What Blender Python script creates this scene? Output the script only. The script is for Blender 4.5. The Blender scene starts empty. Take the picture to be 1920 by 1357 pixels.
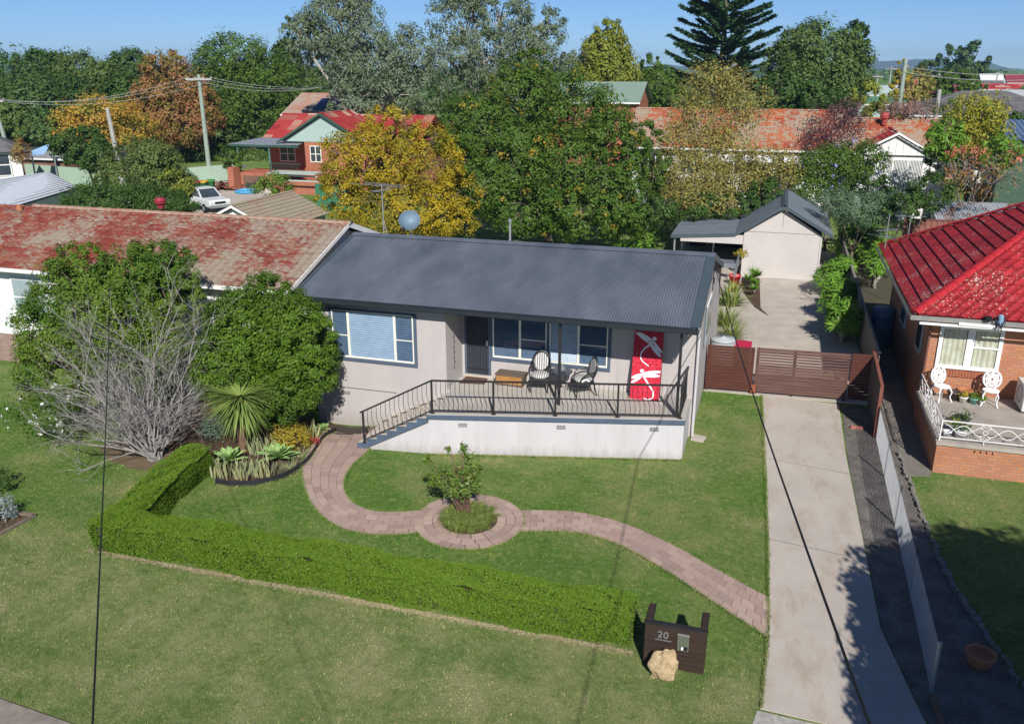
import bpy, math, random
import numpy as np
from mathutils import Vector, Matrix, Quaternion
sc = bpy.context.scene
COL = sc.collection
R = math.radians
# ---------------------------------------------------------------- camera
CAMP = np.array([8.67, -23.385, 10.1])
PITCH, YAW, FPX = R(18.83), R(17.0), 1604.0
cd = bpy.data.cameras.new('camera')
cd.sensor_width = 36; cd.sensor_fit = 'HORIZONTAL'; cd.lens = 36 * FPX / 1920
cd.clip_start = 0.1; cd.clip_end = 30000
cam = bpy.data.objects.new('camera', cd); COL.objects.link(cam)
cam.location = CAMP; cam.rotation_euler = (R(90) - PITCH, 0, YAW)
sc.camera = cam
# ---------------------------------------------------------------- light
SUN = Vector((-0.445, 1.0, -0.80)).normalized()
SUN_EL = math.asin(-SUN.z); SUN_AZ = math.atan2(-SUN.x, -SUN.y)
w = bpy.data.worlds.new('World'); sc.world = w; w.use_nodes = True
wn = w.node_tree; bg = wn.nodes['Background']
sky = wn.nodes.new('ShaderNodeTexSky'); sky.sky_type = 'NISHITA'; sky.sun_disc = False
sky.sun_elevation = SUN_EL; sky.sun_rotation = SUN_AZ
sky.altitude = 3000; sky.air_density = 0.9; sky.dust_density = 0.0; sky.ozone_density = 8.0
wn.links.new(sky.outputs[0], bg.inputs[0]); bg.inputs[1].default_value = 0.075
sl = bpy.data.lights.new('sun', 'SUN'); sl.energy = 4.8; sl.angle = R(0.55); sl.color = (1, 0.95, 0.875)
so = bpy.data.objects.new('sun', sl); COL.objects.link(so); so.location = (40, -80, 70)
so.rotation_euler = SUN.to_track_quat('-Z', 'Y').to_euler()
sc.view_settings.view_transform = 'Standard'; sc.view_settings.look = 'None'
sc.view_settings.exposure = 0.33; sc.view_settings.gamma = 1.0
# ---------------------------------------------------------------- measuring: photo pixel -> place on a plane
_r = np.array([math.cos(YAW), math.sin(YAW), 0]); _h = np.array([-math.sin(YAW), math.cos(YAW), 0])
_f = _h * math.cos(PITCH) + np.array([0, 0, -math.sin(PITCH)]); _u = _h * math.sin(PITCH) + np.array([0, 0, math.cos(PITCH)])
def ray(x, y): return _f + _r * (x - 960) / FPX - _u * (y - 678.5) / FPX
def G(x, y, z=0.0): d = ray(x, y); return CAMP + d * ((z - CAMP[2]) / d[2])
def PY(x, y, Y): d = ray(x, y); return CAMP + d * ((Y - CAMP[1]) / d[1])
def PX(x, y, X): d = ray(x, y); return CAMP + d * ((X - CAMP[0]) / d[0])
def D(x, y, dist): d = ray(x, y); return CAMP + d * (dist / math.hypot(d[0], d[1]))
def dip(x, y): return -0.38 * np.exp(-(((x + 3.7) / 2.2) ** 2 + ((y + 1.2) / 1.5) ** 2))
# ---------------------------------------------------------------- objects
ORG = {}
def org(o): return ORG.get(o.name, np.zeros(3)) if o else np.zeros(3)
def tag(o, label=None, cat=None, group=None, kind=None):
    for k, v in (('label', label), ('category', cat), ('group', group), ('kind', kind)):
        if v: o[k] = v
    return o
def thing(name, label, cat, loc=(0, 0, 0), rotz=0.0, group=None):
    o = bpy.data.objects.new(name, None); COL.objects.link(o); o.empty_display_size = 0.2
    o.location = loc; o.rotation_euler = (0, 0, rotz); ORG[o.name] = np.array(loc, float)
    return tag(o, label, cat, group)
def dup(root, loc, rotz=0.0, label=None, group=None, scale=None):
    def cp(o, parent):
        c = o.copy(); COL.objects.link(c)
        if parent: c.parent = parent
        for ch in list(o.children): cp(ch, c)
        return c
    r = cp(root, None); r.location = loc; r.rotation_euler = (0, 0, rotz)
    if scale: r.scale = (scale,) * 3
    if label: r['label'] = label
    if group: r['group'] = group
    return r
def npmesh(name, V, F, mats, parent=None, local=False, smooth=False, midx=None):
    V = np.asarray(V, np.float32)
    if parent is not None and not local: V = V - org(parent).astype(np.float32)
    me = bpy.data.meshes.new(name)
    if isinstance(F, np.ndarray):
        n, k = F.shape
        me.vertices.add(len(V)); me.vertices.foreach_set('co', V.ravel())
        me.loops.add(n * k); me.loops.foreach_set('vertex_index', F.astype(np.int32).ravel())
        me.polygons.add(n); me.polygons.foreach_set('loop_start', np.arange(0, n * k, k, dtype=np.int32))
        me.update(calc_edges=True)
    else:
        me.from_pydata(V.tolist(), [], F)
    for m in (mats if isinstance(mats, (list, tuple)) else [mats]): me.materials.append(m)
    if midx is not None and len(me.materials) > 1: me.polygons.foreach_set('material_index', np.asarray(midx, np.int32))
    me.polygons.foreach_set('use_smooth', np.full(len(me.polygons), bool(smooth)))
    o = bpy.data.objects.new(name, me); COL.objects.link(o)
    if parent is not None: o.parent = parent; ORG[o.name] = org(parent)
    return o
class MB:
    def __init__(s): s.v = []; s.f = []; s.m = []
    def add(s, vs, fs, mi=0):
        n = len(s.v); s.v.extend([tuple(float(c) for c in p) for p in vs]); s.f.extend([tuple(i + n for i in f) for f in fs]); s.m.extend([mi] * len(fs)); return s
    def box(s, x0, x1, y0, y1, z0, z1, mi=0):
        return s.add([(x0,y0,z0),(x1,y0,z0),(x1,y1,z0),(x0,y1,z0),(x0,y0,z1),(x1,y0,z1),(x1,y1,z1),(x0,y1,z1)],
            [(0,3,2,1),(4,5,6,7),(0,1,5,4),(1,2,6,5),(2,3,7,6),(3,0,4,7)], mi)
    def bar(s, a, b, w, h=None, mi=0, up=(0,0,1)):
        a = Vector(a); b = Vector(b); d = (b - a).normalized(); up = Vector(up)
        if abs(d.dot(up)) > .99: up = Vector((0,1,0))
        sd = d.cross(up).normalized() * (w/2); u2 = sd.cross(d).normalized() * ((h or w)/2)
        vs = [a-sd-u2, a+sd-u2, a+sd+u2, a-sd+u2, b-sd-u2, b+sd-u2, b+sd+u2, b-sd+u2]
        return s.add(vs, [(3,2,1,0),(4,5,6,7),(0,1,5,4),(1,2,6,5),(2,3,7,6),(3,0,4,7)], mi)
    def tube(s, pts, r, n=6, mi=0, cap=True):
        pts = [Vector(p) for p in pts]; rs = r if isinstance(r, (list, tuple)) else [r]*len(pts)
        vs = []; fs = []; ref = None
        for i, p in enumerate(pts):
            t = (pts[min(i+1, len(pts)-1)] - pts[max(i-1, 0)])
            t = t.normalized() if t.length > 1e-9 else Vector((0,0,1))
            if ref is None: ref = Vector((1,0,0)) if abs(t.x) < .8 else Vector((0,1,0))
            a = (ref - t*ref.dot(t)).normalized(); b = t.cross(a); ref = a
            for k in range(n):
                q = 2*math.pi*k/n; vs.append(p + (a*math.cos(q) + b*math.sin(q))*rs[i])
        for i in range(len(pts)-1):
            for k in range(n):
                k2 = (k+1) % n; fs.append((i*n+k, i*n+k2, (i+1)*n+k2, (i+1)*n+k))
        if cap: fs.append(tuple(range(n-1, -1, -1))); fs.append(tuple(range((len(pts)-1)*n, len(pts)*n)))
        return s.add(vs, fs, mi)
    def slab(s, poly, vec, mi=0):
        n = len(poly); vec = Vector(vec); vs = [Vector(p) for p in poly]; vs += [p + vec for p in vs]
        return s.add(vs, [tuple(range(n-1, -1, -1)), tuple(range(n, 2*n))] + [(i, (i+1) % n, n+(i+1) % n, n+i) for i in range(n)], mi)
    def lathe(s, prof, c=(0,0,0), n=20, mi=0, sx=1, sy=1):
        vs = []; fs = []
        for (r, z) in prof:
            for k in range(n): q = 2*math.pi*k/n; vs.append((c[0]+r*math.cos(q)*sx, c[1]+r*math.sin(q)*sy, c[2]+z))
        for i in range(len(prof)-1):
            for k in range(n): k2 = (k+1) % n; fs.append((i*n+k, i*n+k2, (i+1)*n+k2, (i+1)*n+k))
        fs.append(tuple(range(n-1, -1, -1))); fs.append(tuple(range((len(prof)-1)*n, len(prof)*n)))
        return s.add(vs, fs, mi)
    def quad(s, a, b, c, d, mi=0): return s.add([a,b,c,d], [(0,1,2,3)], mi)
    def build(s, name, mats, parent=None, local=False, smooth=False, bevel=0, label=None):
        o = npmesh(name, np.array(s.v), s.f, mats, parent, local, smooth, s.m)
        if bevel:
            b = o.modifiers.new('bevel', 'BEVEL'); b.width = bevel; b.segments = 2; b.limit_method = 'ANGLE'
        if label: o['label'] = label
        return o
# ---------------------------------------------------------------- materials
class NT:
    def __init__(s, name):
        s.mat = bpy.data.materials.new(name); s.mat.use_nodes = True; s.t = s.mat.node_tree
        s.p = s.t.nodes['Principled BSDF']; s.out = s.t.nodes['Material Output']
    def n(s, typ, ins=None, **props):
        nd = s.t.nodes.new('ShaderNode' + typ)
        for k, v in props.items(): setattr(nd, k, v)
        for k, v in (ins or {}).items():
            if hasattr(v, 'is_linked') or isinstance(v, bpy.types.NodeSocket): s.t.links.new(v, nd.inputs[k])
            else: nd.inputs[k].default_value = v
        return nd
    def link(s, a, b): s.t.links.new(a, b)
    def pos(s, stretch=(1,1,1), kind='Object'):
        tc = s.n('TexCoord'); mp = s.n('Mapping', {0: tc.outputs[kind]}); mp.inputs['Scale'].default_value = stretch; return mp.outputs[0]
    def noise(s, vec, scale, detail=4, rough=.55, out='Fac'):
        return s.n('TexNoise', {'Vector': vec, 'Scale': scale, 'Detail': detail, 'Roughness': rough}).outputs[out]
    def ramp(s, fac, stops, interp='LINEAR'):
        r = s.n('ValToRGB', {0: fac}); e = r.color_ramp.elements; r.color_ramp.interpolation = interp
        while len(e) < len(stops): e.new(0.5)
        for el, (p, c) in zip(e, stops): el.position = p; el.color = (*c, 1) if len(c) == 3 else c
        return r.outputs[0]
    def mix(s, fac, a, b, mode='MIX'):
        m = s.n('Mix', data_type='RGBA', blend_type=mode)
        for k, v in ((0, fac), (6, a), (7, b)):
            if isinstance(v, bpy.types.NodeSocket): s.link(v, m.inputs[k])
            else: m.inputs[k].default_value = v if k == 0 else (*v, 1)
        return m.outputs[2]
    def math(s, op, a, b=0.0, c=0.0):
        m = s.n('Math', operation=op)
        for i, v in enumerate((a, b, c)):
            if isinstance(v, bpy.types.NodeSocket): s.link(v, m.inputs[i])
            else: m.inputs[i].default_value = v
        return m.outputs[0]
    def bump(s, h, strength=.3, dist=.02):
        b = s.n('Bump', {'Height': h, 'Strength': strength, 'Distance': dist}); s.link(b.outputs[0], s.p.inputs['Normal'])
    def fin(s, col=None, rough=.8, spec=.3, metal=0.0):
        if col is not None:
            if isinstance(col, bpy.types.NodeSocket): s.link(col, s.p.inputs['Base Color'])
            else: s.p.inputs['Base Color'].default_value = (*col, 1)
        if isinstance(rough, bpy.types.NodeSocket): s.link(rough, s.p.inputs['Roughness'])
        else: s.p.inputs['Roughness'].default_value = rough
        s.p.inputs['Specular IOR Level'].default_value = spec; s.p.inputs['Metallic'].default_value = metal
        return s.mat
def mat(name, c, c2=None, scale=3, rough=.75, bump=.15, bscale=60, spec=.3, metal=0, stretch=(1,1,1), lo=.35, hi=.65, dist=.01):
    t = NT(name); v = t.pos(stretch); c2 = c2 or tuple(x*.82 for x in c)
    col = t.ramp(t.noise(v, scale, 6, .6), [(lo, c), (hi, c2)])
    if bump: t.bump(t.noise(v, bscale, 3), bump, dist)
    return t.fin(col, rough, spec, metal)
def leafmat(name, cols, rough=.45, transl=.25, patch=None, pscale=.5, gain=1.5, spec=.22):
    mu = np.mean(np.array(cols), 0); cols = [tuple(min(.8, float(m_+(x-m_)*.7)*gain) for x, m_ in zip(c, mu)) for c in cols]; patch = patch and tuple(x*gain for x in patch)
    t = NT(name); geo = t.n('NewGeometry'); k = len(cols)
    col = t.ramp(geo.outputs['Random Per Island'], [(i/max(1, k-1), c) for i, c in enumerate(cols)])
    if patch: col = t.mix(t.ramp(t.noise(t.pos(), pscale, 3), [(.45, (0,0,0)), (.62, (1,1,1))]), col, t.ramp(geo.outputs['Random Per Island'], [(0, patch), (1, tuple(x*.7 for x in patch))]))
    t.fin(col, max(rough, .5), spec)
    tr = t.n('BsdfTranslucent'); t.link(col, tr.inputs[0])
    mx = t.n('MixShader', {0: transl, 1: t.p.outputs[0], 2: tr.outputs[0]}); t.link(mx.outputs[0], t.out.inputs[0])
    return t.mat
def brickmat(name, c1, c2, mortar, scale=1.0, bw=.24, bh=.086, ms=.010, patch=None):
    t = NT(name); tc = t.n('TexCoord'); sp = t.n('SeparateXYZ', {0: tc.outputs['Object']})
    cb = t.n('CombineXYZ', {0: t.math('ADD', sp.outputs[0], sp.outputs[1]), 1: sp.outputs[2]})
    b = t.n('TexBrick', {'Vector': cb.outputs[0], 'Color1': (*c1,1), 'Color2': (*c2,1), 'Mortar': (*mortar,1), 'Scale': 1/scale, 'Mortar Size': ms, 'Brick Width': bw, 'Row Height': bh, 'Bias': 0.0})
    col = t.mix(t.ramp(t.noise(tc.outputs['Object'], 2.5, 5), [(.35, (0,0,0)), (.75, (.5,.5,.5))]), b.outputs[0], patch or tuple(x*.6 for x in c1))
    t.bump(b.outputs['Fac'], -.4, .006)
    return t.fin(col, .85, .2)
def tilemat(name, cols, lichen=None, amt=.5, tx=.3, ty=.3, lscale=3.0, lstretch=(1,1,1), rough=.75, lx=0.0):
    t = NT(name); tc = t.n('TexCoord'); sp = t.n('SeparateXYZ', {0: tc.outputs['Object']})
    fx = t.math('FLOOR', t.math('DIVIDE', sp.outputs[0], tx)); fy = t.math('FLOOR', t.math('DIVIDE', sp.outputs[1], ty))
    wn_ = t.n('TexWhiteNoise', {'Vector': t.n('CombineXYZ', {0: fx, 1: fy}).outputs[0]})
    k = len(cols); col = t.ramp(wn_.outputs[0], [(i/max(1, k-1), c) for i, c in enumerate(cols)])
    if lichen:
        big = t.noise(t.pos(), .35, 3); fine = t.noise(t.pos(lstretch), lscale, 8, .75)
        m = t.math('ADD', t.math('ADD', t.math('MULTIPLY', big, .55), t.math('MULTIPLY', fine, .75)), t.math('MULTIPLY', sp.outputs[0], lx))
        col = t.mix(t.ramp(m, [(.72-amt*.3, (0,0,0)), (.80-amt*.3, (1,1,1))]), col, lichen)
    t.bump(t.noise(t.pos(), 50, 3), .25, .01)
    return t.fin(col, rough, .3)
def glassmat(name, tint=(.80,.88,.96), refl=.05):
    t = NT(name); tr = t.n('BsdfTransparent'); tr.inputs[0].default_value = (*tint, 1)
    gl = t.n('BsdfGlossy'); gl.inputs['Roughness'].default_value = .02; gl.inputs[0].default_value = (.9,.95,1,1)
    fr = t.n('LayerWeight', {'Blend': .5}); f2 = t.math('ADD', t.math('MULTIPLY', t.math('POWER', fr.outputs['Facing'], 4), .6), refl)
    mx = t.n('MixShader', {0: f2, 1: tr.outputs[0], 2: gl.outputs[0]}); t.link(mx.outputs[0], t.out.inputs[0]); return t.mat
def lawnmat(name):
    t = NT(name); v = t.pos()
    wob = t.n('TexNoise', {'Vector': v, 'Scale': .8, 'Detail': 3}).outputs['Color']; vw = t.n('VectorMath', {0: v, 1: t.n('VectorMath', {0: wob, 1: (.9,.9,0)}, operation='MULTIPLY').outputs[0]}, operation='ADD').outputs[0]
    big = t.noise(v, .20, 3); mid = t.noise(vw, .9, 6, .68); fine = t.noise(vw, 7, 5, .75); tiny = t.noise(v, 34, 4, .75)
    a = t.ramp(mid, [(.32, (.105,.20,.038)), (.48, (.17,.245,.065)), (.60, (.25,.275,.10)), (.72, (.34,.32,.15))])
    b = t.ramp(mid, [(.30, (.075,.175,.022)), (.5, (.11,.215,.034)), (.66, (.17,.255,.055)), (.76, (.23,.27,.085))])
    col = t.mix(t.ramp(big, [(.44, (0,0,0)), (.58, (1,1,1))]), b, a)
    sp = t.n('SeparateXYZ', {0: v})
    my = t.n('Clamp', {0: t.math('MULTIPLY', t.math('ADD', sp.outputs[1], 9.2), -.6)}).outputs[0]
    col = t.mix(t.math('MULTIPLY', my, .75), col, t.ramp(mid, [(.32, (.13,.20,.055)), (.46, (.22,.265,.095)), (.58, (.32,.33,.15)), (.72, (.42,.40,.22))]))
    col = t.mix(t.ramp(fine, [(.50, (0,0,0)), (.66, (.55,.55,.55))]), col, (.36,.35,.17))
    col = t.mix(t.ramp(fine, [(.34, (.45,.45,.45)), (.46, (0,0,0))]), col, (.05,.11,.018))
    col = t.mix(t.ramp(tiny, [(.36, (.6,.6,.6)), (.52, (0,0,0))]), col, (.04,.075,.016))
    t.bump(t.noise(v, 40, 5, .8), .9, .04)
    return t.fin(col, .9, .15)
WHITE = mat('white_paint', (.78,.78,.77), (.70,.70,.70), bump=.05)
CREAM = mat('cream_frame', (.80,.79,.70), (.72,.70,.62), bump=.05)
TAUPE = mat('taupe_render', (.455,.425,.415), (.42,.392,.385), 1.2, .9, .25, 140)
PALE = mat('pale_render', (.54,.525,.545), (.485,.47,.485), 1.4, .9, .25, 120, stretch=(1,1,.25))
def grime(m, z0, z1, col, amt=.6):
    """splashed dirt rising unevenly from the foot of a wall"""
    t = NT.__new__(NT); t.mat = m; t.t = m.node_tree; t.p = t.t.nodes['Principled BSDF']; src = t.p.inputs['Base Color'].links[0].from_socket; v = t.pos(); sp = t.n('SeparateXYZ', {0: v})
    k = t.n('Clamp', {0: t.math('DIVIDE', t.math('SUBTRACT', t.math('ADD', sp.outputs[2], t.math('MULTIPLY', t.math('SUBTRACT', t.noise(t.pos((2.5,2.5,.6)), 2.0, 7, .7), .5), -.9)), z1), z0-z1)}).outputs[0]
    c = t.mix(t.math('MULTIPLY', k, amt), src, col); st = t.ramp(t.noise(t.pos((3.2,3.2,.16)), 1.5, 6, .65), [(.55, (0,0,0)), (.75, (.22,.22,.22))]); t.link(t.mix(st, c, (.22,.20,.19)), t.p.inputs['Base Color'])
grime(PALE, -.05, .30, (.27,.25,.20), .5); grime(TAUPE, -.3, .25, (.22,.19,.16), .45)
TRIM = mat('blue_grey_trim', (.085,.115,.17), (.07,.10,.145), rough=.6)
ROOFM = mat('charcoal_steel', (.072,.086,.112), (.140,.158,.192), .9, .45, .08, 30, .5, stretch=(1,.45,1), lo=.32, hi=.78)
FLASH = mat('charcoal_flashing', (.055,.078,.095), (.065,.088,.105), rough=.45, spec=.5)
BLACKM = mat('black_metal', (.018,.018,.020), (.025,.025,.027), rough=.45, spec=.5)
DARK = mat('dark_interior', (.010,.011,.013), rough=.9)
GLASS = glassmat('window_glass')
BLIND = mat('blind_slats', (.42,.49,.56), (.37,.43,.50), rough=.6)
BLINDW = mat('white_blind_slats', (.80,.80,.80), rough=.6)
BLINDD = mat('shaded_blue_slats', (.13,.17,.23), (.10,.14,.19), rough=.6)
CONC = mat('concrete', (.50,.45,.39), (.41,.365,.315), 1.3, .9, .35, 55)
def concmat(name, a, b, stain, scale=.5):
    t = NT(name); v = t.pos(); n1 = t.noise(v, scale, 7, .65); col = t.ramp(n1, [(.32, a), (.68, b)])
    blot = t.ramp(t.noise(t.pos((1,.35,1)), 1.6, 8, .7), [(.50, (0,0,0)), (.68, (.75,.75,.75))]); col = t.mix(blot, col, stain)
    spk = t.ramp(t.noise(v, 26, 3, .7), [(.60, (0,0,0)), (.72, (.35,.35,.35))]); col = t.mix(spk, col, tuple(x*.55 for x in stain))
    vo = t.n('TexVoronoi', {'Vector': t.n('VectorMath', {0: v, 1: t.n('TexNoise', {'Vector': v, 'Scale': 1.2, 'Detail': 5}).outputs['Color']}, operation='ADD').outputs[0], 'Scale': .22}, feature='DISTANCE_TO_EDGE')
    col = t.mix(t.ramp(vo.outputs['Distance'], [(.0, (.12,.12,.12)), (.0018, (0,0,0))]), col, (.16,.14,.12))
    t.bump(t.noise(v, 45, 4), .35, .01); return t.fin(col, .9, .2)
CONC2 = concmat('pale_concrete', (.50,.455,.40), (.41,.37,.325), (.35,.265,.20))
CONC3 = mat('speckled_concrete', (.44,.425,.40), (.30,.29,.27), 9, .9, .5, 60)
KERB = mat('kerb_concrete', (.29,.25,.21), (.20,.175,.15), 5, .95, .4, 60)
ASPH = mat('asphalt', (.20,.195,.19), (.145,.14,.135), 8, .95, .6, 90)
SOIL = mat('mulch_soil', (.12,.072,.045), (.065,.042,.028), 7, .95, .9, 35, dist=.04)
STEEL = mat('galvanised_steel', (.50,.52,.54), (.42,.44,.46), rough=.4, metal=.7)
WOOD = mat('weathered_wood', (.22,.14,.085), (.14,.09,.06), 4, .7, .3, 40, stretch=(1,6,6))
BARK = mat('grey_bark', (.17,.14,.115), (.10,.082,.068), 6, .9, .6, 25, stretch=(1,1,.3))
BARKP = mat('pale_bark', (.42,.39,.35), (.25,.22,.20), 5, .9, .5, 25, stretch=(1,1,.3))
DEADM = mat('bleached_twigs', (.33,.31,.30), (.19,.18,.175), 5, .9, .4, 30)
TERRA = mat('terracotta', (.45,.17,.085), (.36,.14,.07), rough=.8)
# ================================================================ GROUND, DRIVES, PATHS
def gridlines(a0, a1, fine, outer):
    l = list(np.arange(a0, a1 + 1e-6, fine)); s = fine; x = a1
    while x < outer: s *= 1.5; x += s; l.append(x)
    s = fine; x = a0
    while x > -outer: s *= 1.5; x -= s; l.insert(0, x)
    return np.array(l)
gx = gridlines(-20, 19, .3, 12000); gy = gridlines(-16, 8, .3, 12000)
XX, YY = np.meshgrid(gx, gy); ZZ = dip(XX, YY)
nx_, ny_ = len(gx), len(gy); ii = np.arange(nx_*ny_).reshape(ny_, nx_)
F = np.stack([ii[:-1,:-1], ii[:-1,1:], ii[1:,1:], ii[1:,:-1]], -1).reshape(-1, 4)
LAWN = lawnmat('lawn')
tag(npmesh('ground', np.stack([XX, YY, ZZ], -1).reshape(-1, 3), F, LAWN, smooth=True), kind='structure')
def sheet(name, poly, z, m, res=None, kind='structure'):
    """a flat surface lying z above the ground; poly of (x,y)"""
    mb = MB(); mb.add([(x, y, z) for x, y in poly], [tuple(range(len(poly)))]); o = mb.build(name, m)
    return tag(o, kind=kind) if kind else o
def block(name, poly, z0, z1, m, kind='structure'):
    mb = MB(); mb.slab([(x, y, z0) for x, y in poly], (0, 0, z1 - z0)); return tag(mb.build(name, m), kind=kind)
g2 = lambda x, y: tuple(G(x, y)[:2])
def catmull(P, n=10):
    P = [np.array(p, float) for p in P]; P = [2*P[0]-P[1]] + P + [2*P[-1]-P[-2]]; out = []
    for i in range(1, len(P)-2):
        for k in range(n):
            t = k/n; a, b, c, d = P[i-1:i+3]
            out.append(.5*((2*b)+(c-a)*t+(2*a-5*b+4*c-d)*t*t+(3*b-a-3*c+d)*t**3))
    out.append(P[-2]); return out
def inpoly(x, y, poly):
    ins = np.zeros(x.shape, bool); n = len(poly)
    for i in range(n):
        x0, y0 = poly[i]; x1, y1 = poly[(i+1) % n]
        if y0 == y1: continue
        c = ((y0 > y) != (y1 > y)) & (x < (x1-x0)*(y-y0)/(y1-y0)+x0); ins ^= c
    return ins
# driveway and its pads
DRIVE = [(9.23,-11.02), (9.31,-9), (9.25,-6), (9.1,-2), (8.84,4.12), (11.22,3.95), (11.2,0), (11.28,-4), (11.36,-8.1), (11.75,-10.2), (11.93,-11.15)]
tag(MB().slab([(x, y, -.05) for x, y in DRIVE], (0, 0, .068)).build('driveway', CONC2), kind='structure')
block('driveway_crossing', [(9.18,-11.08), (11.96,-11.21), (12.6,-13.6), (8.75,-13.4)], -.05, .010, CONC3)
jt = MB()
for (a, b) in (((9.13,-.9), (11.2,-1.25)), ((9.22,-5.3), (11.32,-5.62))):
    jt.bar((a[0], a[1], .0185), (b[0], b[1], .0185), .016, .003)
tag(jt.build('driveway_joints', mat('dark_joint', (.12,.11,.10))), kind='structure')  # dark strips marking the joints across the drive slab
block('gate_threshold', [(6.98,3.95), (6.98,4.6), (12.1,4.9), (12.1,4.15)], -.05, .022, CONC)
YARD = [(6.9,4.6), (12.25,4.9), (12.25,29.5), (3.3,29.5), (3.3,9.5), (6.9,9.5)]
block('yard_paving', YARD, -.05, .016, CONC)
jt = MB()
for (a, b) in ((g2(1424,524), g2(1424,576)), (g2(1424,576), g2(1512,578)), (g2(1345,540), g2(1376,541)), (g2(1424,524), g2(1520,524))):
    jt.bar((*a, .017), (*b, .017), .03, .003)
tag(jt.build('yard_paving_joints', mat('dark_joint_yard', (.11,.10,.095))), kind='structure')  # dark strips along the joints of the rear paving
GRAVEL = [(11.3,3.9), (11.24,0), (11.3,-4), (11.39,-8.05), (11.8,-10.3), (12.0,-11.2), (13.75,-11.0), (13.5,-9.2), (13.05,-7.0), (12.78,-4.9), (12.65,-2.0), (12.62,.2), (12.62,3.9)]
t = NT('gravel'); v = t.pos(); vo = t.n('TexVoronoi', {'Vector': v, 'Scale': 34})
t.bump(vo.outputs['Distance'], .9, .03)
col = t.mix(.75, t.ramp(vo.outputs['Color'], [(.1, (.085,.078,.072)), (.5, (.185,.165,.15)), (.9, (.36,.34,.32))]), t.ramp(t.noise(v, 2.2, 5), [(.35, (.11,.098,.088)), (.65, (.22,.20,.18))]))
sheet('gravel_strip', GRAVEL, .006, t.fin(col, .95, .15))
block('side_path', [(12.42,3.9), (12.63,3.9), (12.63,.35), (12.7,-.9), (13.25,-.75), (13.3,-.42), (13.42,-.42), (13.42,13), (12.42,13)], -.05, .012, mat('path_concrete', (.23,.205,.185), (.16,.145,.13), 2, .9, .3, 50))
sheet('passage_soil', [(12.4,13), (24,13), (24,27), (12.4,29)], .008, mat('shaded_soil', (.085,.07,.05), (.06,.065,.035), 4, .95, .6, 30))
# street and kerb at the near corner
ka, kb = np.array(g2(0,1312)), np.array(g2(130,1357)); kd = (kb-ka)/np.linalg.norm(kb-ka); kn = np.array([kd[1], -kd[0]])
def kline(s, o): p = ka + kd*s + kn*o; return (float(p[0]), float(p[1]))
tag(MB().slab([(*kline(-40, .42), -.13), (*kline(9.5, .42), -.13), (*kline(9.5, 9), -.13), (*kline(-40, 9), -.13)], (0, 0, .134)).build('road', ASPH), kind='structure')
tag(MB().slab([(*kline(-40, 0), -.1), (*kline(9.5, 0), -.1), (*kline(9.5, .44), -.1), (*kline(-40, .44), -.1)], (0, 0, .135)).build('kerb', KERB), kind='structure')
# brick paver path
PAVER = leafmat('clay_pavers', [(.25,.175,.145), (.33,.24,.20), (.29,.21,.178), (.38,.285,.24), (.27,.20,.175), (.22,.16,.14)], .85, 0.0, gain=1.28, spec=.15)
JOINT = mat('paver_joints', (.075,.058,.048), (.05,.04,.035), 20, .95, .3)
pl = catmull([G(*p)[:2] for p in ((612,786),(606,797),(585,832),(567,872),(572,920),(600,965),(648,994),(710,1004),(792,999))], 14)
pr_ = catmull([G(*p)[:2] for p in ((705,786),(700,815),(690,846),(662,872),(645,905),(655,936),(684,954),(725,961),(800,958))], 14)
ql = catmull([G(*p)[:2] for p in ((970,958),(1030,958),(1095,963),(1180,986),(1270,1027),(1360,1078),(1441,1120))], 12)
qr = catmull([G(*p)[:2] for p in ((965,998),(1030,997),(1085,1000),(1150,1018),(1230,1060),(1325,1122),(1441,1198))], 12)
pav = MB(); bed_ = MB()
def paved(L, Rr, nacross, rowlen):
    L = np.array(L); Rr = np.array(Rr); mid = (L+Rr)/2; s = np.concatenate([[0], np.cumsum(np.linalg.norm(np.diff(mid, axis=0), axis=1))])
    n = int(s[-1]/rowlen); rng = random.Random(4)
    at = lambda A, q: np.array([np.interp(q, s, A[:,0]), np.interp(q, s, A[:,1])])
    for i in range(n):
        for k in range(nacross):
            off = (.5 if k % 2 else 0); s0, s1 = (i+off)*s[-1]/n, (i+1+off)*s[-1]/n
            if s1 > s[-1]: s1 = s[-1]
            if off and i == 0: cells = [(0, s0), (s0, s1)]
            else: cells = [(s0, s1)]
            for a, b in cells:
                if b-a < .03: continue
                a2, b2 = a+.005, b-.005; t0, t1 = (k+.018)/nacross, (k+1-.018)/nacross
                c = [at(L,a2)*(1-t0)+at(Rr,a2)*t0, at(L,a2)*(1-t1)+at(Rr,a2)*t1, at(L,b2)*(1-t1)+at(Rr,b2)*t1, at(L,b2)*(1-t0)+at(Rr,b2)*t0]
                dz = rng.uniform(0, .006)
                pav.slab([(p[0], p[1], dip(p[0], p[1])+.004) for p in c], (0, 0, .026+dz))
    for i in range(len(L)-1):
        bed_.quad(*[(p[0], p[1], dip(p[0], p[1])+.022) for p in (L[i], Rr[i], Rr[i+1], L[i+1])])
paved(pl, pr_, 5, .32); paved(ql, qr, 5, .32)
RC = np.array(g2(880,977)); RO, RI = 1.30, .66
for k in range(3):
    r0, r1 = RI+(RO-RI)*k/3, RI+(RO-RI)*(k+1)/3; n = int(2*math.pi*r1/.34)
    for i in range(n):
        q0, q1 = 2*math.pi*(i+.03+k*.5)/n, 2*math.pi*(i+.97+k*.5)/n; c = []
        for (r, q) in ((r0+.006, q0), (r1-.006, q0), (r1-.006, (q0+q1)/2), (r1-.006, q1), (r0+.006, q1), (r0+.006, (q0+q1)/2)):
            c.append((RC[0]+r*math.cos(q), RC[1]+r*math.sin(q), .004))
        pav.slab(c, (0, 0, .034+.006*((i*7+k*3) % 5)/5))
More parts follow.
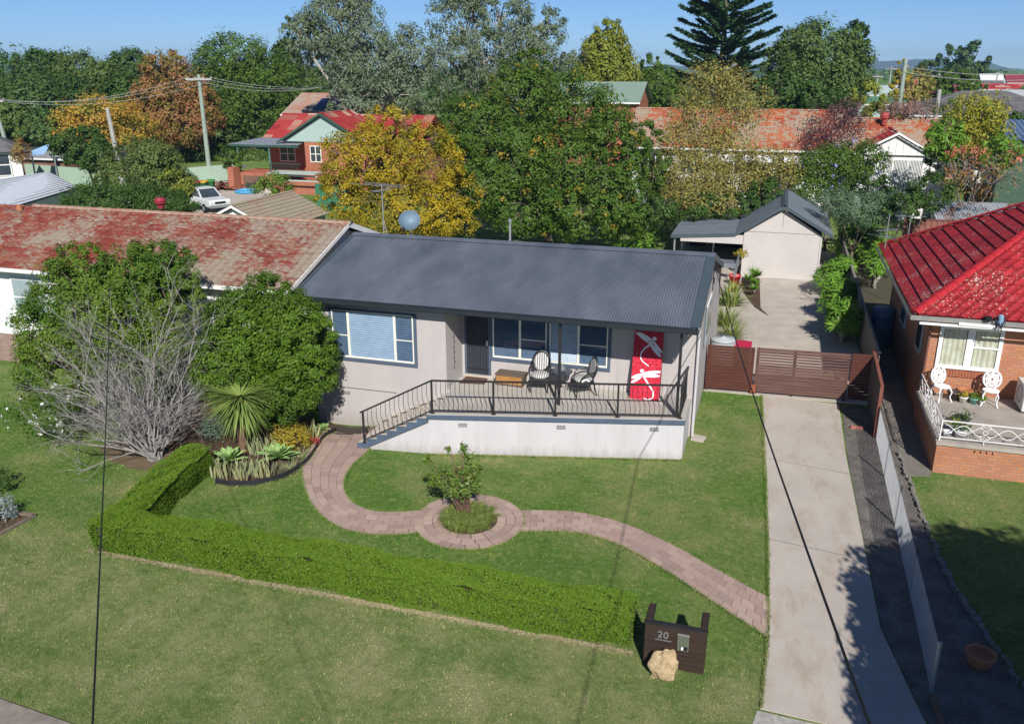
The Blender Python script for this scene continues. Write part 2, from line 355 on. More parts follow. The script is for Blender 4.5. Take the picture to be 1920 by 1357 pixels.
cir = lambda r, n=48: [(RC[0]+r*math.cos(2*math.pi*i/n), RC[1]+r*math.sin(2*math.pi*i/n)) for i in range(n)]
tag(bed_.build('path_bedding', JOINT), kind='structure')
sheet('ring_bedding', cir(RO), .0245, JOINT)
tag(pav.build('garden_path', PAVER), kind='structure')
sheet('ring_soil', cir(RI), .032, SOIL)
PATHPOLY1 = [tuple(p) for p in pl] + [tuple(p) for p in reversed(pr_)]; PATHPOLY2 = [tuple(p) for p in ql] + [tuple(p) for p in reversed(qr)]
# planted bed by the steps, bounded by a black strip
edge = catmull([G(*p)[:2] for p in ((404,908),(440,912),(490,908),(540,893),(575,868),(594,842),(610,815),(630,797))], 8)
BED = [tuple(p) for p in edge] + [(-3.4,-1.4), (-4.6,-1.4), (-9.3,-1.75), (-10.2,-3.4), (-8.2,-5.2), (-6.5,-5.3), (-4.9,-5.75)]
def drape(name, poly, dz, m, cell=.25):
    P = np.array(poly); xs = np.arange(P[:,0].min(), P[:,0].max()+cell, cell); ys = np.arange(P[:,1].min(), P[:,1].max()+cell, cell)
    X, Y = np.meshgrid(xs, ys); ids = np.arange(X.size).reshape(X.shape); Z = dip(X, Y)+dz
    Fq = np.stack([ids[:-1,:-1], ids[:-1,1:], ids[1:,1:], ids[1:,:-1]], -1).reshape(-1, 4)
    cx = (X[:-1,:-1]+X[1:,1:]).ravel()/2; cy = (Y[:-1,:-1]+Y[1:,1:]).ravel()/2
    return tag(npmesh(name, np.stack([X, Y, Z], -1).reshape(-1, 3), Fq[inpoly(cx, cy, poly)], m, smooth=True), kind='structure')
drape('garden_bed', BED, .012, SOIL, .1)
DUST = mat('dry_earth', (.20,.135,.095), (.12,.10,.05), 4, .95, .8, 40, dist=.03)
EARTH = [(-8.9,-5.7), (-8.2,-6.2), (-7.2,-6.5), (-6.2,-6.4), (-5.3,-6.5), (-4.95,-5.85), (-6.5,-5.1), (-8.2,-5.1), (-8.9,-5.2)]
drape('bare_earth', EARTH, .008, DUST, .15)
es = MB(); pts = [(p[0], p[1], dip(p[0], p[1])) for p in edge]
for a, b in zip(pts[:-1], pts[1:]):
    es.bar((a[0], a[1], a[2]+.075), (b[0], b[1], b[2]+.075), .02, .17)
tag(es.build('garden_edging', mat('black_edging', (.022,.024,.03), rough=.6)), 'black curved strip edging the succulent bed beside the paved path', 'edging')
# ================================================================ THE HOUSE
ZP = 1.2
H = thing('house', 'single storey grey rendered house with charcoal corrugated roof and raised front porch', 'house', (0, 0, 0))
wl = MB()
zw = 3.74
wl.box(-4.4, -.07, -1.35, 7.2, -.6, zw); wl.box(-.07, 6.95, 0, 7.2, -.2, zw)
# gable triangles
for x0, x1 in ((-4.4, -4.2), (6.75, 6.95)):
    wl.slab([(x0, .05, zw-.05), (x0, 7.2, zw-.05), (x0, 6.3, 3.87), (x0, 2.5, 4.83), (x0, .05, 4.2)], (x1-x0, 0, 0))
wall = wl.build('wall', TAUPE, H)
ln = MB(); ln.box(-4.4, -1.7, -1.358, -1.345, .885, .90)
ln.build('render_joint', DARK, wall)
# roof
EY, EZ, RY_, RZ = -1.74, 3.80, 2.5, 4.90
slope = (RZ-EZ)/(RY_-EY)
rb = MB()
def corr(mb, x0, x1, A, B, pitch=.076, amp=.011, per=6, mi=0):
    """corrugated sheet between line A (y,z) and B (y,z)"""
    n = int((x1-x0)/pitch*per); xs = np.linspace(x0, x1, n+1); zz = amp*np.sin((xs-x0)/pitch*2*math.pi)
    vs = [(x, A[0], A[1]+z) for x, z in zip(xs, zz)] + [(x, B[0], B[1]+z) for x, z in zip(xs, zz)]
    vs += [(x, A[0], A[1]+z-.008) for x, z in zip(xs, zz)]
    m = n+1; fs = [(i, i+1, m+i+1, m+i) for i in range(n)] + [(2*m+i, 2*m+i+1, i+1, i) for i in range(n)]
    mb.add(vs, fs, mi)
corr(rb, -4.78, 6.88, (EY, EZ), (RY_, RZ)); corr(rb, -4.78, 6.88, (RY_*2-EY+.9, EZ-.9*slope), (RY_, RZ))
rb.quad((-4.78, EY+.02, EZ-.03), (7.0, EY+.02, EZ-.03), (7.0, RY_, RZ-.03), (-4.78, RY_, RZ-.03))
rb.quad((-4.78, 7.64, EZ-.26), (-4.78, RY_, RZ-.03), (7.0, RY_, RZ-.03), (7.0, 7.64, EZ-.26))
roof = rb.build('roof', ROOFM, H)
dy = Vector((0, RY_-EY, RZ-EZ)).normalized()
for x in (6.87, -4.80):
    fl = MB(); wd = .24 if x > 0 else .1
    for (a, b) in (((EY, EZ), (RY_, RZ)), ((7.66, EZ-.26), (RY_, RZ))):
        fl.slab([(x, a[0], a[1]+.014), (x+wd, a[0], a[1]+.014), (x+wd, b[0], b[1]+.014), (x, b[0], b[1]+.014)], (0, 0, .012))
        xo = x+wd if x > 0 else x-.012
        fl.slab([(xo, a[0], a[1]-.17), (xo, a[0], a[1]+.0258), (xo, b[0], b[1]+.0258), (xo, b[0], b[1]-.17)], (.012, 0, 0))
    fl.build('barge_flashing', FLASH, roof)
rc = MB(); rc.slab([(-4.8, RY_-.22, RZ-.03), (7.12, RY_-.22, RZ-.03), (7.12, RY_, RZ+.032), (-4.8, RY_, RZ+.032)], (0, 0, .012))
rc.slab([(-4.8, RY_+.22, RZ-.03), (-4.8, RY_, RZ+.032), (7.12, RY_, RZ+.032), (7.12, RY_+.22, RZ-.03)], (0, 0, .012))
rc.build('ridge_cap', ROOFM, roof)
gt = MB(); gt.box(-4.82, 7.1, EY-.11, EY-.098, EZ-.15, EZ-.035); gt.box(-4.82, 7.1, EY-.098, EY-.012, EZ-.15, EZ-.138); gt.box(-4.82, 7.1, EY-.012, EY, EZ-.19, EZ-.03)
gt.box(-4.82, -4.81, EY-.098, EY-.012, EZ-.138, EZ-.04); gt.box(7.09, 7.1, EY-.098, EY-.012, EZ-.138, EZ-.04)
gt.build('gutter', mat('dark_gutter', (.022,.028,.036), rough=.4, spec=.5), roof)
sf = MB(); sf.box(-4.75, 6.98, EY+.005, -1.352, 3.70, 3.715); sf.box(-.065, 6.98, -1.349, -.003, 3.70, 3.715); sf.build('soffit', mat('grey_soffit', (.17,.17,.18)), roof)
# rear lean-to roof showing past the right side
lr = MB(); lr.slab([(4.5, 7.7, 3.45), (7.5, 7.7, 3.45), (7.5, 10.5, 3.05), (4.5, 10.5, 3.05)], (0, 0, .06)); lr.box(4.5, 7.52, 7.62, 7.66, 3.40, 3.56); lr.box(7.505, 7.53, 7.7, 10.5, 3.0, 3.42)
lr.build('lean_to_roof', mat('silver_grey_steel', (.20,.22,.25), rough=.4, spec=.5), H)
MB().box(-2.0, 6.95, 7.205, 9.6, -.1, 3.3).build('rear_wall', TAUPE, H)
# windows
def blinds(mb, x0, x1, z0, z1, y, pitch=.066, mi=0):
    z = z1-.02
    while z > z0+.01:
        mb.add([(x0, y-.012, z-.050), (x1, y-.012, z-.050), (x1, y+.012, z), (x0, y+.012, z)], [(0,1,2,3)], mi); z -= pitch
def window(x0, x1, z0, z1, y, cuts, trim=True, gapbar=None):
    """cuts: (x fraction from, to, mid rail height fraction or None, blind material, blind bottom fraction)"""
    W_ = MB(); f = .05
    W_.box(x0, x1, y-.055, y-.004, z0, z0+f); W_.box(x0, x1, y-.055, y-.004, z1-f*.7, z1)
    o = None
    bars = []
    for i, c in enumerate(cuts):
        a, b = x0+(x1-x0)*c[0], x0+(x1-x0)*c[1]
        W_.box(a, a+f*.7, y-.055, y-.004, z0+f, z1-f*.7); W_.box(b-f*.7, b, y-.055, y-.004, z0+f, z1-f*.7)
        if c[2]: zz = z0+(z1-z0)*c[2]; W_.box(a+f*.7, b-f*.7, y-.05, y-.006, zz-.014, zz+.014)
    win = W_.build('window', CREAM, H)
    if trim:
        T = MB(); e = .09
        T.box(x0-e, x1+e, y-.045, y-.0035, z0-e*1.25, z0-.001); T.box(x0-e, x0-.001, y-.045, y-.0035, z0, z1); T.box(x1+.001, x1+e, y-.045, y-.0035, z0, z1)
        T.box(x0-e, x1+e, y-.045, y-.0035, z1+.001, z1+e*.6)
        T.build('surround', TRIM, win)
    g = MB(); bk = MB(); bk.box(x0+.01, x1-.01, y-.0035, y-.003, z0+.01, z1-.01); bk.build('dark_recess', DARK, win)
    for c in cuts:
        a, b = x0+(x1-x0)*c[0]+f*.7, x0+(x1-x0)*c[1]-f*.7
        g.quad((a, y-.045, z0+f), (b, y-.045, z0+f), (b, y-.045, z1-f*.7), (a, y-.045, z1-f*.7))
        bl = MB(); blinds(bl, a, b, z0+f, z1-f*.7, y-.018); bl.build('blind', c[3], win)
    g.build('pane', GLASS, win); return win
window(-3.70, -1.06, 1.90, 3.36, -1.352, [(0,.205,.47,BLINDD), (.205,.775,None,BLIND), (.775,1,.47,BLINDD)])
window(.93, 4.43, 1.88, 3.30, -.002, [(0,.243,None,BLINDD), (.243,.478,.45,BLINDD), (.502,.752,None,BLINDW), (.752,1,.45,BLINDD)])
mm = MB(); mm.box(2.615, 2.68, -.062, -.006, 1.88, 3.30); mm.build('window_mullion', TRIM, H)
sw = MB(); sw.box(6.953, 6.985, 2.55, 4.6, 2.0, 3.2); w3 = sw.build('window', WHITE, H); MB().box(6.986, 6.992, 2.65, 4.5, 2.1, 3.1).build('pane', mat('side_glass', (.25,.32,.38), rough=.1, spec=.8), w3)
MB().box(6.953,6.984,2.43,2.53,1.95,3.25).build('surround', TRIM, w3)
# door
d0, d1, dz1 = 0.03, .86, 3.26
dr = MB(); dr.box(d0, d0+.06, -.06, -.005, ZP, dz1); dr.box(d1-.06, d1, -.06, -.005, ZP, dz1); dr.box(d0, d1, -.06, -.005, dz1-.06, dz1+.05); dr.box(d0+.06, d1-.06, -.055, -.006, ZP, ZP+.08)
door = dr.build('door', TRIM, H)
MB().box(d0+.06, d1-.06, -.03, -.012, ZP+.08, dz1-.06).build('mesh_panel', mat('security_mesh', (.035,.042,.055), rough=.6), door)
br = MB()
for i in range(1, 8): x = d0+.06+(d1-d0-.12)*i/8; br.box(x-.007, x+.007, -.05, -.036, ZP+.08, dz1-.06)
for z in (ZP+.25, ZP+.98, ZP+1.14): br.box(d0+.06, d1-.06, -.0525, -.034, z-.011, z+.011)
br.build('bars', BLACKM, door)
MB().box(d1-.14, d1-.07, -.075, -.053, ZP+1.02, ZP+1.18).build('handle', STEEL, door)
MB().box(d0, d1+.08, -.12, -.007, ZP+.002, ZP+.07).build('sill', CONC, door)
# porch, skewed to the front wall
def fy(x): return -3.32 + (x-.11)*(1.66/6.79)      # front line of the porch
PL, PRX = .11, 6.90
slabp = [(PL, fy(PL)), (PRX, fy(PRX)), (PRX, -.003), (-.06, -.003), (-.06, -1.36), (PL-.01, -1.36)]
ps = MB(); ps.slab([(x, y, ZP-.12) for x, y in slabp], (0, 0, .12)); ps.build('porch_floor', mat('porch_concrete', (.47,.44,.40), (.40,.375,.345), 1.5, .85, .2, 40), H)
pw = MB(); pw.slab([(PL+.02, fy(PL)+.035, -.15), (PRX-.02, fy(PRX)+.035, -.15), (PRX-.02, -.004, -.15), (0, -.004, -.15), (0, -1.37, -.15), (PL+.02, -1.37, -.15)], (0, 0, ZP-.12+.15-.002))
pwall = pw.build('porch_wall', PALE, H)
bd = MB(); bd.slab([(PL-.02, fy(PL)-.022, ZP-.15), (PRX+.012, fy(PRX)-.022, ZP-.15), (PRX+.012, fy(PRX)-.003, ZP-.15), (PL-.02, fy(PL)-.003, ZP-.15)], (0, 0, .128)); bd.build('edge_band', TRIM, pwall)
for x in (.93, 3.55, 6.0):
    vb = MB(); y = fy(x)+.03; z = .83
    for i in range(3):
        for k in range(6): xx = x+k*.04; vb.box(xx, xx+.022, fy(xx)+.018, fy(xx)+.0345, z+i*.042, z+i*.042+.022)
    vb.build('vent', DARK, pwall)
vv = MB()
for i in range(3):
    for k in range(6): vv.box(-3.5+k*.04, -3.478+k*.04, -1.36, -1.34, .66+i*.04, .682+i*.04)
vv.build('vent', DARK, wall)
# steps down to the left
NS = 7; run = .295; rise = ZP/(NS+1)
def sfy(x): return fy(PL) - .10*(PL-x)             # front line of the steps
st = MB(); sb = MB(); sw_ = MB()
for i in range(NS):
    x1 = PL-.01-i*run; x0 = x1-run; zt = ZP-(i+1)*rise
    st.slab([(x0, sfy(x0)+.042, -.35), (x1-.001, sfy(x1)+.042, -.35), (x1-.001, -1.358, -.35), (x0, -1.358, -.35)], (0, 0, zt+.35))
    z0a, z0b = max(zt-.24-rise*.0, .0), max(zt-.24+rise, 0.0)
    sb.slab([(x0, sfy(x0)-.008, max(zt-.26, -.05)), (x1, sfy(x1)-.008, max(zt-.26+rise, -.05)), (x1, sfy(x1)-.008, zt), (x0, sfy(x0)-.008, zt)], (0, .049, 0))
steps = st.build('steps', CONC, H); sb.build('stringer', TRIM, steps)
tw = MB(); tw.add([(PL+.022, sfy(PL+.022)+.0365, -.1), (PL-.012-NS*run*.86, sfy(PL-NS*run*.86)+.0365, -.1), (PL-.012-NS*run*.86, sfy(PL-NS*run*.86)+.0365, .0), (PL+.022, sfy(PL+.022)+.0365, ZP-.28)], [(0,1,2,3)])
tw.build('step_wall', PALE, steps)
# railing
def rail_post(x, y, z, h=.95):
    m = MB(); m.box(x-.024, x+.024, y-.024, y+.024, z+.014, z+h); m.box(x-.06, x+.06, y-.045, y+.045, z, z+.014); return m
rl = MB(); RH = .95
inset = .07
A_ = Vector((.22, fy(.22)+inset, ZP)); B_ = Vector((6.76, fy(6.76)+inset, ZP)); Cc = Vector((6.76, -.03, ZP))
S_ = Vector((PL-.01-(NS-.62)*run, sfy(PL-(NS-.62)*run)+inset, rise*1.0)); 
B2 = Vector((6.62, -1.40, ZP))
up = Vector((0, 0, RH)); lo_ = Vector((0, 0, .09))
ext = (S_-A_).normalized()*.09
rl.bar(A_+up, B_+up, .055, .04); rl.bar(A_+lo_, B_+lo_, .036, .03); rl.bar(A_+up, S_+up+ext, .055, .04); rl.bar(A_+lo_, S_+lo_, .036, .03); rl.bar(B_+up, Cc+up, .055, .04); rl.bar(B_+lo_, Cc+lo_, .036, .03)
railing = rl.build('railing', BLACKM, H)
for k in range(5):
    p = A_.lerp(B_, k/4); rail_post(p.x, p.y, ZP).build('rail_post', BLACKM, railing)
rail_post(S_.x, S_.y, S_.z).build('rail_post', BLACKM, railing)
def baluster(p, q):
    d = q.normalized(); h = RH
    pts = [p+Vector((0,0,h-.02)), p-d*.01+Vector((0,-.0,h*.68)), p+Vector((0,-.01,h*.60)), p+d*.085+Vector((0,-.05,h*.36)), p+d*.092+Vector((0,-.05,h*.30)), p+d*.07+Vector((0,0,.09))]
    MB().tube(pts, .0075, 5).build('baluster', BLACKM, railing)
n = 52
for k in range(n):
    if k % 13 == 0: continue
    baluster(A_.lerp(B_, k/n), B_-A_)
for k in range(1, 15): baluster(A_.lerp(S_, k/15), (A_-S_)*Vector((1,1,0)))
for k in range(1, 13): baluster(B_.lerp(Cc, k/13), Cc-B_)
sr = MB(); e0 = B_; e1 = Vector((6.62, -1.63+.25, ZP))
pm = MB(); pm.box(3.355, 3.425, -1.66, -1.59, ZP, 3.70); pm.build('porch_post', BLACKM, H)
pm = MB(); pm.box(6.62, 6.69, -1.60, -1.53, ZP, 3.70); pm.build('porch_post', BLACKM, H)
dp = MB(); dp.tube([(7.0,-1.6,3.66),(7.0,-.1,3.45),(7.0,-.07,.05)], .04, 8); dp.build('downpipe', PALE, H)
MB().box(6.952, 7.0, .9, 1.0, 1.25, 1.5).build('meter_box', STEEL, H)
MB().slab([(6.98,-.25,0),(7.35,-.3,0),(7.4,.1,0),(6.98,.2,0)], (0,0,.03)).build('splash_block', CONC, H)
# ================================================================ LEAVES
def fibo(n, rng):
    i = np.arange(n)+.5; ph = np.arccos(1-2*i/n); th_ = math.pi*(1+5**.5)*i + rng.uniform(0, 6.28)
    return np.stack([np.cos(th_)*np.sin(ph), np.sin(th_)*np.sin(ph), np.cos(ph)], -1)
def leafquads(C, N, L, W, rng, droop=0.0, T=None):
    """diamond leaves: centres C, normals N, lengths L, widths W -> V, F"""
    n = len(C); N = N/np.maximum(np.linalg.norm(N, axis=1, keepdims=True), 1e-6)
    if T is None: T = rng.normal(size=(n, 3))
    T[:, 2] -= droop; T = T - N*np.sum(T*N, 1, keepdims=True); T /= np.maximum(np.linalg.norm(T, axis=1, keepdims=True), 1e-6)
    B = np.cross(N, T); L = L[:, None]/2; W = W[:, None]/2
    V = np.stack([C-T*L, C+B*W, C+T*L, C-B*W], 1).reshape(-1, 3)
    return V, np.arange(4*n).reshape(n, 4)
def crownpts(blobs, n, rng, clump=.26, density=1.0, inner=.55, per=70, spread=1.0, flat=1.0):
    """leaf centres and outward normals gathered in clumps through the blobs' shells"""
    A = np.array([b[3]*b[4]+b[3]*b[5]+b[4]*b[5] for b in blobs]); A = A/A.sum(); Cs = []; Ns = []
    for b, a in zip(blobs, A):
        c = np.array(b[:3]); r = np.array(b[3:6]); m = max(30, int(n*a)); k = max(6, m//per)
        d = rng.normal(size=(k, 3)); d /= np.linalg.norm(d, axis=1, keepdims=True)
        rad = inner + (1-inner)*rng.random((k, 1))**.45
        cc = d*rad; rc = r.mean()*clump*(.6+.8*rng.random(k))
        ix = rng.integers(0, k, m); e = rng.normal(size=(m, 3)); e /= np.linalg.norm(e, axis=1, keepdims=True); q = (rng.random((m, 1))**.4)
        off = e*q*rc[ix][:, None]*spread; off[:, 2] *= flat
        p = c + cc[ix]*r + off
        nn = e*.8 + d[ix]*.7 + rng.normal(size=(m, 3))*.45 + np.array([0, 0, .35])
        Cs.append(p); Ns.append(nn)
    C = np.concatenate(Cs); N = np.concatenate(Ns)
    keep = C[:, 2] > .05; return C[keep], N[keep]
def foliage(name, blobs, n, size, m, parent, seed, aspect=.55, droop=0.0, **kw):
    rng = np.random.default_rng(seed); C, N = crownpts(blobs, n, rng, **kw); s = size*(.6+.8*rng.random(len(C)))
    V, Fq = leafquads(C, N, s, s*aspect, rng, droop); return npmesh(name, V, Fq, m, parent)
def limbs(base, blobs, r0, seed, m, parent, name='trunk', fork=.35, per=5, tip=.012):
    rng = random.Random(seed); mb = MB(); base = Vector(base)
    cen = Vector((sum(b[0] for b in blobs)/len(blobs), sum(b[1] for b in blobs)/len(blobs), sum(b[2] for b in blobs)/len(blobs)))
    zmin = min(b[2]-b[5] for b in blobs); fk = base.lerp(cen, fork); fk.z = max(base.z+.15, base.z+(cen.z-base.z)*fork)
    fk += Vector((rng.uniform(-.1,.1), rng.uniform(-.1,.1), 0))*r0*3
    mid = base.lerp(fk, .5)+Vector((rng.uniform(-1,1), rng.uniform(-1,1), 0))*r0*.5
    mb.tube([base-Vector((0,0,.1)), base+Vector((0,0,.05)), mid, fk], [r0*1.3, r0*1.05, r0*.9, r0*.75], 8)
    for b in blobs:
        c = Vector(b[:3]); p1 = fk.lerp(c, .5)+Vector((rng.uniform(-.1,.1)*b[3], rng.uniform(-.1,.1)*b[4], .1*b[5]))
        mb.tube([fk-Vector((0,0,r0*.3)), p1, c], [r0*.5, r0*.32, r0*.2], 6)
        for k in range(per):
            d = Vector((rng.gauss(0,1), rng.gauss(0,1), rng.gauss(.25,.8))).normalized()
            e = c+Vector((d.x*b[3], d.y*b[4], d.z*b[5]))*.92; h = c.lerp(e, .5)+Vector((rng.uniform(-.1,.1), rng.uniform(-.1,.1), .08))*b[3]
            mb.tube([c.lerp(fk, .15), h, e], [r0*.2, r0*.11, tip], 5)
    return mb.build(name, m, parent, smooth=True)
def B_px(px, py, rx, ry, dist, squash=.9):
    """a lobe of a crown seen at a photo pixel, at a known distance along the ground"""
    p = D(px, py, dist); s = np.linalg.norm(p-CAMP)/FPX; return (p[0], p[1], p[2], rx*s, rx*s*squash, ry*s)
def tree(name, label, cat, blobs, n, size, m, seed, bark=None, r0=.2, base=None, group=None, crown_name='crown', **kw):
    if base is None: base = (sum(b[0] for b in blobs)/len(blobs), sum(b[1] for b in blobs)/len(blobs))
    z = float(dip(base[0], base[1])); t_ = thing(name, label, cat, (base[0], base[1], z), group=group)
    lk = {k: kw.pop(k) for k in ('fork', 'per_limb') if k in kw}
    limbs((base[0], base[1], z), blobs, r0, seed, bark or BARK, t_, fork=lk.get('fork', .35), per=lk.get('per_limb', 5))
    foliage(crown_name, blobs, n, size, m, t_, seed, **kw); return t_
def blades(name, base, n, length, width, m, parent, seed, spread=1.0, up=.6, seg=3, r0=.05, curl=.5, mid=1.0, local=False):
    """strap leaves rising from a base point and arching over"""
    rng = random.Random(seed); V = []; Fq = []; base = Vector(base)
    for i in range(n):
        q = rng.uniform(0, 6.283); el = rng.uniform(up-.35, up+.45) ; L = length*rng.uniform(.65, 1.1); dv = Vector((math.cos(q)*math.cos(el)*spread, math.sin(q)*math.cos(el)*spread, math.sin(el))).normalized()
        p = base+Vector((math.cos(q), math.sin(q), 0))*rng.uniform(0, r0)+Vector((0,0,0)); sd = dv.cross(Vector((0,0,1))); sd = (sd.normalized() if sd.length > .01 else Vector((1,0,0))); n0 = len(V)
        for k in range(seg+1):
            t_ = k/seg; ww = width*(1-t_)**.7*(mid if k == 0 else 1)*.5 + .001
            V += [p-sd*ww, p+sd*ww]
            if k < seg: dv = (dv+Vector((0,0,-curl/seg))).normalized(); p = p+dv*L/seg
        for k in range(seg): a = n0+2*k; Fq.append((a, a+1, a+3, a+2))
    return npmesh(name, np.array([tuple(v) for v in V]), np.array(Fq), m, parent, local=local)
# ---------------------------------------------------------------- foliage colours
L_BOX = leafmat('hedge_leaf', [(.038,.092,.006), (.062,.126,.008), (.10,.165,.012), (.048,.108,.007), (.14,.185,.02)], .45, .32)
L_SHRUB = leafmat('glossy_green_leaf', [(.034,.080,.008), (.056,.115,.010), (.085,.15,.013), (.042,.092,.008), (.13,.19,.022)], .4, .28, patch=(.05,.095,.010))
L_SHRUB2 = leafmat('olive_green_leaf', [(.05,.105,.012), (.085,.14,.016), (.12,.17,.02), (.06,.12,.012), (.15,.20,.03)], .4, .28, patch=(.05,.11,.012))
L_YEL = leafmat('golden_leaf', [(.29,.22,.012), (.38,.275,.014), (.24,.205,.016), (.34,.23,.012), (.19,.185,.018)], .5, .35, patch=(.22,.19,.016))
L_MID = leafmat('mid_green_leaf', [(.032,.072,.012), (.052,.10,.014), (.085,.135,.018), (.042,.085,.012)], .45, .28)
L_DARK = leafmat('dark_green_leaf', [(.022,.055,.012), (.036,.075,.015), (.055,.10,.019), (.028,.064,.013)], .5, .25)
L_GUM = leafmat('grey_green_leaf', [(.075,.11,.075), (.105,.14,.09), (.14,.17,.11), (.085,.12,.065), (.17,.18,.12)], .5, .2, patch=(.09,.125,.05))
L_RUST = leafmat('rust_leaf', [(.26,.105,.05), (.20,.11,.04), (.16,.12,.03), (.30,.14,.06), (.23,.08,.06)], .55, .3, patch=(.17,.15,.03))
L_ORG = leafmat('orange_leaf', [(.40,.20,.03), (.34,.22,.03), (.22,.20,.03), (.42,.17,.05)], .55, .3, patch=(.17,.19,.03))
L_LIME = leafmat('yellow_green_leaf', [(.13,.17,.02), (.18,.19,.025), (.09,.14,.02), (.22,.20,.03)], .5, .3)
L_BIRCH = leafmat('autumn_birch_leaf', [(.22,.19,.05), (.17,.165,.04), (.26,.21,.06), (.13,.15,.035), (.28,.20,.07)], .55, .35)
L_PURP = leafmat('purple_leaf', [(.085,.035,.045), (.06,.03,.035), (.11,.05,.05)], .5, .2)
L_GREY = leafmat('silver_leaf', [(.17,.21,.20), (.23,.27,.26), (.13,.17,.16)], .6, .15)
L_STRAP = leafmat('strap_leaf', [(.10,.15,.03), (.15,.19,.04), (.20,.22,.07), (.075,.12,.025)], .45, .25)
L_YUCCA = leafmat('yucca_leaf', [(.08,.145,.025), (.12,.185,.04), (.18,.23,.06), (.065,.12,.02), (.25,.26,.09)], .4, .15)
L_AGAVE = leafmat('agave_leaf', [(.13,.23,.085), (.18,.28,.10), (.24,.33,.11)], .5, .15)
L_SANS = leafmat('banded_sword_leaf', gain=1.1, cols=[(.26,.28,.16), (.17,.22,.12), (.34,.33,.17), (.13,.19,.10), (.38,.34,.16)], rough=.5, transl=.1)
L_FRANG = leafmat('long_green_leaf', [(.06,.15,.015), (.10,.20,.02), (.14,.25,.03), (.05,.12,.015)], .38, .3)
L_RED = leafmat('crimson_leaf', [(.24,.03,.03), (.16,.02,.03), (.30,.06,.04)], .5, .2)
L_GOLDB = leafmat('gold_green_leaf', [(.28,.22,.02), (.20,.20,.02), (.36,.24,.03), (.12,.15,.02), (.30,.16,.03)], .5, .3)
L_FLOW = leafmat('white_petals', [(.75,.73,.72), (.65,.62,.60)], .6, .2)
L_PINK = leafmat('coral_leaf', [(.48,.13,.09), (.38,.10,.08), (.50,.20,.12)], .55, .25)
L_TUFT = leafmat('fine_grass_leaf', [(.10,.16,.03), (.15,.20,.045), (.21,.23,.07), (.08,.125,.025)], .5, .25)
# ================================================================ THE FRONT YARD
# hedge: L shaped, clipped
def hedge():
    t_ = thing('hedge', 'low clipped bright green box hedge turning a corner around the front lawn', 'hedge', (-4.6, -9.8, 0))
    runs = [((-4.70,-9.74), (6.88,-9.74), .40), ((-4.70,-9.74), (-5.42,-5.95), .42)]
    core = MB(); Cs = []; Ns = []; rng = np.random.default_rng(5); HH = .70
    for (a, b, hw) in runs:
        a = np.array(a); b = np.array(b); d = (b-a)/np.linalg.norm(b-a); nn = np.array([-d[1], d[0]]); L = np.linalg.norm(b-a)
        q = [a-d*.40-nn*(hw-.12), b-nn*(hw-.12), b+nn*(hw-.12), a-d*.40+nn*(hw-.12)]
        core.slab([(p[0], p[1], .02+.003*len(Cs)) for p in q], (0, 0, HH-.12))
        m = int(L*9000); s = rng.uniform(-.52, L+.02, m); f = rng.random(m); k = rng.random(m)
        wob = lambda s_, z_: .07*np.sin(s_*2.1+z_*3)+.03*np.sin(s_*5.3+1)+.02*np.sin(s_*11+z_*9)
        # three faces: top, two sides, plus ends
        x = np.where(f < .40, rng.uniform(-1, 1, m), np.where(f < .78, -1.0, 1.0)); z = np.where(f < .40, 1.0, k**.8)
        zz = HH*z+np.where(f < .40, wob(s, x)*.7, 0)-.022*rng.random(m); off = x*(hw+np.where(f >= .40, wob(s, z), 0)*.8)*(1-.10*np.maximum(0, z-.75)*4*(f >= .40))
        off -= np.sign(off)*.06*rng.random(m)*(f >= .40)
        ex = (s > L-.03) | (s < -.48); off = np.where(ex, rng.uniform(-hw, hw, m), off); zz = np.where(ex, rng.random(m)*HH, zz)
        P = a[None]+d[None]*s[:, None]+nn[None]*off[:, None]
        Cs.append(np.column_stack([P, np.maximum(zz, .03)])); o3 = np.column_stack([nn[0]*np.where(f < .40, 0, x), nn[1]*np.where(f < .40, 0, x), np.where(f < .40, 1.3, .25)])
        o3[:, 1] -= np.where(f < .40, .75, 0)
        Ns.append(o3+rng.normal(size=(m, 3))*.42)
    core.build('inner_stems', mat('hedge_inside', (.035,.05,.012), (.05,.045,.02), 20), t_)
    C = np.concatenate(Cs); N = np.concatenate(Ns); s = .036*(.6+.8*rng.random(len(C))); V, Fq = leafquads(C, N, s, s*.62, rng)
    npmesh('foliage', V, Fq, L_BOX, t_)
hedge()
# number 20 letterbox wall
MBW = mat('dark_stained_board', (.055,.032,.024), (.028,.020,.017), 3, .55, .3, 30, stretch=(.6,8,14))
MBC = mat('dark_cap_board', (.030,.028,.030), (.02,.019,.02), 3, .5, .2, 30)
mbx = thing('letterbox_wall', 'dark slatted timber letterbox wall numbered 20 beside the driveway', 'letterbox', (7.7, -10.3, 0))
X0, X1, YF, HM = 7.18, 8.24, -10.46, .93
m = MB(); z = .03; i = 0; rr_ = random.Random(3)
while z < HM-.05:
    h_ = [.085,.06,.10,.07,.09][i % 5]; h_ = min(h_, HM-.045-z); dy_ = rr_.uniform(0, .012); m.box(X0, X1, YF-dy_, YF+.06, z, z+h_-.006); z += h_; i += 1
m.build('slat_panel', MBW, mbx)
for xs in (X0, X1-.10):
    m = MB(); z = .03
    while z < HM-.06: m.box(xs, xs+.10, YF+.062, YF+.52, z, z+.078); z += .084
    m.build('side_panel', MBW, mbx)
m = MB(); m.box(X0-.02, X1+.02, YF-.03, YF+.075, HM-.044, HM); m.build('cap_board', MBC, mbx)
for xs in (X0-.01, X1-.12):
    m = MB(); m.box(xs, xs+.13, YF+.077, YF+.55, HM-.043, HM+.002); m.build('cap_board', MBC, mbx)
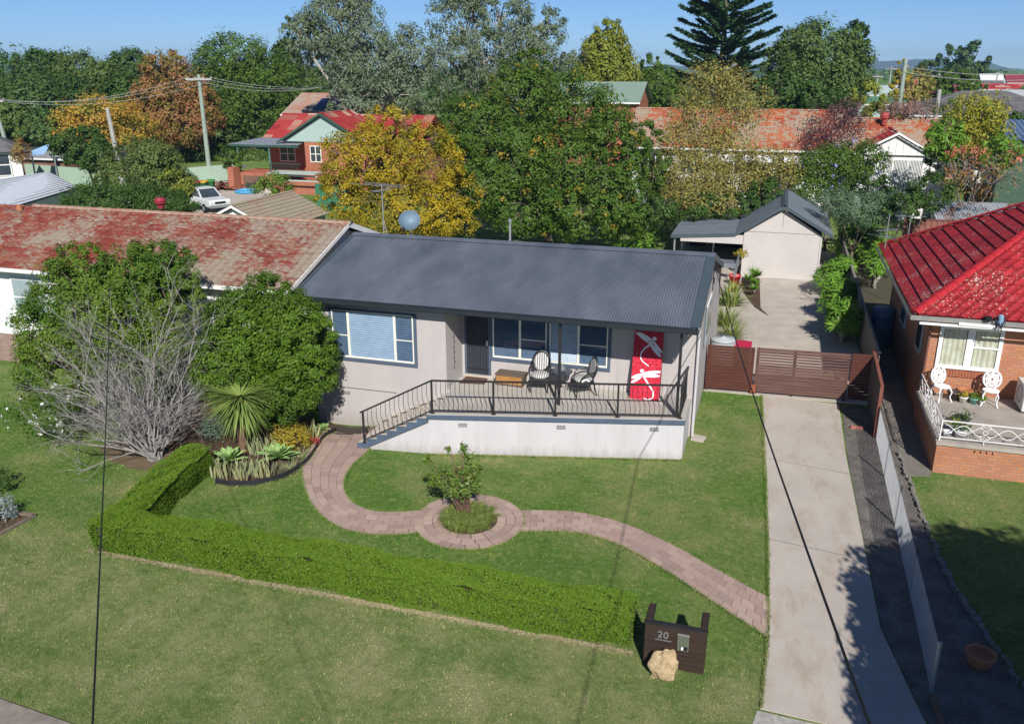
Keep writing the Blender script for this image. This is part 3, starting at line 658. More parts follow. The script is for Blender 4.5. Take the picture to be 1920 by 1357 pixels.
NUM = mat('brushed_numerals', (.42,.43,.45), rough=.35, metal=.6)
def digit(pts, x, z, s, parent):
    m = MB()
    P = [Vector((x+p[0]*s, YF-.022, z+p[1]*s)) for p in pts]
    for a, b in zip(P[:-1], P[1:]): m.bar(a, b, .022, .022)
    m.build('numeral', NUM, parent)
arc = lambda cx_, cy_, r_, a0, a1, n=7, ry=None: [(cx_+r_*math.cos(R(a0+(a1-a0)*i/n)), cy_+(ry or r_)*math.sin(R(a0+(a1-a0)*i/n))) for i in range(n+1)]
digit(arc(.28,.72,.26,170,-35)+[(.02,.04),(.56,.04)], X0+.23, .655, .125, mbx)
digit(arc(.28,.5,.27,0,360,14,.48), X0+.335, .655, .125, mbx)
m = MB(); m.bar((X0+.19, YF-.016, .60), (X0+.47, YF-.016, .60), .012, .012); m.build('number_rail', NUM, mbx)
lb = MB(); lb.box(X0+.575, X0+.775, YF-.03, YF-.012, .46, .80); box_ = lb.build('letter_slot', mat('steel_plate', (.26,.29,.22), (.20,.22,.17), rough=.35, metal=.6), mbx)
MB().box(X0+.57, X0+.78, YF-.045, YF-.0305, .775, .81).build('flap', STEEL, box_)
MB().box(X0+.63, X0+.755, YF-.034, YF-.0305, .475, .55).build('opening', DARK, box_); MB().box(X0+.645, X0+.685, YF-.037, YF-.0345, .482, .545).build('paper', WHITE, box_)
# sandstone boulder
def rockmesh(name, c, r, seed, m, label, cat, sub=3, amp=.22, fl=.7):
    import bmesh
    bm = bmesh.new(); bmesh.ops.create_icosphere(bm, subdivisions=sub, radius=1); rng = random.Random(seed)
    from mathutils import noise as mn
    for v in bm.verts:
        p = v.co*1.3+Vector((seed, 0, 0)); f = 1+amp*mn.noise(p)+amp*.6*mn.noise(p*2.3)+amp*.25*mn.noise(p*6)
        v.co = Vector((v.co.x*r[0]*f, v.co.y*r[1]*f, v.co.z*r[2]*f))
    me = bpy.data.meshes.new(name); bm.to_mesh(me); bm.free(); me.materials.append(m); me.polygons.foreach_set('use_smooth', [True]*len(me.polygons))
    o = bpy.data.objects.new(name, me); COL.objects.link(o); o.location = c; return tag(o, label, cat)
SAND = mat('sandstone', (.46,.35,.205), (.26,.185,.11), 9, .95, 1.0, 26, dist=.03, lo=.42, hi=.72)
o = rockmesh('sandstone_boulder', (7.57, -10.68, .23), (.235,.13,.30), 11, SAND, 'tan sandstone boulder propped against the dark letterbox wall', 'rock', 4, .30); o.rotation_euler = (R(-16), R(10), 0)
# ring tree and tufts
rt = [G(*p) for p in ((876,968),)][0]
cb = [B_px(872,892,34,30,25.0*.0+np.hypot(rt[0]-CAMP[0], rt[1]-CAMP[1]))]
RD = float(np.hypot(rt[0]-CAMP[0], rt[1]-CAMP[1]))
blob = [B_px(870,905,32,30,RD), B_px(885,875,22,28,RD), B_px(842,905,28,24,RD), B_px(815,895,14,20,RD), B_px(868,850,9,22,RD), B_px(800,858,9,12,RD), B_px(842,848,7,16,RD)]
rtree = thing('crepe_myrtle', 'young multi stemmed tree with leafy tips in the round paver ring', 'tree', (rt[0], rt[1], 0))
m = MB(); rng_ = random.Random(8)
for b in blob:
    for k in range(3):
        e = Vector(b[:3])+Vector((rng_.uniform(-.6,.6)*b[3], rng_.uniform(-.6,.6)*b[4], rng_.uniform(-.3,.9)*b[5])); s0 = Vector((rt[0]+rng_.uniform(-.12,.12), rt[1]+rng_.uniform(-.1,.1), 0))
        m.tube([s0, s0.lerp(e, .5)+Vector((rng_.uniform(-.05,.05), 0, .12)), e], [.018, .012, .004], 5)
m.build('trunk', mat('brown_stems', (.16,.10,.07), (.10,.06,.045), 8), rtree)
foliage('crown', blob[:3], 1500, .085, leafmat('myrtle_leaf', [(.05,.11,.018), (.08,.15,.025), (.12,.19,.035), (.13,.10,.03)], .4, .3), rtree, 21, clump=.4, inner=.3, per=18)
foliage('shoot_leaves', blob[3:], 420, .08, L_SHRUB2, rtree, 22, clump=.5, inner=.1, per=10)
tf = thing('liriope_clump', 'ring of fine grassy tufts around the young tree in the paver circle', 'plant', (RC[0], RC[1], 0))
rng2 = random.Random(11); parts_ = []
V = []; Fq = []
for i in range(95):
    q = rng2.uniform(0, 6.28); r_ = RI*.97*math.sqrt(rng2.random()); c = Vector((RC[0]+r_*math.cos(q), RC[1]+r_*math.sin(q), .03))
    for k in range(38):
        a = rng2.uniform(0, 6.28); el = rng2.uniform(.5, 1.3); L = rng2.uniform(.20, .36); dv = Vector((math.cos(a)*math.cos(el), math.sin(a)*math.cos(el), math.sin(el))); sd = dv.cross(Vector((0,0,1))).normalized()*.0055
        p1 = c+dv*L*.55; d2_ = (dv+Vector((0,0,-.9))).normalized(); p2 = p1+d2_*L*.55; n0 = len(V); V += [c-sd, c+sd, p1+sd, p1-sd, p2]
        Fq += [(n0, n0+1, n0+2, n0+3), (n0+3, n0+2, n0+4)]
npmesh('leaves', np.array([tuple(v) for v in V]), Fq, L_TUFT, tf)
# ---------------------------------------------------------------- succulent bed
yb = G(458,852); yd = float(np.hypot(yb[0]-CAMP[0], yb[1]-CAMP[1])); yc = D(450,742,yd)
yt = thing('yucca_tree', 'spiky yucca with a round burst of sword leaves on a short brown trunk', 'palm', (yb[0], yb[1], 0))
MB().tube([(yb[0], yb[1], -.05), (yb[0]-.03, yb[1], .7), (yc[0], yc[1], yc[2]-.1)], [.12, .10, .08], 8).build('trunk', mat('fibrous_trunk', (.22,.13,.08), (.12,.07,.045), 12, .9, .8, 40), yt)
blades('leaves', (yc[0], yc[1], yc[2]-.02), 330, 1.15, .055, L_YUCCA, yt, 3, up=.15, curl=.35, seg=3, r0=.06, mid=.7)
blades('drooping_leaves', (yc[0], yc[1], yc[2]-.12), 210, 1.08, .055, L_YUCCA, yt, 4, up=-.75, curl=.6, seg=3, r0=.06, mid=.7)
def agave(px, py, s, n, seed, label):
    c = G(px, py); c[2] = dip(c[0], c[1]); t_ = thing('agave', label, 'succulent', tuple(c), group='agave rosettes in the front bed')
    rng = random.Random(seed); V = []; Fq = []
    for i in range(n):
        q = i*2.39996; f = i/n; el = 1.25-1.05*f; L = s*(.55+.45*f); dv = Vector((math.cos(q)*math.cos(el), math.sin(q)*math.cos(el), math.sin(el))); sd = dv.cross(Vector((0,0,1))).normalized(); up_ = sd.cross(dv)
        b0 = Vector(c)+Vector((0,0,.06)); n0 = len(V)
        for t0, ww in ((0,.05), (.3,.10), (.55,.13), (.8,.085), (1,.004)):
            p = b0+dv*L*t0+up_*(-.10*t0*t0*L); V += [p-sd*ww*s*1.25+up_*.05*s, p, p+sd*ww*s*1.25+up_*.05*s]
        for k in range(4): a = n0+3*k; Fq += [(a, a+1, a+4, a+3), (a+1, a+2, a+5, a+4)]
    npmesh('leaves', np.array([tuple(v) for v in V]), Fq, L_AGAVE, t_, smooth=False)
agave(430,868,.62,24,1,'pale green agave rosette at the foot of the yucca beside the hedge')
agave(521,862,.64,30,2,'large grey green agave rosette in front of the golden shrub')
agave(604,797,.34,16,3,'small bright green agave rosette by the house wall and downpipe')
for k, (px, py, n, lab) in enumerate(((415,893,30,'stand of striped sword leaves nearest the hedge end'), (455,893,46,'dense stand of banded sword leaves along the black edging'), (490,890,40,'stand of grey banded sword leaves between the yucca and edging'), (478,852,36,'tall banded sword leaves behind the large agave'), (505,842,26,'yellow edged sword leaves between yucca trunk and golden shrub'), (592,815,14,'few banded sword leaves near the crimson plant'))):
    c = G(px, py); t_ = thing('snake_plant', lab, 'plant', (c[0], c[1], float(dip(c[0], c[1]))), group='snake plants in the front bed')
    rng = random.Random(k+40); V = []; Fq = []
    for i in range(n):
        p = Vector((c[0]+rng.gauss(0,.20), c[1]+rng.gauss(0,.13), float(dip(c[0], c[1])))); h_ = rng.uniform(.28,.55); q = rng.uniform(0,6.28); sd = Vector((math.cos(q), math.sin(q), 0))*.028; ln_ = Vector((rng.uniform(-.3,.3), rng.uniform(-.3,.3), 1))*h_; n0 = len(V)
        for t0, ww in ((0,.7), (.4,1), (.8,.75), (1,.05)): V += [p+ln_*t0-sd*ww, p+ln_*t0+sd*ww]
        for j in range(3): a = n0+2*j; Fq.append((a, a+1, a+3, a+2))
    npmesh('leaves', np.array([tuple(v) for v in V]), np.array(Fq), L_SANS, t_)
def shrub(name, label, px, py, rx, ry, base, n, size, m, seed, cat='shrub', bark=None, group=None, **kw):
    b0 = G(*base); d_ = float(np.hypot(b0[0]-CAMP[0], b0[1]-CAMP[1])); bl = [B_px(px, py, rx, ry, d_)]
    return tree(name, label, cat, bl, n, size, m, seed, bark, .03, (b0[0], b0[1]), group, fork=.2, **kw)
shrub('golden_shrub', 'small golden leaved shrub behind the large agave', 545, 818, 38, 24, (545,838), 2600, .06, L_GOLDB, 31, clump=.4, inner=.4, per=25)
shrub('crimson_plant', 'low crimson leaved plant against the black edging by the steps', 591, 827, 10, 9, (592,834), 220, .07, L_RED, 32, clump=.5, inner=.2, per=12)
shrub('grey_green_shrub', 'low dark grey green shrub between the hedge end and the yucca', 402, 800, 30, 26, (400,822), 2200, .05, leafmat('bluish_leaf', [(.07,.12,.08), (.10,.15,.10), (.06,.10,.06)], .5, .2), 33, clump=.4, inner=.4, per=25)
for k, (px, py, lab) in enumerate(((470,878,'clump of pale variegated grass at the bed front'), (545,880,'low variegated grassy clump beside the large agave'), (560,858,'green grassy clump near the golden shrub'))):
    c = G(px, py); t_ = thing('variegated_grass', lab, 'plant', (c[0], c[1], 0)); blades('leaves', (c[0], c[1], 0.01), 120, .32, .018, L_SANS, t_, 60+k, up=.7, curl=.9, r0=.25)
# ---------------------------------------------------------------- big shrubs left of the house
tree('rounded_shrub_tree', 'large glossy dark green rounded shrub covering the left end of the grey house', 'shrub',
     [B_px(470,620,85,80,24.6), B_px(540,600,62,70,24.2), B_px(430,690,70,70,24.2), B_px(560,690,75,55,24), B_px(590,640,45,60,24), B_px(510,740,85,45,23.8), B_px(500,560,50,45,25)], 82000, .074, L_SHRUB, 41, r0=.12, base=(-5.4,-2.6), clump=.19, inner=.74, per=110)
tree('rounded_shrub_tree', 'wide olive green domed shrub tree in front of the red tiled neighbouring roof', 'shrub',
     [B_px(150,560,80,75,27.6), B_px(105,620,66,75,27.6), B_px(150,500,50,42,27.8), B_px(260,540,80,75,27), B_px(300,500,62,45,27), B_px(210,620,100,85,26.8), B_px(330,560,52,70,26.6), B_px(110,690,70,60,27.2), B_px(280,670,90,60,26.2)], 98000, .076, L_SHRUB2, 42, r0=.14, base=(-9.6,-3.0), clump=.18, inner=.74, per=110)
for nm_, sd_ in (('rounded_shrub_tree', 43), ('rounded_shrub_tree.001', 44)):
    q_ = bpy.data.objects[nm_]; bl_ = [B_px(470,620,85,80,24.6), B_px(540,600,62,70,24.2), B_px(430,690,70,70,24.2), B_px(560,690,75,55,24), B_px(510,740,80,40,23.8)] if sd_ == 43 else [B_px(150,560,80,75,27.6), B_px(105,620,66,75,27.6), B_px(260,540,80,75,27), B_px(300,500,62,45,27), B_px(210,620,100,85,26.8), B_px(330,560,50,70,26.6), B_px(280,670,90,60,26.2)]
    foliage('inner_foliage', [(b[0], b[1], b[2], b[3]*.74, b[4]*.74, b[5]*.74) for b in bl_], 14000, .13, L_SHRUB if sd_ == 43 else L_SHRUB2, q_, sd_, inner=.45, clump=.3)
# dead shrub
db = G(292,862); ds = thing('dead_shrub', 'bare bleached grey shrub sprawling over the lawn in front of the green domes', 'shrub', (db[0], db[1], 0))
mtw = MB(); rg = random.Random(17)
def grow(p, d, L, r, lev):
    segs = 4 if lev < 2 else 3; pts = [p]; q = p.copy(); dd = d.copy()
    for i in range(segs):
        dd = (dd+Vector((rg.gauss(0,.16), rg.gauss(0,.16), rg.gauss(.02,.13)))).normalized(); q = q+dd*L/segs
        if q.z < .12: q.z = .12; dd.z = abs(dd.z)*.5
        pts.append(q.copy())
    mtw.tube(pts, [r*(1-.6*i/segs) for i in range(segs+1)], 6 if lev == 0 else 4, cap=False)
    if lev >= 3 + (rg.random() < .7): return
    nb = (5,4,4,3)[lev]
    for k in range(nb):
        i = rg.randint(1, segs); a = pts[i]; d2 = (dd+Vector((rg.gauss(0,.55), rg.gauss(0,.55), rg.gauss(.12,.4)))).normalized()
        grow(a, d2, L*rg.uniform(.45,.72), r*.50, lev+1)
hd = Vector(_r); fd = Vector(_h)
for (tx, ty, dd_, L) in ((60,640,25,2.6),(30,745,23.5,2.6),(120,800,22.4,1.9),(150,610,25,2.4),(265,540,24.5,2.6),(270,600,24,2.3),(330,620,23.6,2.0),(395,720,23,1.6),(200,680,23.5,2.2),(90,700,24,2.5),(310,700,23.2,1.7),(230,620,24.3,2.2),(45,690,24.5,2.4),(180,560,25.2,2.3),(300,560,24.2,2.0),(130,760,23,1.9),(170,720,23.6,2.0),(360,660,23.3,1.7)):
    e = Vector(D(tx, ty, dd_)); s0 = Vector((db[0]+rg.uniform(-.15,.15), db[1]+rg.uniform(-.15,.15), 0)); v_ = (e-s0)
    grow(s0, (v_.normalized()+Vector((0,0,.12))).normalized(), v_.length*.62, .034, 0)
mtw.build('branches', DEADM, ds)
wf = thing('white_daisy_bush', 'low green bush with white daisies at the lawn edge under the dead shrub', 'shrub', (-12.5,-4.6,0))
bl = [B_px(75,770,60,26,25.4), B_px(110,745,40,22,25.8)]
foliage('foliage', bl, 5000, .06, L_SHRUB2, wf, 44, clump=.35, inner=.5, per=25); foliage('flowers', bl, 90, .10, L_FLOW, wf, 45, clump=.5, inner=.9, per=2, aspect=.9)
# small bed at the left edge
bp_ = [tuple(G(*p)[:2]) for p in ((-60,1010),(0,1003),(66,968),(32,963),(-40,960))]
sheet('side_bed_soil', bp_, .010, SOIL)
tb = MB()
for a, b in ((0,1),(1,2),(2,3)): tb.bar((*bp_[a], .03), (*bp_[b], .03), .09, .07)
tag(tb.build('timber_edging', mat('greyed_sleeper', (.20,.165,.13), (.14,.115,.09), 5)), 'grey timber sleeper edging around the small bed at the far left lawn', 'edging')
shrub('lavender_bush', 'small silvery lavender bush in the timber edged bed', 6, 955, 22, 22, (6,975), 900, .09, L_GREY, 47, clump=.4, inner=.3, per=15, aspect=.25)
shrub('feathery_plant', 'dark feathery plant leaning in at the left edge of the neighbour lawn', -14, 902, 30, 22, (-20,925), 700, .11, L_DARK, 48, clump=.4, inner=.3, per=15, aspect=.25)
# ================================================================ ON THE PORCH
PAT = None
def patmat():
    t = NT('trellis_fabric'); v = t.pos(); sp = t.n('SeparateXYZ', {0: v})
    a = t.math('SINE', t.math('MULTIPLY', t.math('ADD', sp.outputs[0], t.math('MULTIPLY', t.math('SINE', t.math('MULTIPLY', t.math('ADD', sp.outputs[2], sp.outputs[1]), 75.0)), .016)), 95.0))
    b = t.math('SINE', t.math('MULTIPLY', t.math('SUBTRACT', sp.outputs[0], t.math('MULTIPLY', t.math('SINE', t.math('MULTIPLY', t.math('ADD', sp.outputs[2], sp.outputs[1]), 75.0)), .016)), 95.0))
    m = t.math('MAXIMUM', a, b); return t.fin(t.ramp(m, [(.45, (.72,.72,.70)), (.55, (.72,.72,.70)), (.80, (.02,.02,.022)), (.9, (.02,.02,.022))]), .8, .2)
FAB = patmat()
def armchair(loc, rot, label):
    t_ = thing('armchair', label, 'chair', loc, rot, 'black and white armchairs on the porch')
    # local: faces -y
    m = MB()
    for sx in (-1, 1):
        m2 = MB(); m2.tube([(sx*.26,-.27,.40), (sx*.255,-.275,.2), (sx*.25,-.285,0)], [.028,.022,.015], 8); m2.build('leg', BLACKM, t_, True)
        m2 = MB(); m2.tube([(sx*.22,.24,.40), (sx*.225,.28,.2), (sx*.24,.34,0)], [.028,.022,.015], 8); m2.build('leg', BLACKM, t_, True)
        m2 = MB(); m2.tube([(sx*.22,.25,.72), (sx*.29,.10,.71), (sx*.315,-.08,.665), (sx*.305,-.16,.60), (sx*.27,-.20,.42)], [.018,.022,.026,.022,.02], 8); m2.build('arm', BLACKM, t_, True)
    m.slab([(-.29,-.29,.36), (.29,-.29,.36), (.25,.26,.36), (-.25,.26,.36)], (0,0,.07)); m.build('seat_frame', BLACKM, t_, True, bevel=.012)
    c = MB(); c.lathe([(.02,.0),(.25,.0),(.275,.03),(.275,.075),(.24,.11),(.12,.125),(.01,.13)], (0,-.02,.43), 20, sx=1, sy=.95); c.build('cushion', FAB, t_, True, True)
    for nm, r_, w_, mt, off in (('back_frame', .245, .032, BLACKM, 0), ('backrest', .212, 0, FAB, 0)):
        b = MB(); cz, cy = .80, .30; n = 28
        P = lambda q, rr: Vector((rr*math.cos(q), cy+.10*(math.sin(q)*rr*1.18/.3)*.55, cz+rr*1.18*math.sin(q)))
        if nm == 'back_frame':
            pts = [P(2*math.pi*k/n, r_) for k in range(n+1)]; b.tube(pts, w_, 8, cap=False); b.tube([(-.12,.25,.40), (-.10,.26,.55)], .025, 6); b.tube([(.12,.25,.40), (.10,.26,.55)], .025, 6)
        else:
            ring = [P(2*math.pi*k/n, r_) for k in range(n)]; b.slab([p+Vector((0,-.035,0)) for p in ring], (0,.07,0))
        b.build(nm, mt, t_, True)
    return t_
armchair((2.57,-.62,ZP), R(8), 'black framed oval back armchair with trellis fabric beside the timber chest')
armchair((3.86,-.60,ZP), R(-58), 'black framed oval back armchair with trellis fabric turned sideways under the window')
rtb = thing('side_table', 'small round black metal table between the two porch armchairs', 'table', (3.16,-.50,ZP))
MB().lathe([(.01,.58),(.33,.58),(.345,.59),(.345,.605),(.33,.612),(.01,.612)], (0,0,0), 32).build('table_top', mat('dark_blue_metal_top', (.035,.045,.065), (.05,.06,.08), rough=.35, spec=.5), rtb, True)
for k in range(3):
    q = k*2.094+.5; MB().tube([(.20*math.cos(q),.20*math.sin(q),.58), (.10*math.cos(q),.10*math.sin(q),.3), (.24*math.cos(q),.24*math.sin(q),0)], .013, 6).build('leg', BLACKM, rtb, True)
MB().lathe([(.12,.25),(.13,.26),(.12,.27)], (0,0,0), 16).build('stretcher', BLACKM, rtb, True)
vs_ = thing('bottle_jar', 'small silver grey pear shaped jar standing on the round porch table', 'jar', (3.22,-.56,ZP+.612))
MB().lathe([(.04,0),(.085,.02),(.105,.08),(.09,.14),(.045,.18),(.03,.21),(.035,.235)], (0,0,0), 18).build('body', mat('mottled_pewter', (.20,.22,.23), (.10,.11,.12), 30, .4, .3), vs_, True, True)
MB().lathe([(.036,.236),(.04,.25),(.018,.275),(.005,.28)], (0,0,0), 14).build('stopper', STEEL, vs_, True, True)
CHW = mat('honey_pine', (.42,.21,.07), (.30,.14,.05), 5, .6, .3, 40, stretch=(1,8,8)); CHT = mat('aged_lid_boards', (.16,.125,.10), (.10,.08,.065), 5, .75, .3, 40, stretch=(1,8,8))
ch = thing('storage_chest', 'low honey pine storage chest with a greyed lid beside the front door', 'chest', (1.62,-.42,ZP), R(-2))
m = MB(); m.box(-.40,.40,-.20,.20,.04,.34); m.build('body', CHW, ch, True, bevel=.006)
m = MB()
for k in range(3): m.box(-.44,.44,-.235+k*.157,-.235+k*.157+.153,.342,.372)
m.build('lid', CHT, ch, True, bevel=.004)
m = MB(); m.box(-.42,-.395,-.207,.205,.03,.335); m.box(.395,.42,-.207,.205,.03,.335); m.box(-.394,.394,-.207,-.2005,.04,.07); m.build('trim', CHT, ch, True)
m = MB(); m.tube([(-.27,-.215,.13),(-.24,-.225,.10),(-.20,-.225,.13)], .012, 6); m.build('rope_handle', CREAM, ch, True)
dm = MB(); dm.slab([(.10,-.80,ZP+.001),(.86,-.66,ZP+.001),(.80,-.16,ZP+.001),(.10,-.16,ZP+.001)], (0,0,.016)); tag(dm.build('door_mat', mat('coir', (.14,.075,.055), (.10,.055,.04), 30, .95, .5, 120)), 'brown coir mat in front of the barred front door', 'mat')
# dragonfly panel: leans on the wall; built flat then tilted
pn = thing('dragonfly_panel', 'tall red canvas panel with two white dragonflies leaning on the porch wall', 'artwork', (5.62,-.52,ZP), R(1.5)); pn.rotation_euler = (R(-13.5), 0, R(1.5))
def redmat():
    t = NT('crackled_red'); v = t.pos(); vo = t.n('TexVoronoi', {'Vector': v, 'Scale': 11.0}, feature='DISTANCE_TO_EDGE')
    return t.fin(t.ramp(vo.outputs['Distance'], [(.012, (.62,.09,.15)), (.03, (.50,.008,.03)), (.3, (.42,.004,.02))]), .55, .3)
PW, PH = .82, 1.95
m = MB(); m.box(-PW/2, PW/2, -.002, .035, 0, PH); m.build('canvas', redmat(), pn, True)
DW = mat('white_wing_paint', (.82,.83,.86), (.74,.76,.80), 30, .6, .1)
def leafshape(a, b, w, n=12, y=-.0065, th_=.004):
    a = Vector((a[0], 0, a[1])); b = Vector((b[0], 0, b[1])); d = b-a; p = Vector((-d.z, 0, d.x)).normalized(); up_ = []; dn = []
    for i in range(n+1):
        t_ = i/n; ww = w*(math.sin(math.pi*min(1, t_*.85+.08))**.6)*.5; c = a+d*t_; up_.append(c+p*ww); dn.append(c-p*ww)
    return [(q.x, y, q.z) for q in up_+dn[::-1]]
dg = MB()
def dragonfly(mb, head, tail_pts, wings, hr):
    pts = catmull(tail_pts, 5); L = len(pts); rr = [.028*(1-.55*i/(L-1)) for i in range(L)]
    for i in range(L-1):
        a = Vector((pts[i][0], 0, pts[i][1])); b = Vector((pts[i+1][0], 0, pts[i+1][1])); d = (b-a).normalized(); p = Vector((-d.z, 0, d.x))
        mb.slab([(q.x, -.0062, q.z) for q in (a+p*rr[i], b+p*rr[i+1], b-p*rr[i+1], a-p*rr[i])], (0, .003, 0))
    mb.slab([(head[0]+hr*math.cos(k*.5236), -.0085, head[1]+hr*math.sin(k*.5236)) for k in range(12)], (0, .005, 0))
    for k, (a, b, w_) in enumerate(wings): mb.slab(leafshape(a, b, w_, y=-.0105-.0012*k), (0, .004, 0))
d1_ = MB(); dragonfly(d1_, (.16,1.76), [(.11,1.68),(.02,1.56),(-.10,1.46),(-.19,1.30),(-.15,1.12),(.06,.97)], [((.10,1.70),(-.30,1.90),.10),((.05,1.62),(-.37,1.90),.085),((.12,1.68),(.40,1.38),.085),((.06,1.60),(.37,1.27),.11)], .06)
d1_.build('dragonfly', DW, pn, True, label='upper dragonfly with pale wings spread diagonally')
d2_ = MB(); dragonfly(d2_, (-.12,.82), [(-.10,.74),(-.03,.62),(.10,.44),(.22,.28),(.24,.10),(.12,.02),(-.02,.045)], [((-.10,.74),(.40,.84),.105),((-.06,.68),(.39,.72),.085),((-.12,.72),(-.40,.60),.10),((-.12,.66),(-.40,.46),.085)], .055)
d2_.build('dragonfly', DW, pn, True, label='lower dragonfly with level white wings')
bs = thing('bird_string', 'string of small dark bird ornaments hanging on the wall beside the front door', 'ornament', (-.04,-.75,2.0))
m = MB(); m.tube([(-.045,-.75,2.75),(-.045,-.75,1.62)], .004, 4); m.build('cord', BLACKM, bs)
for k in range(7):
    z = 2.66-k*.16; y = -.75+(.02 if k % 2 else -.02); m = MB(); m.add([(-.045,y-.05,z),(-.03,y,z+.035),(-.045,y+.06,z+.01),(-.03,y,z-.035),(-.06,y,z)], [(0,1,4),(1,2,4),(2,3,4),(3,0,4),(0,3,1),(1,3,2)]); m.build('bird', mat('bronze_bird', (.10,.06,.05)) if k == 0 else bpy.data.materials['bronze_bird'], bs)
# ---------------------------------------------------------------- on the roof
def antenna(name, label, base, h, rot, booms, group=None):
    t_ = thing(name, label, 'antenna', base, rot, group); MB().tube([(0,0,-.1),(0,0,h)], .02, 6).build('mast', STEEL, t_, True)
    for (z, L, els) in booms:
        b = MB(); b.tube([(-L/2,0,z),(L/2,0,z)], .014, 5); b.build('boom', STEEL, t_, True)
        e = MB()
        for (x, w_) in els: e.tube([(x,-w_/2,z+.016),(x,w_/2,z+.016)], .009, 4)
        e.build('elements', STEEL, t_, True)
    return t_
an = antenna('tv_antenna', 'tall television antenna with long rods above the left end of the charcoal roof', (-3.9,2.9,4.75), 1.75, R(75), [(1.72,.6,[(-.25,2.4),(0,1.6),(.25,1.9)]),(1.55,.8,[(-.38,.35),(-.3,.35),(-.2,.35),(-.1,.3),(.1,.3),(.2,.3),(.3,.3),(.38,.3)])])
MB().bar((.02,0,.55),(-.25,-.45,-.12), .02).build('stay', STEEL, an, True)
sdh = thing('satellite_dish', 'blue grey satellite dish on the roof ridge in front of the golden tree', 'dish', (-2.95,2.95,4.7))
dm_ = MB(); prof = [(.001,0),(.12,.012),(.24,.045),(.36,.10),(.365,.10),(.37,.115)]; dm_.lathe(prof, (0,0,0), 28, sx=1, sy=.94)
dish = dm_.build('reflector', mat('dish_paint', (.17,.25,.33), (.15,.22,.29), rough=.5), sdh, True, True); dish.location = (0,0,.62); dish.rotation_euler = (R(62), 0, R(14))
MB().tube([(0,.05,-.1),(0,.05,.5),(0,.02,.6)], .025, 8).build('mast', STEEL, sdh, True)
lm_ = MB(); lm_.tube([(0,-.02,.34),(-.12,-.45,.48)], .014, 6); lm_.tube([(-.12,-.45,.46),(-.12,-.42,.54)], .035, 8); lm_.build('receiver_arm', BLACKM, sdh, True)
vp_ = thing('vent_pipe', 'thin grey vent pipe rising behind the charcoal roof ridge', 'pipe', (.35,3.6,4.6)); MB().tube([(0,0,-.2),(0,0,.75)], .04, 8).build('pipe', STEEL, vp_, True); MB().lathe([(.06,.74),(.065,.76),(.065,.83),(.02,.86)], (0,0,0), 10).build('cowl', STEEL, vp_, True)
# ================================================================ FENCES AND GATE
MERB = mat('merbau_slat', (.115,.036,.024), (.062,.023,.017), 2.2, .5, .25, 30, .35, stretch=(.5,6,10), lo=.3, hi=.7)
MERD = mat('weathered_slat', (.155,.085,.07), (.085,.042,.032), 2.0, .6, .25, 30, .3, stretch=(.5,6,10), lo=.3, hi=.7)
POSTM = mat('stained_post', (.055,.022,.017), (.04,.018,.014), rough=.6)
def slatfence(name, label, cat, a, b, z0, z1, nslat, m, gap=.012, posts=(0, 1), th_=.022, skip=(), wide=None):
    a = np.array(a); b = np.array(b); t_ = thing(name, label, cat, (a[0], a[1], 0)); d = (b-a)/np.linalg.norm(b-a); n = np.array([d[1], -d[0]]); L = np.linalg.norm(b-a)
    hs = (z1-z0)/nslat; s = MB()
    for k in range(nslat):
        o = n*(.0015*((k*5) % 3)); z = z0+k*hs; g_ = gap if k not in skip else gap*2.6
        s.slab([(*(a+o), z+g_/2), (*(b+o), z+g_/2), (*(b+o+n*-th_), z+g_/2), (*(a+o+n*-th_), z+g_/2)], (0, 0, hs-g_))
    s.build('slats', m, t_)
    for q in posts:
        p = a+d*min(max(L*q, .05), L-.05)-n*(th_+.055); m2 = MB(); m2.box(p[0]-.045, p[0]+.045, p[1]-.045, p[1]+.045, .02, z1-.03); m2.build('post', POSTM, t_)
    return t_
slatfence('slat_fence', 'dark red timber slat fence panel between the house and the driveway gate', 'fence', (7.0,4.02), (8.50,4.10), .10, 1.60, 16, MERB)
gate = slatfence('driveway_gate', 'wide weathered red brown timber slat gate closing off the driveway', 'gate', (8.56,4.10), (11.42,4.26), .10, 1.62, 16, MERD, .016, (0,.42,1), skip=(10,11,12,13))
m = MB(); m.box(8.47,8.62,4.04,4.07,.06,.36); m.build('hinge_plate', mat('orange_brown_board', (.30,.085,.035)), gate)
slatfence('slat_fence', 'narrow shaded timber slat fence panel between the gate and the boundary fence', 'fence', (11.46,4.27), (12.06,4.31), .10, 1.64, 16, MERB, posts=())
# boundary fence: paling return toward the street then a long run to the rear
fb = thing('paling_fence', 'tall grey brown boundary paling fence with a reddish cap beside the gate', 'fence', (12.1,1.6,0))
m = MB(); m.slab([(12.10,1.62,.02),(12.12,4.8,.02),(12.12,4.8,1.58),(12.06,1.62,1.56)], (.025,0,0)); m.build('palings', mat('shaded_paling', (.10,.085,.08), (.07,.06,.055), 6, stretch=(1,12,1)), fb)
m = MB(); m.bar((12.075,1.5,1.59),(12.135,4.9,1.62), .09, .05); m.build('capping', mat('red_brown_cap', (.24,.09,.06), (.19,.07,.05)), fb)
m = MB(); m.box(12.03,12.12,1.50,1.60,.02,1.56); m.build('end_post', mat('red_brown_post', (.22,.08,.055), (.18,.065,.045)), fb)
fr_ = thing('rear_fence', 'long grey timber boundary fence running behind the frangipani bushes', 'fence', (12.3,13,0))
m = MB(); rr_ = random.Random(5); y = 4.85
while y < 29: h_ = 1.5+rr_.uniform(-.02,.02); m.box(12.30+rr_.uniform(0,.006), 12.325, y, y+.145, .03, h_); y += .15
m.build('palings', mat('grey_paling', (.22,.19,.17), (.15,.13,.115), 5, stretch=(1,8,1)), fr_)
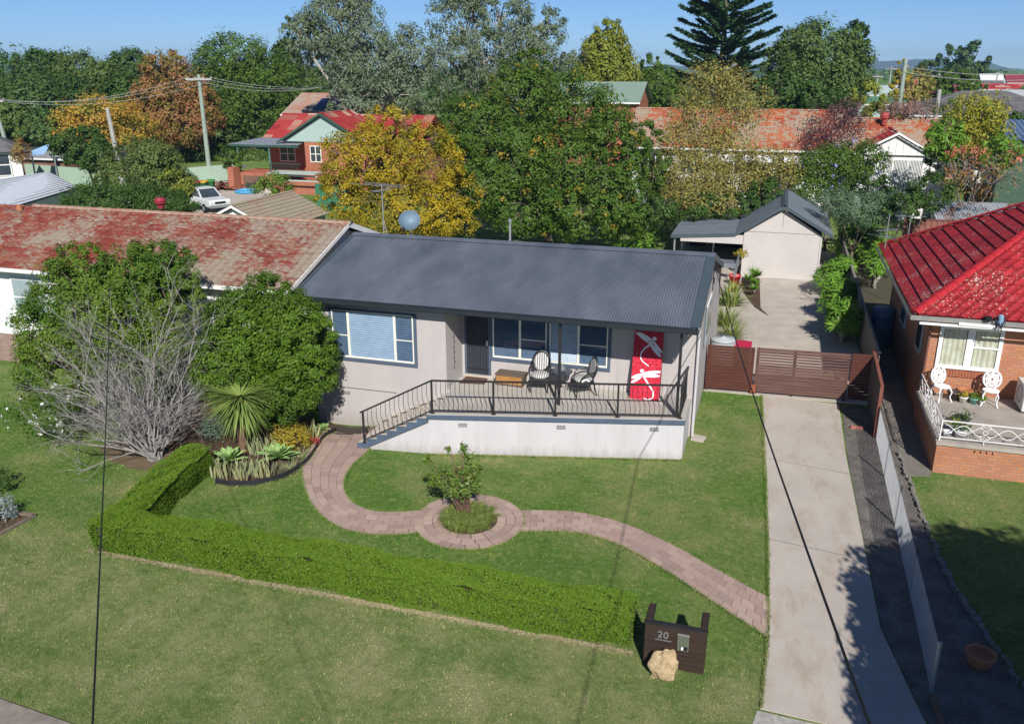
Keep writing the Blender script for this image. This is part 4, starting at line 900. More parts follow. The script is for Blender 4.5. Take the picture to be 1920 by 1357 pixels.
m = MB(); m.box(12.27,12.36,4.84,29.1,1.525,1.56); m.build('capping', mat('grey_cap', (.26,.23,.21)), fr_)
# wire mesh fence along the drive
wf_ = thing('wire_fence', 'low galvanised wire mesh fence along the gravel strip beside the driveway', 'fence', (12.1,-4,0))
FX = lambda y: 12.10-.0125*(1.5-y)*.6
wires = MB(); y = 1.45; HF = .92
WM = mat('galvanised_wire', (.56,.58,.60), (.48,.50,.52), rough=.5, metal=.3)
k = 0
while y > -9.75:
    wires.bar((FX(y), y, .03), (FX(y), y, HF), .005); y -= .052; k += 1
for i in range(9): z = .06+(HF-.06)*i/8; wires.bar((FX(1.45), 1.45, z), (FX(-9.75), -9.75, z), .006)
wires.build('mesh_panel', WM, wf_)
for y in (1.40,-1.18,-3.80,-6.6): m = MB(); m.bar((FX(y)+.02, y, 0), (FX(y)+.02, y, 1.04), .032); m.build('post', mat('dark_steel_post', (.06,.065,.07), rough=.5) if y > 1.3 else bpy.data.materials['dark_steel_post'], wf_)
m = MB(); m.tube([(FX(-9.75), -9.75, 0), (FX(-9.75), -9.75, 1.02)], .035, 8); m.build('end_post', STEEL, wf_)
m = MB(); m.bar((FX(-9.8), -9.85, .02), (FX(-9.8)+.1, -11.2, .02), .10, .06); m.build('kerb_board', WOOD, wf_)
o = MB().box(11.45,11.78,2.0,2.11,.008,.075).build('loose_brick', brickmat('pink_brick', (.42,.16,.13), (.40,.15,.12), (.4,.16,.13))); tag(o, 'single pink brick lying on the gravel beside the driveway', 'brick')
# stone edging of the neighbour lawn
rs = thing('stone_edging', 'ragged line of grey edging stones between gravel and the neighbouring lawn', 'edging', (12.7,-4,0))
epts = catmull([(12.62,.35),(12.68,-1.5),(12.76,-3.2),(12.82,-4.9),(12.95,-6.2),(13.15,-7.3),(13.40,-8.4),(13.62,-9.6),(13.8,-11)], 12); rr_ = random.Random(9); m = MB()
for a in epts[::2]:
    s = rr_.uniform(.05,.085); c = Vector((a[0]+rr_.uniform(-.03,.03), a[1], .03)); V = []
    for i in range(8): q = i*.785; V.append((c.x+s*rr_.uniform(.7,1.2)*math.cos(q)*.8, c.y+s*1.7*rr_.uniform(.7,1.2)*math.sin(q), 0))
    n0 = len(m.v); m.slab(V, (rr_.uniform(-.01,.01), 0, rr_.uniform(.05,.11)))
m.build('stones', mat('grey_stone', (.25,.235,.215), (.14,.13,.12), 12, .9, .6, 30), rs)
pt = thing('terracotta_pot', 'large round terracotta bowl pot standing on the shaded mulch by the wire fence', 'pot', (12.93,-8.75,0))
MB().lathe([(.12,0),(.17,.05),(.22,.16),(.235,.24),(.255,.25),(.255,.29),(.21,.29),(.20,.22),(.01,.215)], (0,0,0), 28).build('bowl', TERRA, pt, True, True)
# ================================================================ REAR YARD
GW = mat('garage_sheet', (.52,.49,.47), (.47,.445,.43), .8, .85, .1, 60)
ga = thing('garage', 'beige fibro garage with a charcoal gable roof and open carport at the yard rear', 'garage', (9.2,25,0))
m = MB(); gx0, gx1, gy0, gy1 = 7.30, 11.08, 21.5, 29.4
m.slab([(gx0,gy0,.02),(gx1,gy0,.02),(gx1,gy0,2.28),(9.14,gy0,3.50),(gx0,gy0,2.36)], (0,.1,0)); m.box(gx0,gx0+.1,gy0+.1,gy1,.02,2.32); m.box(gx1-.1,gx1,gy0+.1,gy1,.02,2.26); m.box(gx0,gx1,gy1-.1,gy1+.01,.02,2.25)
gwall = m.build('wall', GW, ga)
m = MB(); m.box(gx0+.1,gx1-.06,gy0-.006,gy0+.01,2.335,2.36); m.box(9.13,9.15,gy0-.006,gy0+.01,2.62,3.42); m.box(gx1-.10,gx1-.085,gy0-.006,gy0+.01,.03,2.25); m.build('sheet_joints', mat('joint_grey', (.20,.19,.185)), gwall)
def gable_y(parent, x0, xm, x1, y0, y1, z0, zm, z1, mroof, mfl, over=.0, tk=.05, name='roof', barge=.16):
    m = MB()
    for (xa, za) in ((x0, z0), (x1, z1)): m.slab([(xa,y0,za),(xm,y0,zm),(xm,y1,zm),(xa,y1,za)] if xa < xm else [(xm,y0,zm),(xa,y0,za),(xa,y1,za),(xm,y1,zm)], (0,0,tk))
    r_ = m.build(name, mroof, parent)
    for (xa, za) in ((x0, z0), (x1, z1)):
        f = MB(); f.slab([(xa,y0-.02,za-barge+tk),(xm,y0-.02,zm-barge+tk),(xm,y0-.02,zm+tk+.012),(xa,y0-.02,za+tk+.012)], (0,.022,0)); f.build('bargeboard', mfl, r_)
    return r_
gr = gable_y(ga, 6.86, 9.14, 11.56, gy0-.28, 29.8, 2.20, 3.72, 2.34, mat('garage_steel', (.14,.17,.215), (.21,.24,.29), 1.2, .4, .1, 20, .5, stretch=(.6,3,1)), FLASH)
m = MB(); m.slab([(8.98,gy0-.3,3.70),(9.14,gy0-.3,3.79),(9.30,gy0-.3,3.70),(9.30,29.8,3.70),(9.14,29.8,3.79),(8.98,29.8,3.70)][:3], (0,29.8-gy0+.3,0)); m.build('ridge_cap', FLASH, gr)
m = MB(); m.slab([(3.66,gy0-.28,1.98),(6.9,gy0-.28,2.20),(6.9,29.2,2.20),(3.66,29.2,1.98)], (0,0,.05)); cr = m.build('carport_roof', bpy.data.materials['garage_steel'], ga)
m = MB(); m.slab([(3.66,gy0-.305,1.86),(6.87,gy0-.305,2.10),(6.87,gy0-.305,2.262),(3.66,gy0-.305,2.042)], (0,.02,0)); m.build('fascia', FLASH, cr)
m = MB(); m.slab([(4.15,gy0-.26,1.72),(7.29,gy0-.26,1.72),(7.29,gy0-.26,2.18),(6.9,gy0-.26,2.17),(4.15,gy0-.26,1.98)], (0,.05,0)); m.build('front_beam', GW, cr)
for (x, y) in ((3.85,gy0-.1),(3.85,25.3),(5.6,gy0+3.6),(3.85,29.0)): m = MB(); m.box(x-.04,x+.04,y-.04,y+.04,.02,1.98); m.build('post', STEEL, cr)
m = MB(); m.box(3.75,7.29,29.0,29.05,.02,1.95); m.build('back_panel', mat('dark_lining', (.05,.05,.05)), cr)
antenna('tv_antenna', 'television antenna on a thin mast above the garage gable', (9.10,28.6,3.7), 1.45, R(20), [(1.42,1.4,[(-.6,.5),(-.45,.5),(-.3,.5),(-.1,.4),(.1,.4),(.3,.35),(.5,.35),(.6,.3)]),(1.30,.3,[(0,1.5),(.1,1.2)])])
rp = thing('red_pot', 'tall thin potted shrub in a bright red tub beside the carport', 'potted plant', (7.1,19.5,.016))
MB().lathe([(.21,0),(.27,.42),(.31,.43),(.31,.50),(.28,.50),(.26,.44),(.01,.44)], (0,0,0), 24).build('tub', mat('red_plastic', (.55,.02,.025), (.48,.018,.02), rough=.4, spec=.5), rp, True, True)
m = MB(); m.tube([(0,0,.4),(.08,0,.9),(.16,.05,1.35)], [.035,.025,.015], 6); m.tube([(.02,0,.4),(-.15,0,.8),(-.24,0,1.0)], [.02,.014,.008], 5); m.tube([(.08,0,.9),(.2,0,1.1),(.24,0,1.4)], [.015,.01,.006], 5); m.build('stem', BARKP, rp, True)
fo = foliage('leaves', [(7.1+.2,19.5,1.62,.34,.3,.20)], 380, .11, L_GOLDB, rp, 51, clump=.45, inner=.2, per=12)
m = MB(); m.lathe([(.0,0),(.26,0),(.255,.012),(.0,.012)], (0,0,.441), 16); m.build('potting_mix', CONC2, rp, True)
rb_ = [tuple(g2(*p)) for p in ((1392,520),(1424,522),(1426,578),(1442,594),(1415,577),(1398,556),(1388,535))]
sheet('planter_bed', rb_, .026, SOIL)
ag = G(1409,553); at_ = thing('agave_attenuata', 'cluster of light green rosettes in the small bed beside the garage paving', 'succulent', (ag[0], ag[1], 0))
for k, (dx, dy_, dz, s) in enumerate(((0,1.6,.5,.5),(.1,.6,.4,.45),(-.25,1.2,.45,.45),(.1,-.4,.35,.4),(.0,2.3,.5,.5),(.2,1.5,.6,.45))): blades('leaves', (ag[0]+dx, ag[1]+dy_, dz), 40, s, .10, L_FRANG, at_, 70+k, up=.7, curl=.3, r0=.03)
m = MB()
for dx, dy_ in ((0,1.6),(.1,.6),(0,2.3)): m.tube([(ag[0]+dx, ag[1]+dy_, 0), (ag[0]+dx, ag[1]+dy_, .5)], .04, 6)
m.build('stems', BARKP, at_)
for k, (px, py, L, n, w_, mt, lab, nm) in enumerate(((1352,572,1.15,110,.10,L_STRAP,'strelitzia clump with orange flowers by the house side wall','strelitzia'), (1353,610,1.1,240,.03,L_STRAP,'large grassy strap leaf clump beside the house wall behind the slat fence','strap_leaf_clump'), (1372,636,.95,220,.022,L_STRAP,'fine strap leaf clump next to the red bin','strap_leaf_clump'), (1347,545,.7,50,.09,L_STRAP,'small strelitzia clump at the rear corner of the house','strelitzia'))):
    c = G(px, py); c[0] = max(c[0], 7.15); t_ = thing(nm, lab, 'plant', (c[0], c[1], .016)); blades('leaves', (c[0], c[1], .02), n, L, w_, mt, t_, 80+k, up=.95, curl=.75, r0=.3, seg=4)
    if nm == 'strelitzia' and k == 0:
        m = MB()
        for j in range(4): q = Vector((c[0]-.1+.15*j, c[1]-.2+.1*j, .75+.08*j)); m.add([q, q+Vector((.16,-.02,.08)), q+Vector((.05,0,.03)), q+Vector((.12,.02,.16))], [(0,1,2),(0,2,3)])
        m.build('flowers', mat('orange_petal', (.60,.16,.03)), t_)
tk = thing('water_tank', 'round pale grey rainwater tank lid showing above the slat fence', 'tank', (7.40,5.95,.016))
MB().lathe([(.40,0),(.42,.05),(.42,1.18),(.40,1.22)], (0,0,0), 28).build('body', mat('tank_grey', (.36,.39,.40), (.31,.34,.35), rough=.5), tk, True, True)
MB().lathe([(.43,1.19),(.435,1.23),(.40,1.27),(.06,1.31),(.05,1.34),(.01,1.34)], (0,0,0), 28).build('lid', mat('lid_grey', (.40,.43,.45), (.35,.38,.40), rough=.45), tk, True, True)
bn = thing('wheelie_bin', 'red lidded bin standing behind the slat fence beside the tank', 'bin', (8.05,6.1,.016))
MB().slab([(-.27,-.30,0),(.27,-.30,0),(.27,.27,0),(-.27,.27,0)], (0,0,.98)).build('body', mat('green_bin', (.02,.10,.035), rough=.5), bn, True, bevel=.02)
MB().slab([(-.31,-.36,.985),(.31,-.36,.985),(.31,.33,1.02),(-.31,.33,1.02)], (0,0,.085)).build('lid', mat('magenta_lid', (.50,.012,.05), (.45,.012,.045), rough=.35, spec=.5), bn, True, bevel=.03)
MB().tube([(-.25,.38,.98),(.25,.38,.98)], .02, 6).build('handle', BLACKM, bn, True)
op = thing('orange_pot', 'small orange pot by the house side wall behind the grey tank', 'pot', (7.15,6.9,.016)); MB().lathe([(.12,0),(.17,.35),(.19,.36),(.19,.42),(.15,.42),(.14,.36),(.01,.36)], (0,0,0), 18).build('pot', mat('orange_glaze', (.48,.15,.05)), op, True, True)
# frangipanis on the right of the yard
def frangipani(label, blobs, base, n, size, seed, mt=None, group='frangipani bushes along the rear fence', nm='frangipani'):
    """whorls of long leaves at the branch ends"""
    t_ = thing(nm, label, 'shrub', (*base, 0), group=group); rng = random.Random(seed); V = []; Fq = []; st_ = MB()
    for b in blobs:
        for k in range(n):
            d = Vector((rng.gauss(0,1), rng.gauss(0,1), rng.gauss(.4,.9))).normalized(); f = rng.uniform(.55,1); c = Vector((b[0]+d.x*b[3]*f, b[1]+d.y*b[4]*f, b[2]+d.z*b[5]*f))
            if c.z < .3: continue
            ax = (d+Vector((0,0,.7))).normalized(); sx = ax.orthogonal().normalized(); sy = ax.cross(sx)
            for i in range(11):
                q = i*.571*1.05+rng.random()*.3; dv = (sx*math.cos(q)+sy*math.sin(q)+ax*rng.uniform(-.1,.7)).normalized(); sd = dv.cross(ax).normalized(); L = size*rng.uniform(.7,1.1); n0 = len(V); dn = -ax*L*.12
                L *= 1.15; V += [c, c+dv*L*.55-sd*L*.105, c+dv*L*.58+ax*L*.03, c+dv*L*.55+sd*L*.105, c+dv*L+dn]; Fq += [(n0, n0+1, n0+2), (n0, n0+2, n0+3), (n0+1, n0+4, n0+2), (n0+2, n0+4, n0+3)]
        st_.tube([(base[0]+rng.uniform(-.1,.1), base[1]+rng.uniform(-.1,.1), 0), (b[0], b[1], b[2]*.5), (b[0], b[1], b[2])], [.08,.06,.04], 6)
        for k in range(5): d = Vector((rng.gauss(0,1), rng.gauss(0,1), rng.gauss(.5,.6))).normalized(); st_.tube([(b[0], b[1], b[2]-.2*b[5]), (b[0]+d.x*b[3]*.8, b[1]+d.y*b[4]*.8, b[2]+d.z*b[5]*.8)], [.04,.025], 5)
    st_.build('stems', BARKP, t_); npmesh('leaves', np.array([tuple(v) for v in V]), Fq, mt or L_FRANG, t_); return t_
frangipani('frangipani bush beside the right end of the garage wall', [(11.5,18.6,.95,.8,.8,.7),(12.0,19.0,1.3,.5,.6,.5)], (11.6,18.7), 52, .38, 61)
frangipani('frangipani bush halfway along the fence casting leaf shadows on the paving', [(11.55,14.2,.9,.65,.8,.65),(11.9,14.5,1.2,.4,.5,.45)], (11.6,14.2), 52, .38, 62)
frangipani('frangipani bush nearest the driveway gate', [(11.65,10.9,1.0,.65,.85,.75),(11.6,11.9,.8,.5,.5,.6)], (11.7,11.0), 54, .38, 63)
frangipani('low frangipani in the shaded corner beside the fence behind the red hip roof', [(13.6,20.5,1.3,.8,.9,.8),(14.3,22.5,1.5,.9,.9,.9)], (13.7,20.8), 26, .42, 65)
frangipani('tall frangipani showing light leaf whorls over the boundary fence behind the garage', [(13.2,26.5,2.0,1.5,1.3,1.1),(12.8,25.5,1.2,1.0,1.0,.9),(13.9,25.4,1.3,1.0,1.0,.9)], (13.2,26.6), 34, .50, 64, group='frangipani bushes along the rear fence')
# ================================================================ NEIGHBOUR HOUSE ON THE RIGHT
BRICK = brickmat('orange_brick', (.42,.15,.062), (.50,.21,.09), (.20,.165,.14), patch=(.38,.20,.16))
REDT = tilemat('red_roof_tile', [(.34,.014,.022), (.40,.022,.03), (.29,.012,.02), (.37,.03,.035)], None, 0, .3, .3, rough=.78)
def speckle(m, col, scale=13.0, lo=.60, hi=.66, mscale=.45):
    t = NT.__new__(NT); t.mat = m; t.t = m.node_tree; t.p = t.t.nodes['Principled BSDF']; t.out = t.t.nodes['Material Output']; src = t.p.inputs['Base Color'].links[0].from_socket
    v = t.pos(); f = t.math('ADD', t.math('MULTIPLY', t.noise(v, scale, 3, .6), .72), t.math('MULTIPLY', t.noise(v, mscale, 4, .6), .42))
    d = t.ramp(t.noise(v, 1.1, 6, .7), [(.40, (.45,.45,.45)), (.62, (0,0,0))]); c = t.mix(d, src, (.13,.012,.016))
    t.link(t.mix(t.ramp(f, [(lo, (0,0,0)), (hi, (1,1,1))]), c, col), t.p.inputs['Base Color'])
speckle(REDT, (.50,.40,.33), 17.0, .66, .70)
def slope_tiles(mb, O_, U, V_, L, S, course, umin, umax, wave=.30, amp=.018, step=.032, du=.06):
    """tiled roof plane: O_ eave corner, U along the eave, V_ up the slope; umin/umax(v) clip to hips"""
    O_ = Vector(O_); U = Vector(U).normalized(); V_ = Vector(V_).normalized(); N = U.cross(V_).normalized(); N = N if N.z > 0 else -N
    nc = int(S/course+.5); course = S/nc
    for i in range(nc):
        v0, v1 = i*course, (i+1)*course; a0, b0, a1, b1 = umin(v0), umax(v0), umin(v1), umax(v1)
        if b0-a0 < .02: continue
        n = max(2, int((b0-a0)/du)); vs = []
        for k in range(n+1):
            f = k/n; u0, u1 = a0+(b0-a0)*f, a1+(b1-a1)*f
            h0 = amp*(.5+.5*math.cos(2*math.pi*u0/wave))**2 if amp else 0; h1 = amp*(.5+.5*math.cos(2*math.pi*u1/wave))**2 if amp else 0
            vs += [O_+U*u0+V_*v0+N*(h0+step), O_+U*u1+V_*v1+N*(h1+.002), O_+U*u0+V_*v0+N*(-.01)]
        fs = []
        for k in range(n): a = 3*k; fs += [(a, a+3, a+4, a+1), (a+2, a+5, a+3, a)]
        mb.add(vs, fs)
def ridge_caps(mb, a, b, r=.11, seg=.42):
    a = Vector(a); b = Vector(b); n = max(1, int((b-a).length/seg)); d = (b-a)/n; side = d.cross(Vector((0,0,1))).normalized()
    for i in range(n):
        p, q = a+d*i, a+d*(i+1.06); up_ = side.cross(d).normalized(); up_ = up_ if up_.z > 0 else -up_; V = []
        for (c, rr) in ((p, r), (q, r*.86)):
            for k in range(7): t_ = math.pi*k/6; V.append(c+side*rr*math.cos(t_)+up_*rr*.62*math.sin(t_))
        mb.add(V, [(k, k+1, k+8, k+7) for k in range(6)]+[tuple(range(6,-1,-1))])
RHs = thing('brick_house', 'orange brick house with a bright red tiled hip roof beside the driveway', 'house', (18,8,0))
ex, ey0, ey1, ez, pt_ = 12.83, 2.9, 13.5, 3.40, .60
cx_, cy_ = 18.13, 8.2; az = ez+.6*5.3
cs = math.cos(math.atan(pt_)); sn = math.sin(math.atan(pt_)); SL = 5.3/cs
rt_ = MB(); slope_tiles(rt_, (ex,ey0,ez), (0,1,0), (cs,0,sn), 10.6, SL, .37, lambda v: v*cs, lambda v: 10.6-v*cs, amp=.012, step=.045)
slope_tiles(rt_, (ex,ey0,ez), (1,0,0), (0,cs,sn), 16, SL, .37, lambda v: v*cs, lambda v: 16, amp=.042, step=.032, du=.05)
rt_.quad((ex,ey1,ez),(30,ey1,ez),(30,cy_,az),(cx_,cy_,az)); rt_.quad((ex,ey0,ez-.03),(30,ey0,ez-.03),(30,ey1,ez-.03),(ex,ey1,ez-.03))
rroof = rt_.build('roof', REDT, RHs)
CAPM = mat('red_cap_tile', (.42,.02,.03), (.36,.02,.025), 6, .6, .2)
m = MB(); ridge_caps(m, (ex,ey0,ez+.05), (cx_,cy_,az+.06), .15); m.build('hip_cap', CAPM, rroof)
m = MB(); ridge_caps(m, (ex,ey1,ez+.05), (cx_,cy_,az+.06), .13); m.build('hip_cap', CAPM, rroof)
m = MB(); m.box(ex-.10,30,ey0-.11,ey0-.10,ez-.14,ez); m.box(ex-.10,30,ey0-.10,ey0,ez-.14,ez-.13); m.box(ex-.10,ex-.09,ey0-.10,ey1,ez-.14,ez); m.box(ex-.09,ex,ey0-.10,ey1,ez-.141,ez-.131); m.build('gutter', mat('grey_gutter', (.26,.26,.25), rough=.5), rroof)
m = MB(); m.box(13.45,30,3.45,12.9,0,3.37); rw = m.build('wall', BRICK, RHs)
m = MB(); m.box(13.0,30,2.93,3.44,3.28,3.3); m.box(12.9,13.44,3.441,13.3,3.28,3.3); m.build('soffit', WHITE, rroof)
# front window with curtains
CURT = None
t = NT('cream_curtain'); v = t.pos(); sp = t.n('SeparateXYZ', {0: v}); wv = t.math('SINE', t.math('MULTIPLY', sp.outputs[0], 38.0)); CURT = t.fin(t.ramp(t.noise(v, 6, 3), [(.3, (.62,.50,.30)), (.7, (.78,.70,.50))]), .85, .2)
def rwin(x0, x1, z0, z1, y):
    W_ = MB(); a = .11; mid = x0+(x1-x0)*.50
    W_.box(x0,x1,y-.06,y-.003,z0,z0+a); W_.box(x0,x1,y-.06,y-.003,z1-a,z1); W_.box(x0,x0+a,y-.06,y-.003,z0+a,z1-a); W_.box(x1-a,x1,y-.06,y-.003,z0+a,z1-a); W_.box(mid-.10,mid+.10,y-.06,y-.003,z0+a,z1-a)
    zz = z0+(z1-z0)*.53; W_.box(mid+.10,x1-a,y-.052,y-.006,zz-.025,zz+.025); win = W_.build('window', WHITE, RHs)
    MB().box(x0+.02,x1-.02,y-.0025,y-.0015,z0+.02,z1-.02).build('dark_recess', DARK, win)
    for (a0, a1) in ((x0+a, mid-.10), (mid+.10, x1-a)):
        c = MB(); n = 60; V = []
        for k in range(n+1): x = a0+.02+(a1-a0-.04)*k/n; yy = y-.018+.012*math.sin(x*44)+.004*math.sin(x*17); V += [(x,yy,z0+a),(x,yy,z1-a)]
        c.add(V, [(2*k,2*k+2,2*k+3,2*k+1) for k in range(n)]); c.build('curtain', CURT, win)
        g = MB(); g.quad((a0,y-.045,z0+a),(a1,y-.045,z0+a),(a1,y-.045,z1-a),(a0,y-.045,z1-a)); g.build('pane', GLASS, win)
    return win
rwin(13.68,15.38,1.70,3.03,3.447)
sl_ = MB(); x = 13.62
while x < 15.45: sl_.box(x, x+.072, 3.40, 3.4465, 1.46, 1.66); x += .083
sl_.build('brick_sill', mat('sill_brick', (.36,.13,.065), (.29,.10,.055), 5), rw)
m = MB(); m.box(13.40,13.445,4.6,5.6,1.7,3.0); wS = m.build('window', mat('pale_blue_frame', (.45,.52,.56)), RHs); MB().box(13.39,13.399,4.7,5.5,1.8,2.9).build('pane', mat('dark_glass', (.04,.05,.06), rough=.1, spec=.8), wS)
m = MB(); m.box(13.40,13.445,8.2,9.4,1.5,2.9); wS = m.build('window', bpy.data.materials['pale_blue_frame'], RHs); MB().box(13.39,13.399,8.3,9.3,1.6,2.8).build('pane', bpy.data.materials['dark_glass'], wS)
m = MB(); m.tube([(13.40,3.38,3.25),(13.40,3.38,.95)], .035, 8); m.build('downpipe', mat('dark_red_pipe', (.16,.07,.06)), RHs)
# rolled awning under the eave
m = MB(); m.box(12.98,16.3,2.74,2.79,3.16,3.225); aw = m.build('awning_rail', WHITE, RHs); m = MB(); m.tube([(14.0,2.76,3.25),(15.05,2.76,3.23)], .055, 8); m.build('awning_roll', WHITE, aw)
# porch
pz = .90
m = MB(); m.box(13.33,20,-.45,3.449,-.02,pz-.10); pb = m.build('porch_base', BRICK, RHs)
m = MB(); m.box(13.30,20,-.49,3.448,pz-.099,pz); m.build('porch_floor', mat('worn_porch_concrete', (.40,.36,.31), (.30,.27,.24), 1.8, .85, .3, 40), RHs)
m = MB()
for k in range(4): m.box(14.22+k*.14,14.25+k*.14,-.456,-.44,pz-.22,pz-.15)
m.build('vent', DARK, pb)
# wrought iron railing
IRON = mat('white_iron', (.78,.78,.78), (.70,.70,.70), rough=.5)
ir = thing('iron_railing', 'ornate white wrought iron railing around the brick porch', 'railing', (14,-.4,pz))
def ironrun(a, b, nbay):
    a = Vector(a); b = Vector(b); d = (b-a); L = d.length; d.normalize(); m = MB(); z1, z0 = .56, .10
    m.bar(a+Vector((0,0,z1)), b+Vector((0,0,z1)), .026); m.bar(a+Vector((0,0,z0)), b+Vector((0,0,z0)), .02)
    m.build('rails', IRON, ir)
    for k in range(nbay):
        p0 = a+d*(L*k/nbay); m = MB(); w_ = L/nbay
        for s in (1, -1):
            pts = [p0+d*(w_*(.08+.84*i/16))+Vector((0,0,.33+s*.13*math.cos(2*math.pi*i/16*1.0))) for i in range(17)]; m.tube(pts, .010, 5)
        m.build('scroll', IRON, ir)
        if k < nbay:
            p1 = a+d*(L*(k+1)/nbay); m = MB(); m.tube([p1+d*(.06*math.cos(q*.6283))+Vector((0,0,.33+.06*math.sin(q*.6283))) for q in range(11)], .010, 5)
            for s in (1,-1):
                for e in (1,-1): m.tube([p1+d*(s*(.07-.045*math.cos(q*.55)))*1.0+Vector((0,0,.33+e*(.14+.045*math.sin(q*.55)*1.0))) for q in range(10)], .009, 5)
            m.bar(p1, p1+Vector((0,0,.15)), .02); m.build('rosette', IRON, ir)
    for q in (a, b): m = MB(); m.bar(q, q+Vector((0,0,.58)), .03); m.build('rail_post', IRON, ir)
ironrun((13.38,-.38,pz), (18.6,-.38,pz), 5); ironrun((13.38,-.36,pz), (13.38,3.40,pz), 3)
# cast chairs
def castchair(loc, rot, label):
    t_ = thing('garden_chair', label, 'chair', loc, rot, 'white cast metal garden chairs on the brick porch')
    for sx in (-1,1):
        for sy in (-1,1): m = MB(); m.tube([(sx*.15,sy*.14,.42),(sx*.20,sy*.19,.30),(sx*.17,sy*.17,.14),(sx*.22,sy*.22,0)], [.026,.022,.018,.024], 6); m.build('leg', IRON, t_, True)
    MB().lathe([(.01,.42),(.20,.415),(.225,.43),(.225,.45),(.19,.455),(.01,.45)], (0,0,0), 24).build('seat', IRON, t_, True)
    m = MB(); n = 24
    P = lambda q, r_: Vector((r_*math.cos(q), .20+.10*(r_*math.sin(q)+.2)/.5, .70+r_*1.1*math.sin(q)))
    ring = [P(R(-60)+R(300)*k/n, .225) for k in range(n+1)]; m.tube(ring, .032, 6)
    m.tube([(-.10,.17,.44),(-.11,.18,.52)], .026, 6); m.tube([(.10,.17,.44),(.11,.18,.52)], .026, 6); m.build('back_frame', IRON, t_, True)
    m = MB()
    for k in range(7): q = R(-50)+R(280)*k/6; m.bar(P(q,.06), P(q,.20), .05, .022, up=(0,1,0))
    m.tube([P(k*.5236, .155) for k in range(13)], .022, 5); m.tube([P(k*.5236, .105) for k in range(13)], .020, 5); m.tube([P(k*.5236, .05) for k in range(13)], .022, 5); m.bar((-.10,.19,.50),(.10,.19,.50), .022); m.build('back_fretwork', IRON, t_, True)
castchair((13.86,2.78,pz), R(28), 'white cast iron chair with a pierced round back next to the porch corner')
castchair((15.15,2.80,pz), R(-8), 'white cast iron chair with a pierced round back right of the flower pots')
def pot(label, loc, r_, h_, mt, plant=None, seed=0, nm='flower_pot'):
    t_ = thing(nm, label, 'pot', loc, group=None); MB().lathe([(r_*.68,0),(r_*.92,h_*.80),(r_*1.04,h_*.82),(r_*1.04,h_),(r_*.9,h_),(r_*.86,h_*.85),(.005,h_*.84)], (0,0,0), 22).build('pot', mt, t_, True, True)
    if plant: foliage('plant', [(loc[0],loc[1],loc[2]+h_+.05,r_*1.3,r_*1.2,.11)], 160, .07, plant, t_, seed, clump=.5, inner=.2, per=8)
pot('wide empty terracotta pot on the porch between the white chairs', (14.55,3.12,pz), .21,.30, TERRA)
pot('dark brown glazed pot beside the left white chair', (14.22,2.92,pz), .18,.27, mat('brown_glaze', (.07,.055,.05), rough=.4))
pot('small cream pot with leafy plant in front of the terracotta pot', (14.46,2.74,pz), .12,.2, CREAM, L_GOLDB, 91)
pot('small turquoise pot with a trailing plant on the porch', (14.74,2.76,pz), .13,.18, mat('turquoise_glaze', (.20,.45,.42), rough=.35), L_SHRUB2, 92)
pot('small white pot beside the right white chair', (14.95,2.72,pz), .09,.14, WHITE, L_SHRUB2, 93)
pot('white pot with an upright plant behind the corner railing', (13.85,.35,pz), .15,.22, WHITE, L_LIME, 94)
pot('white oval pot with low greenery beside the railing corner', (13.95,-.05,pz), .20,.24, WHITE, L_DARK, 95)
pot('small white pot tucked into the railing corner', (13.60,-.10,pz), .11,.18, WHITE)
pot('dark bowl pot with dense green foliage behind the white pots', (14.10,.95,pz), .22,.20, mat('dark_glaze', (.04,.05,.045), rough=.4), L_DARK, 96)
ac = thing('air_conditioner', 'white outdoor air conditioning unit on the brick porch', 'air conditioner', (16.1,2.75,pz))
m = MB(); m.box(-.22,.22,-.45,.45,.06,.80); m.build('casing', mat('ac_white', (.66,.66,.64), (.6,.6,.58), rough=.5), ac, True, bevel=.015)
m = MB(); m.tube([(-.2235,.24*math.cos(k*.3142),.45+.24*math.sin(k*.3142)) for k in range(21)], .012, 5, cap=False)
for k in range(5): m.bar((-.224,-.22,.27+k*.09),(-.224,.22,.27+k*.09), .008)
m.build('fan_grille', mat('grille_grey', (.30,.30,.30)), ac, True)
for sy in (-1,1): MB().box(-.2,.2,sy*.35-.03,sy*.35+.03,0,.058).build('foot', BLACKM, ac, True)
gl = thing('peg_basket', 'bundle of coloured pegs and straps hanging from the brick house gutter', 'bundle', (14.95,2.78,3.42))
m = MB(); rr_ = random.Random(3)
for k in range(9): a = Vector((14.95+rr_.uniform(-.12,.2), 2.74, 3.46+rr_.uniform(0,.12))); m.tube([a, a+Vector((rr_.uniform(-.15,.15), -.07, .03)), a+Vector((rr_.uniform(-.1,.1), -.09, -.3))], .012, 4)
m.build('straps', mat('dark_strap', (.03,.03,.045)), gl)
m = MB(); m.lathe([(.06,0),(.09,.1),(.07,.26),(.03,.3)], (15.03,2.72,3.32), 10); m.build('bag', mat('blue_bag', (.20,.34,.48)), gl)
m = MB(); m.lathe([(.05,0),(.12,.04),(.10,.12),(.03,.15)], (14.72,2.75,3.40), 8); m.build('pouch', DARK, gl)
wt = thing('water_barrel', 'blue water barrel standing in the shaded side passage', 'barrel', (13.05,11.0,.012))
MB().lathe([(.40,0),(.42,.05),(.42,1.45),(.39,1.5),(.01,1.5)], (0,0,0), 26).build('barrel', mat('blue_barrel', (.10,.18,.26), (.08,.14,.20), rough=.5), wt, True, True)
MB().lathe([(.425,1.10),(.435,1.12),(.425,1.14)], (0,0,0), 26).build('hoop', mat('blue_hoop', (.08,.13,.19)), wt, True)
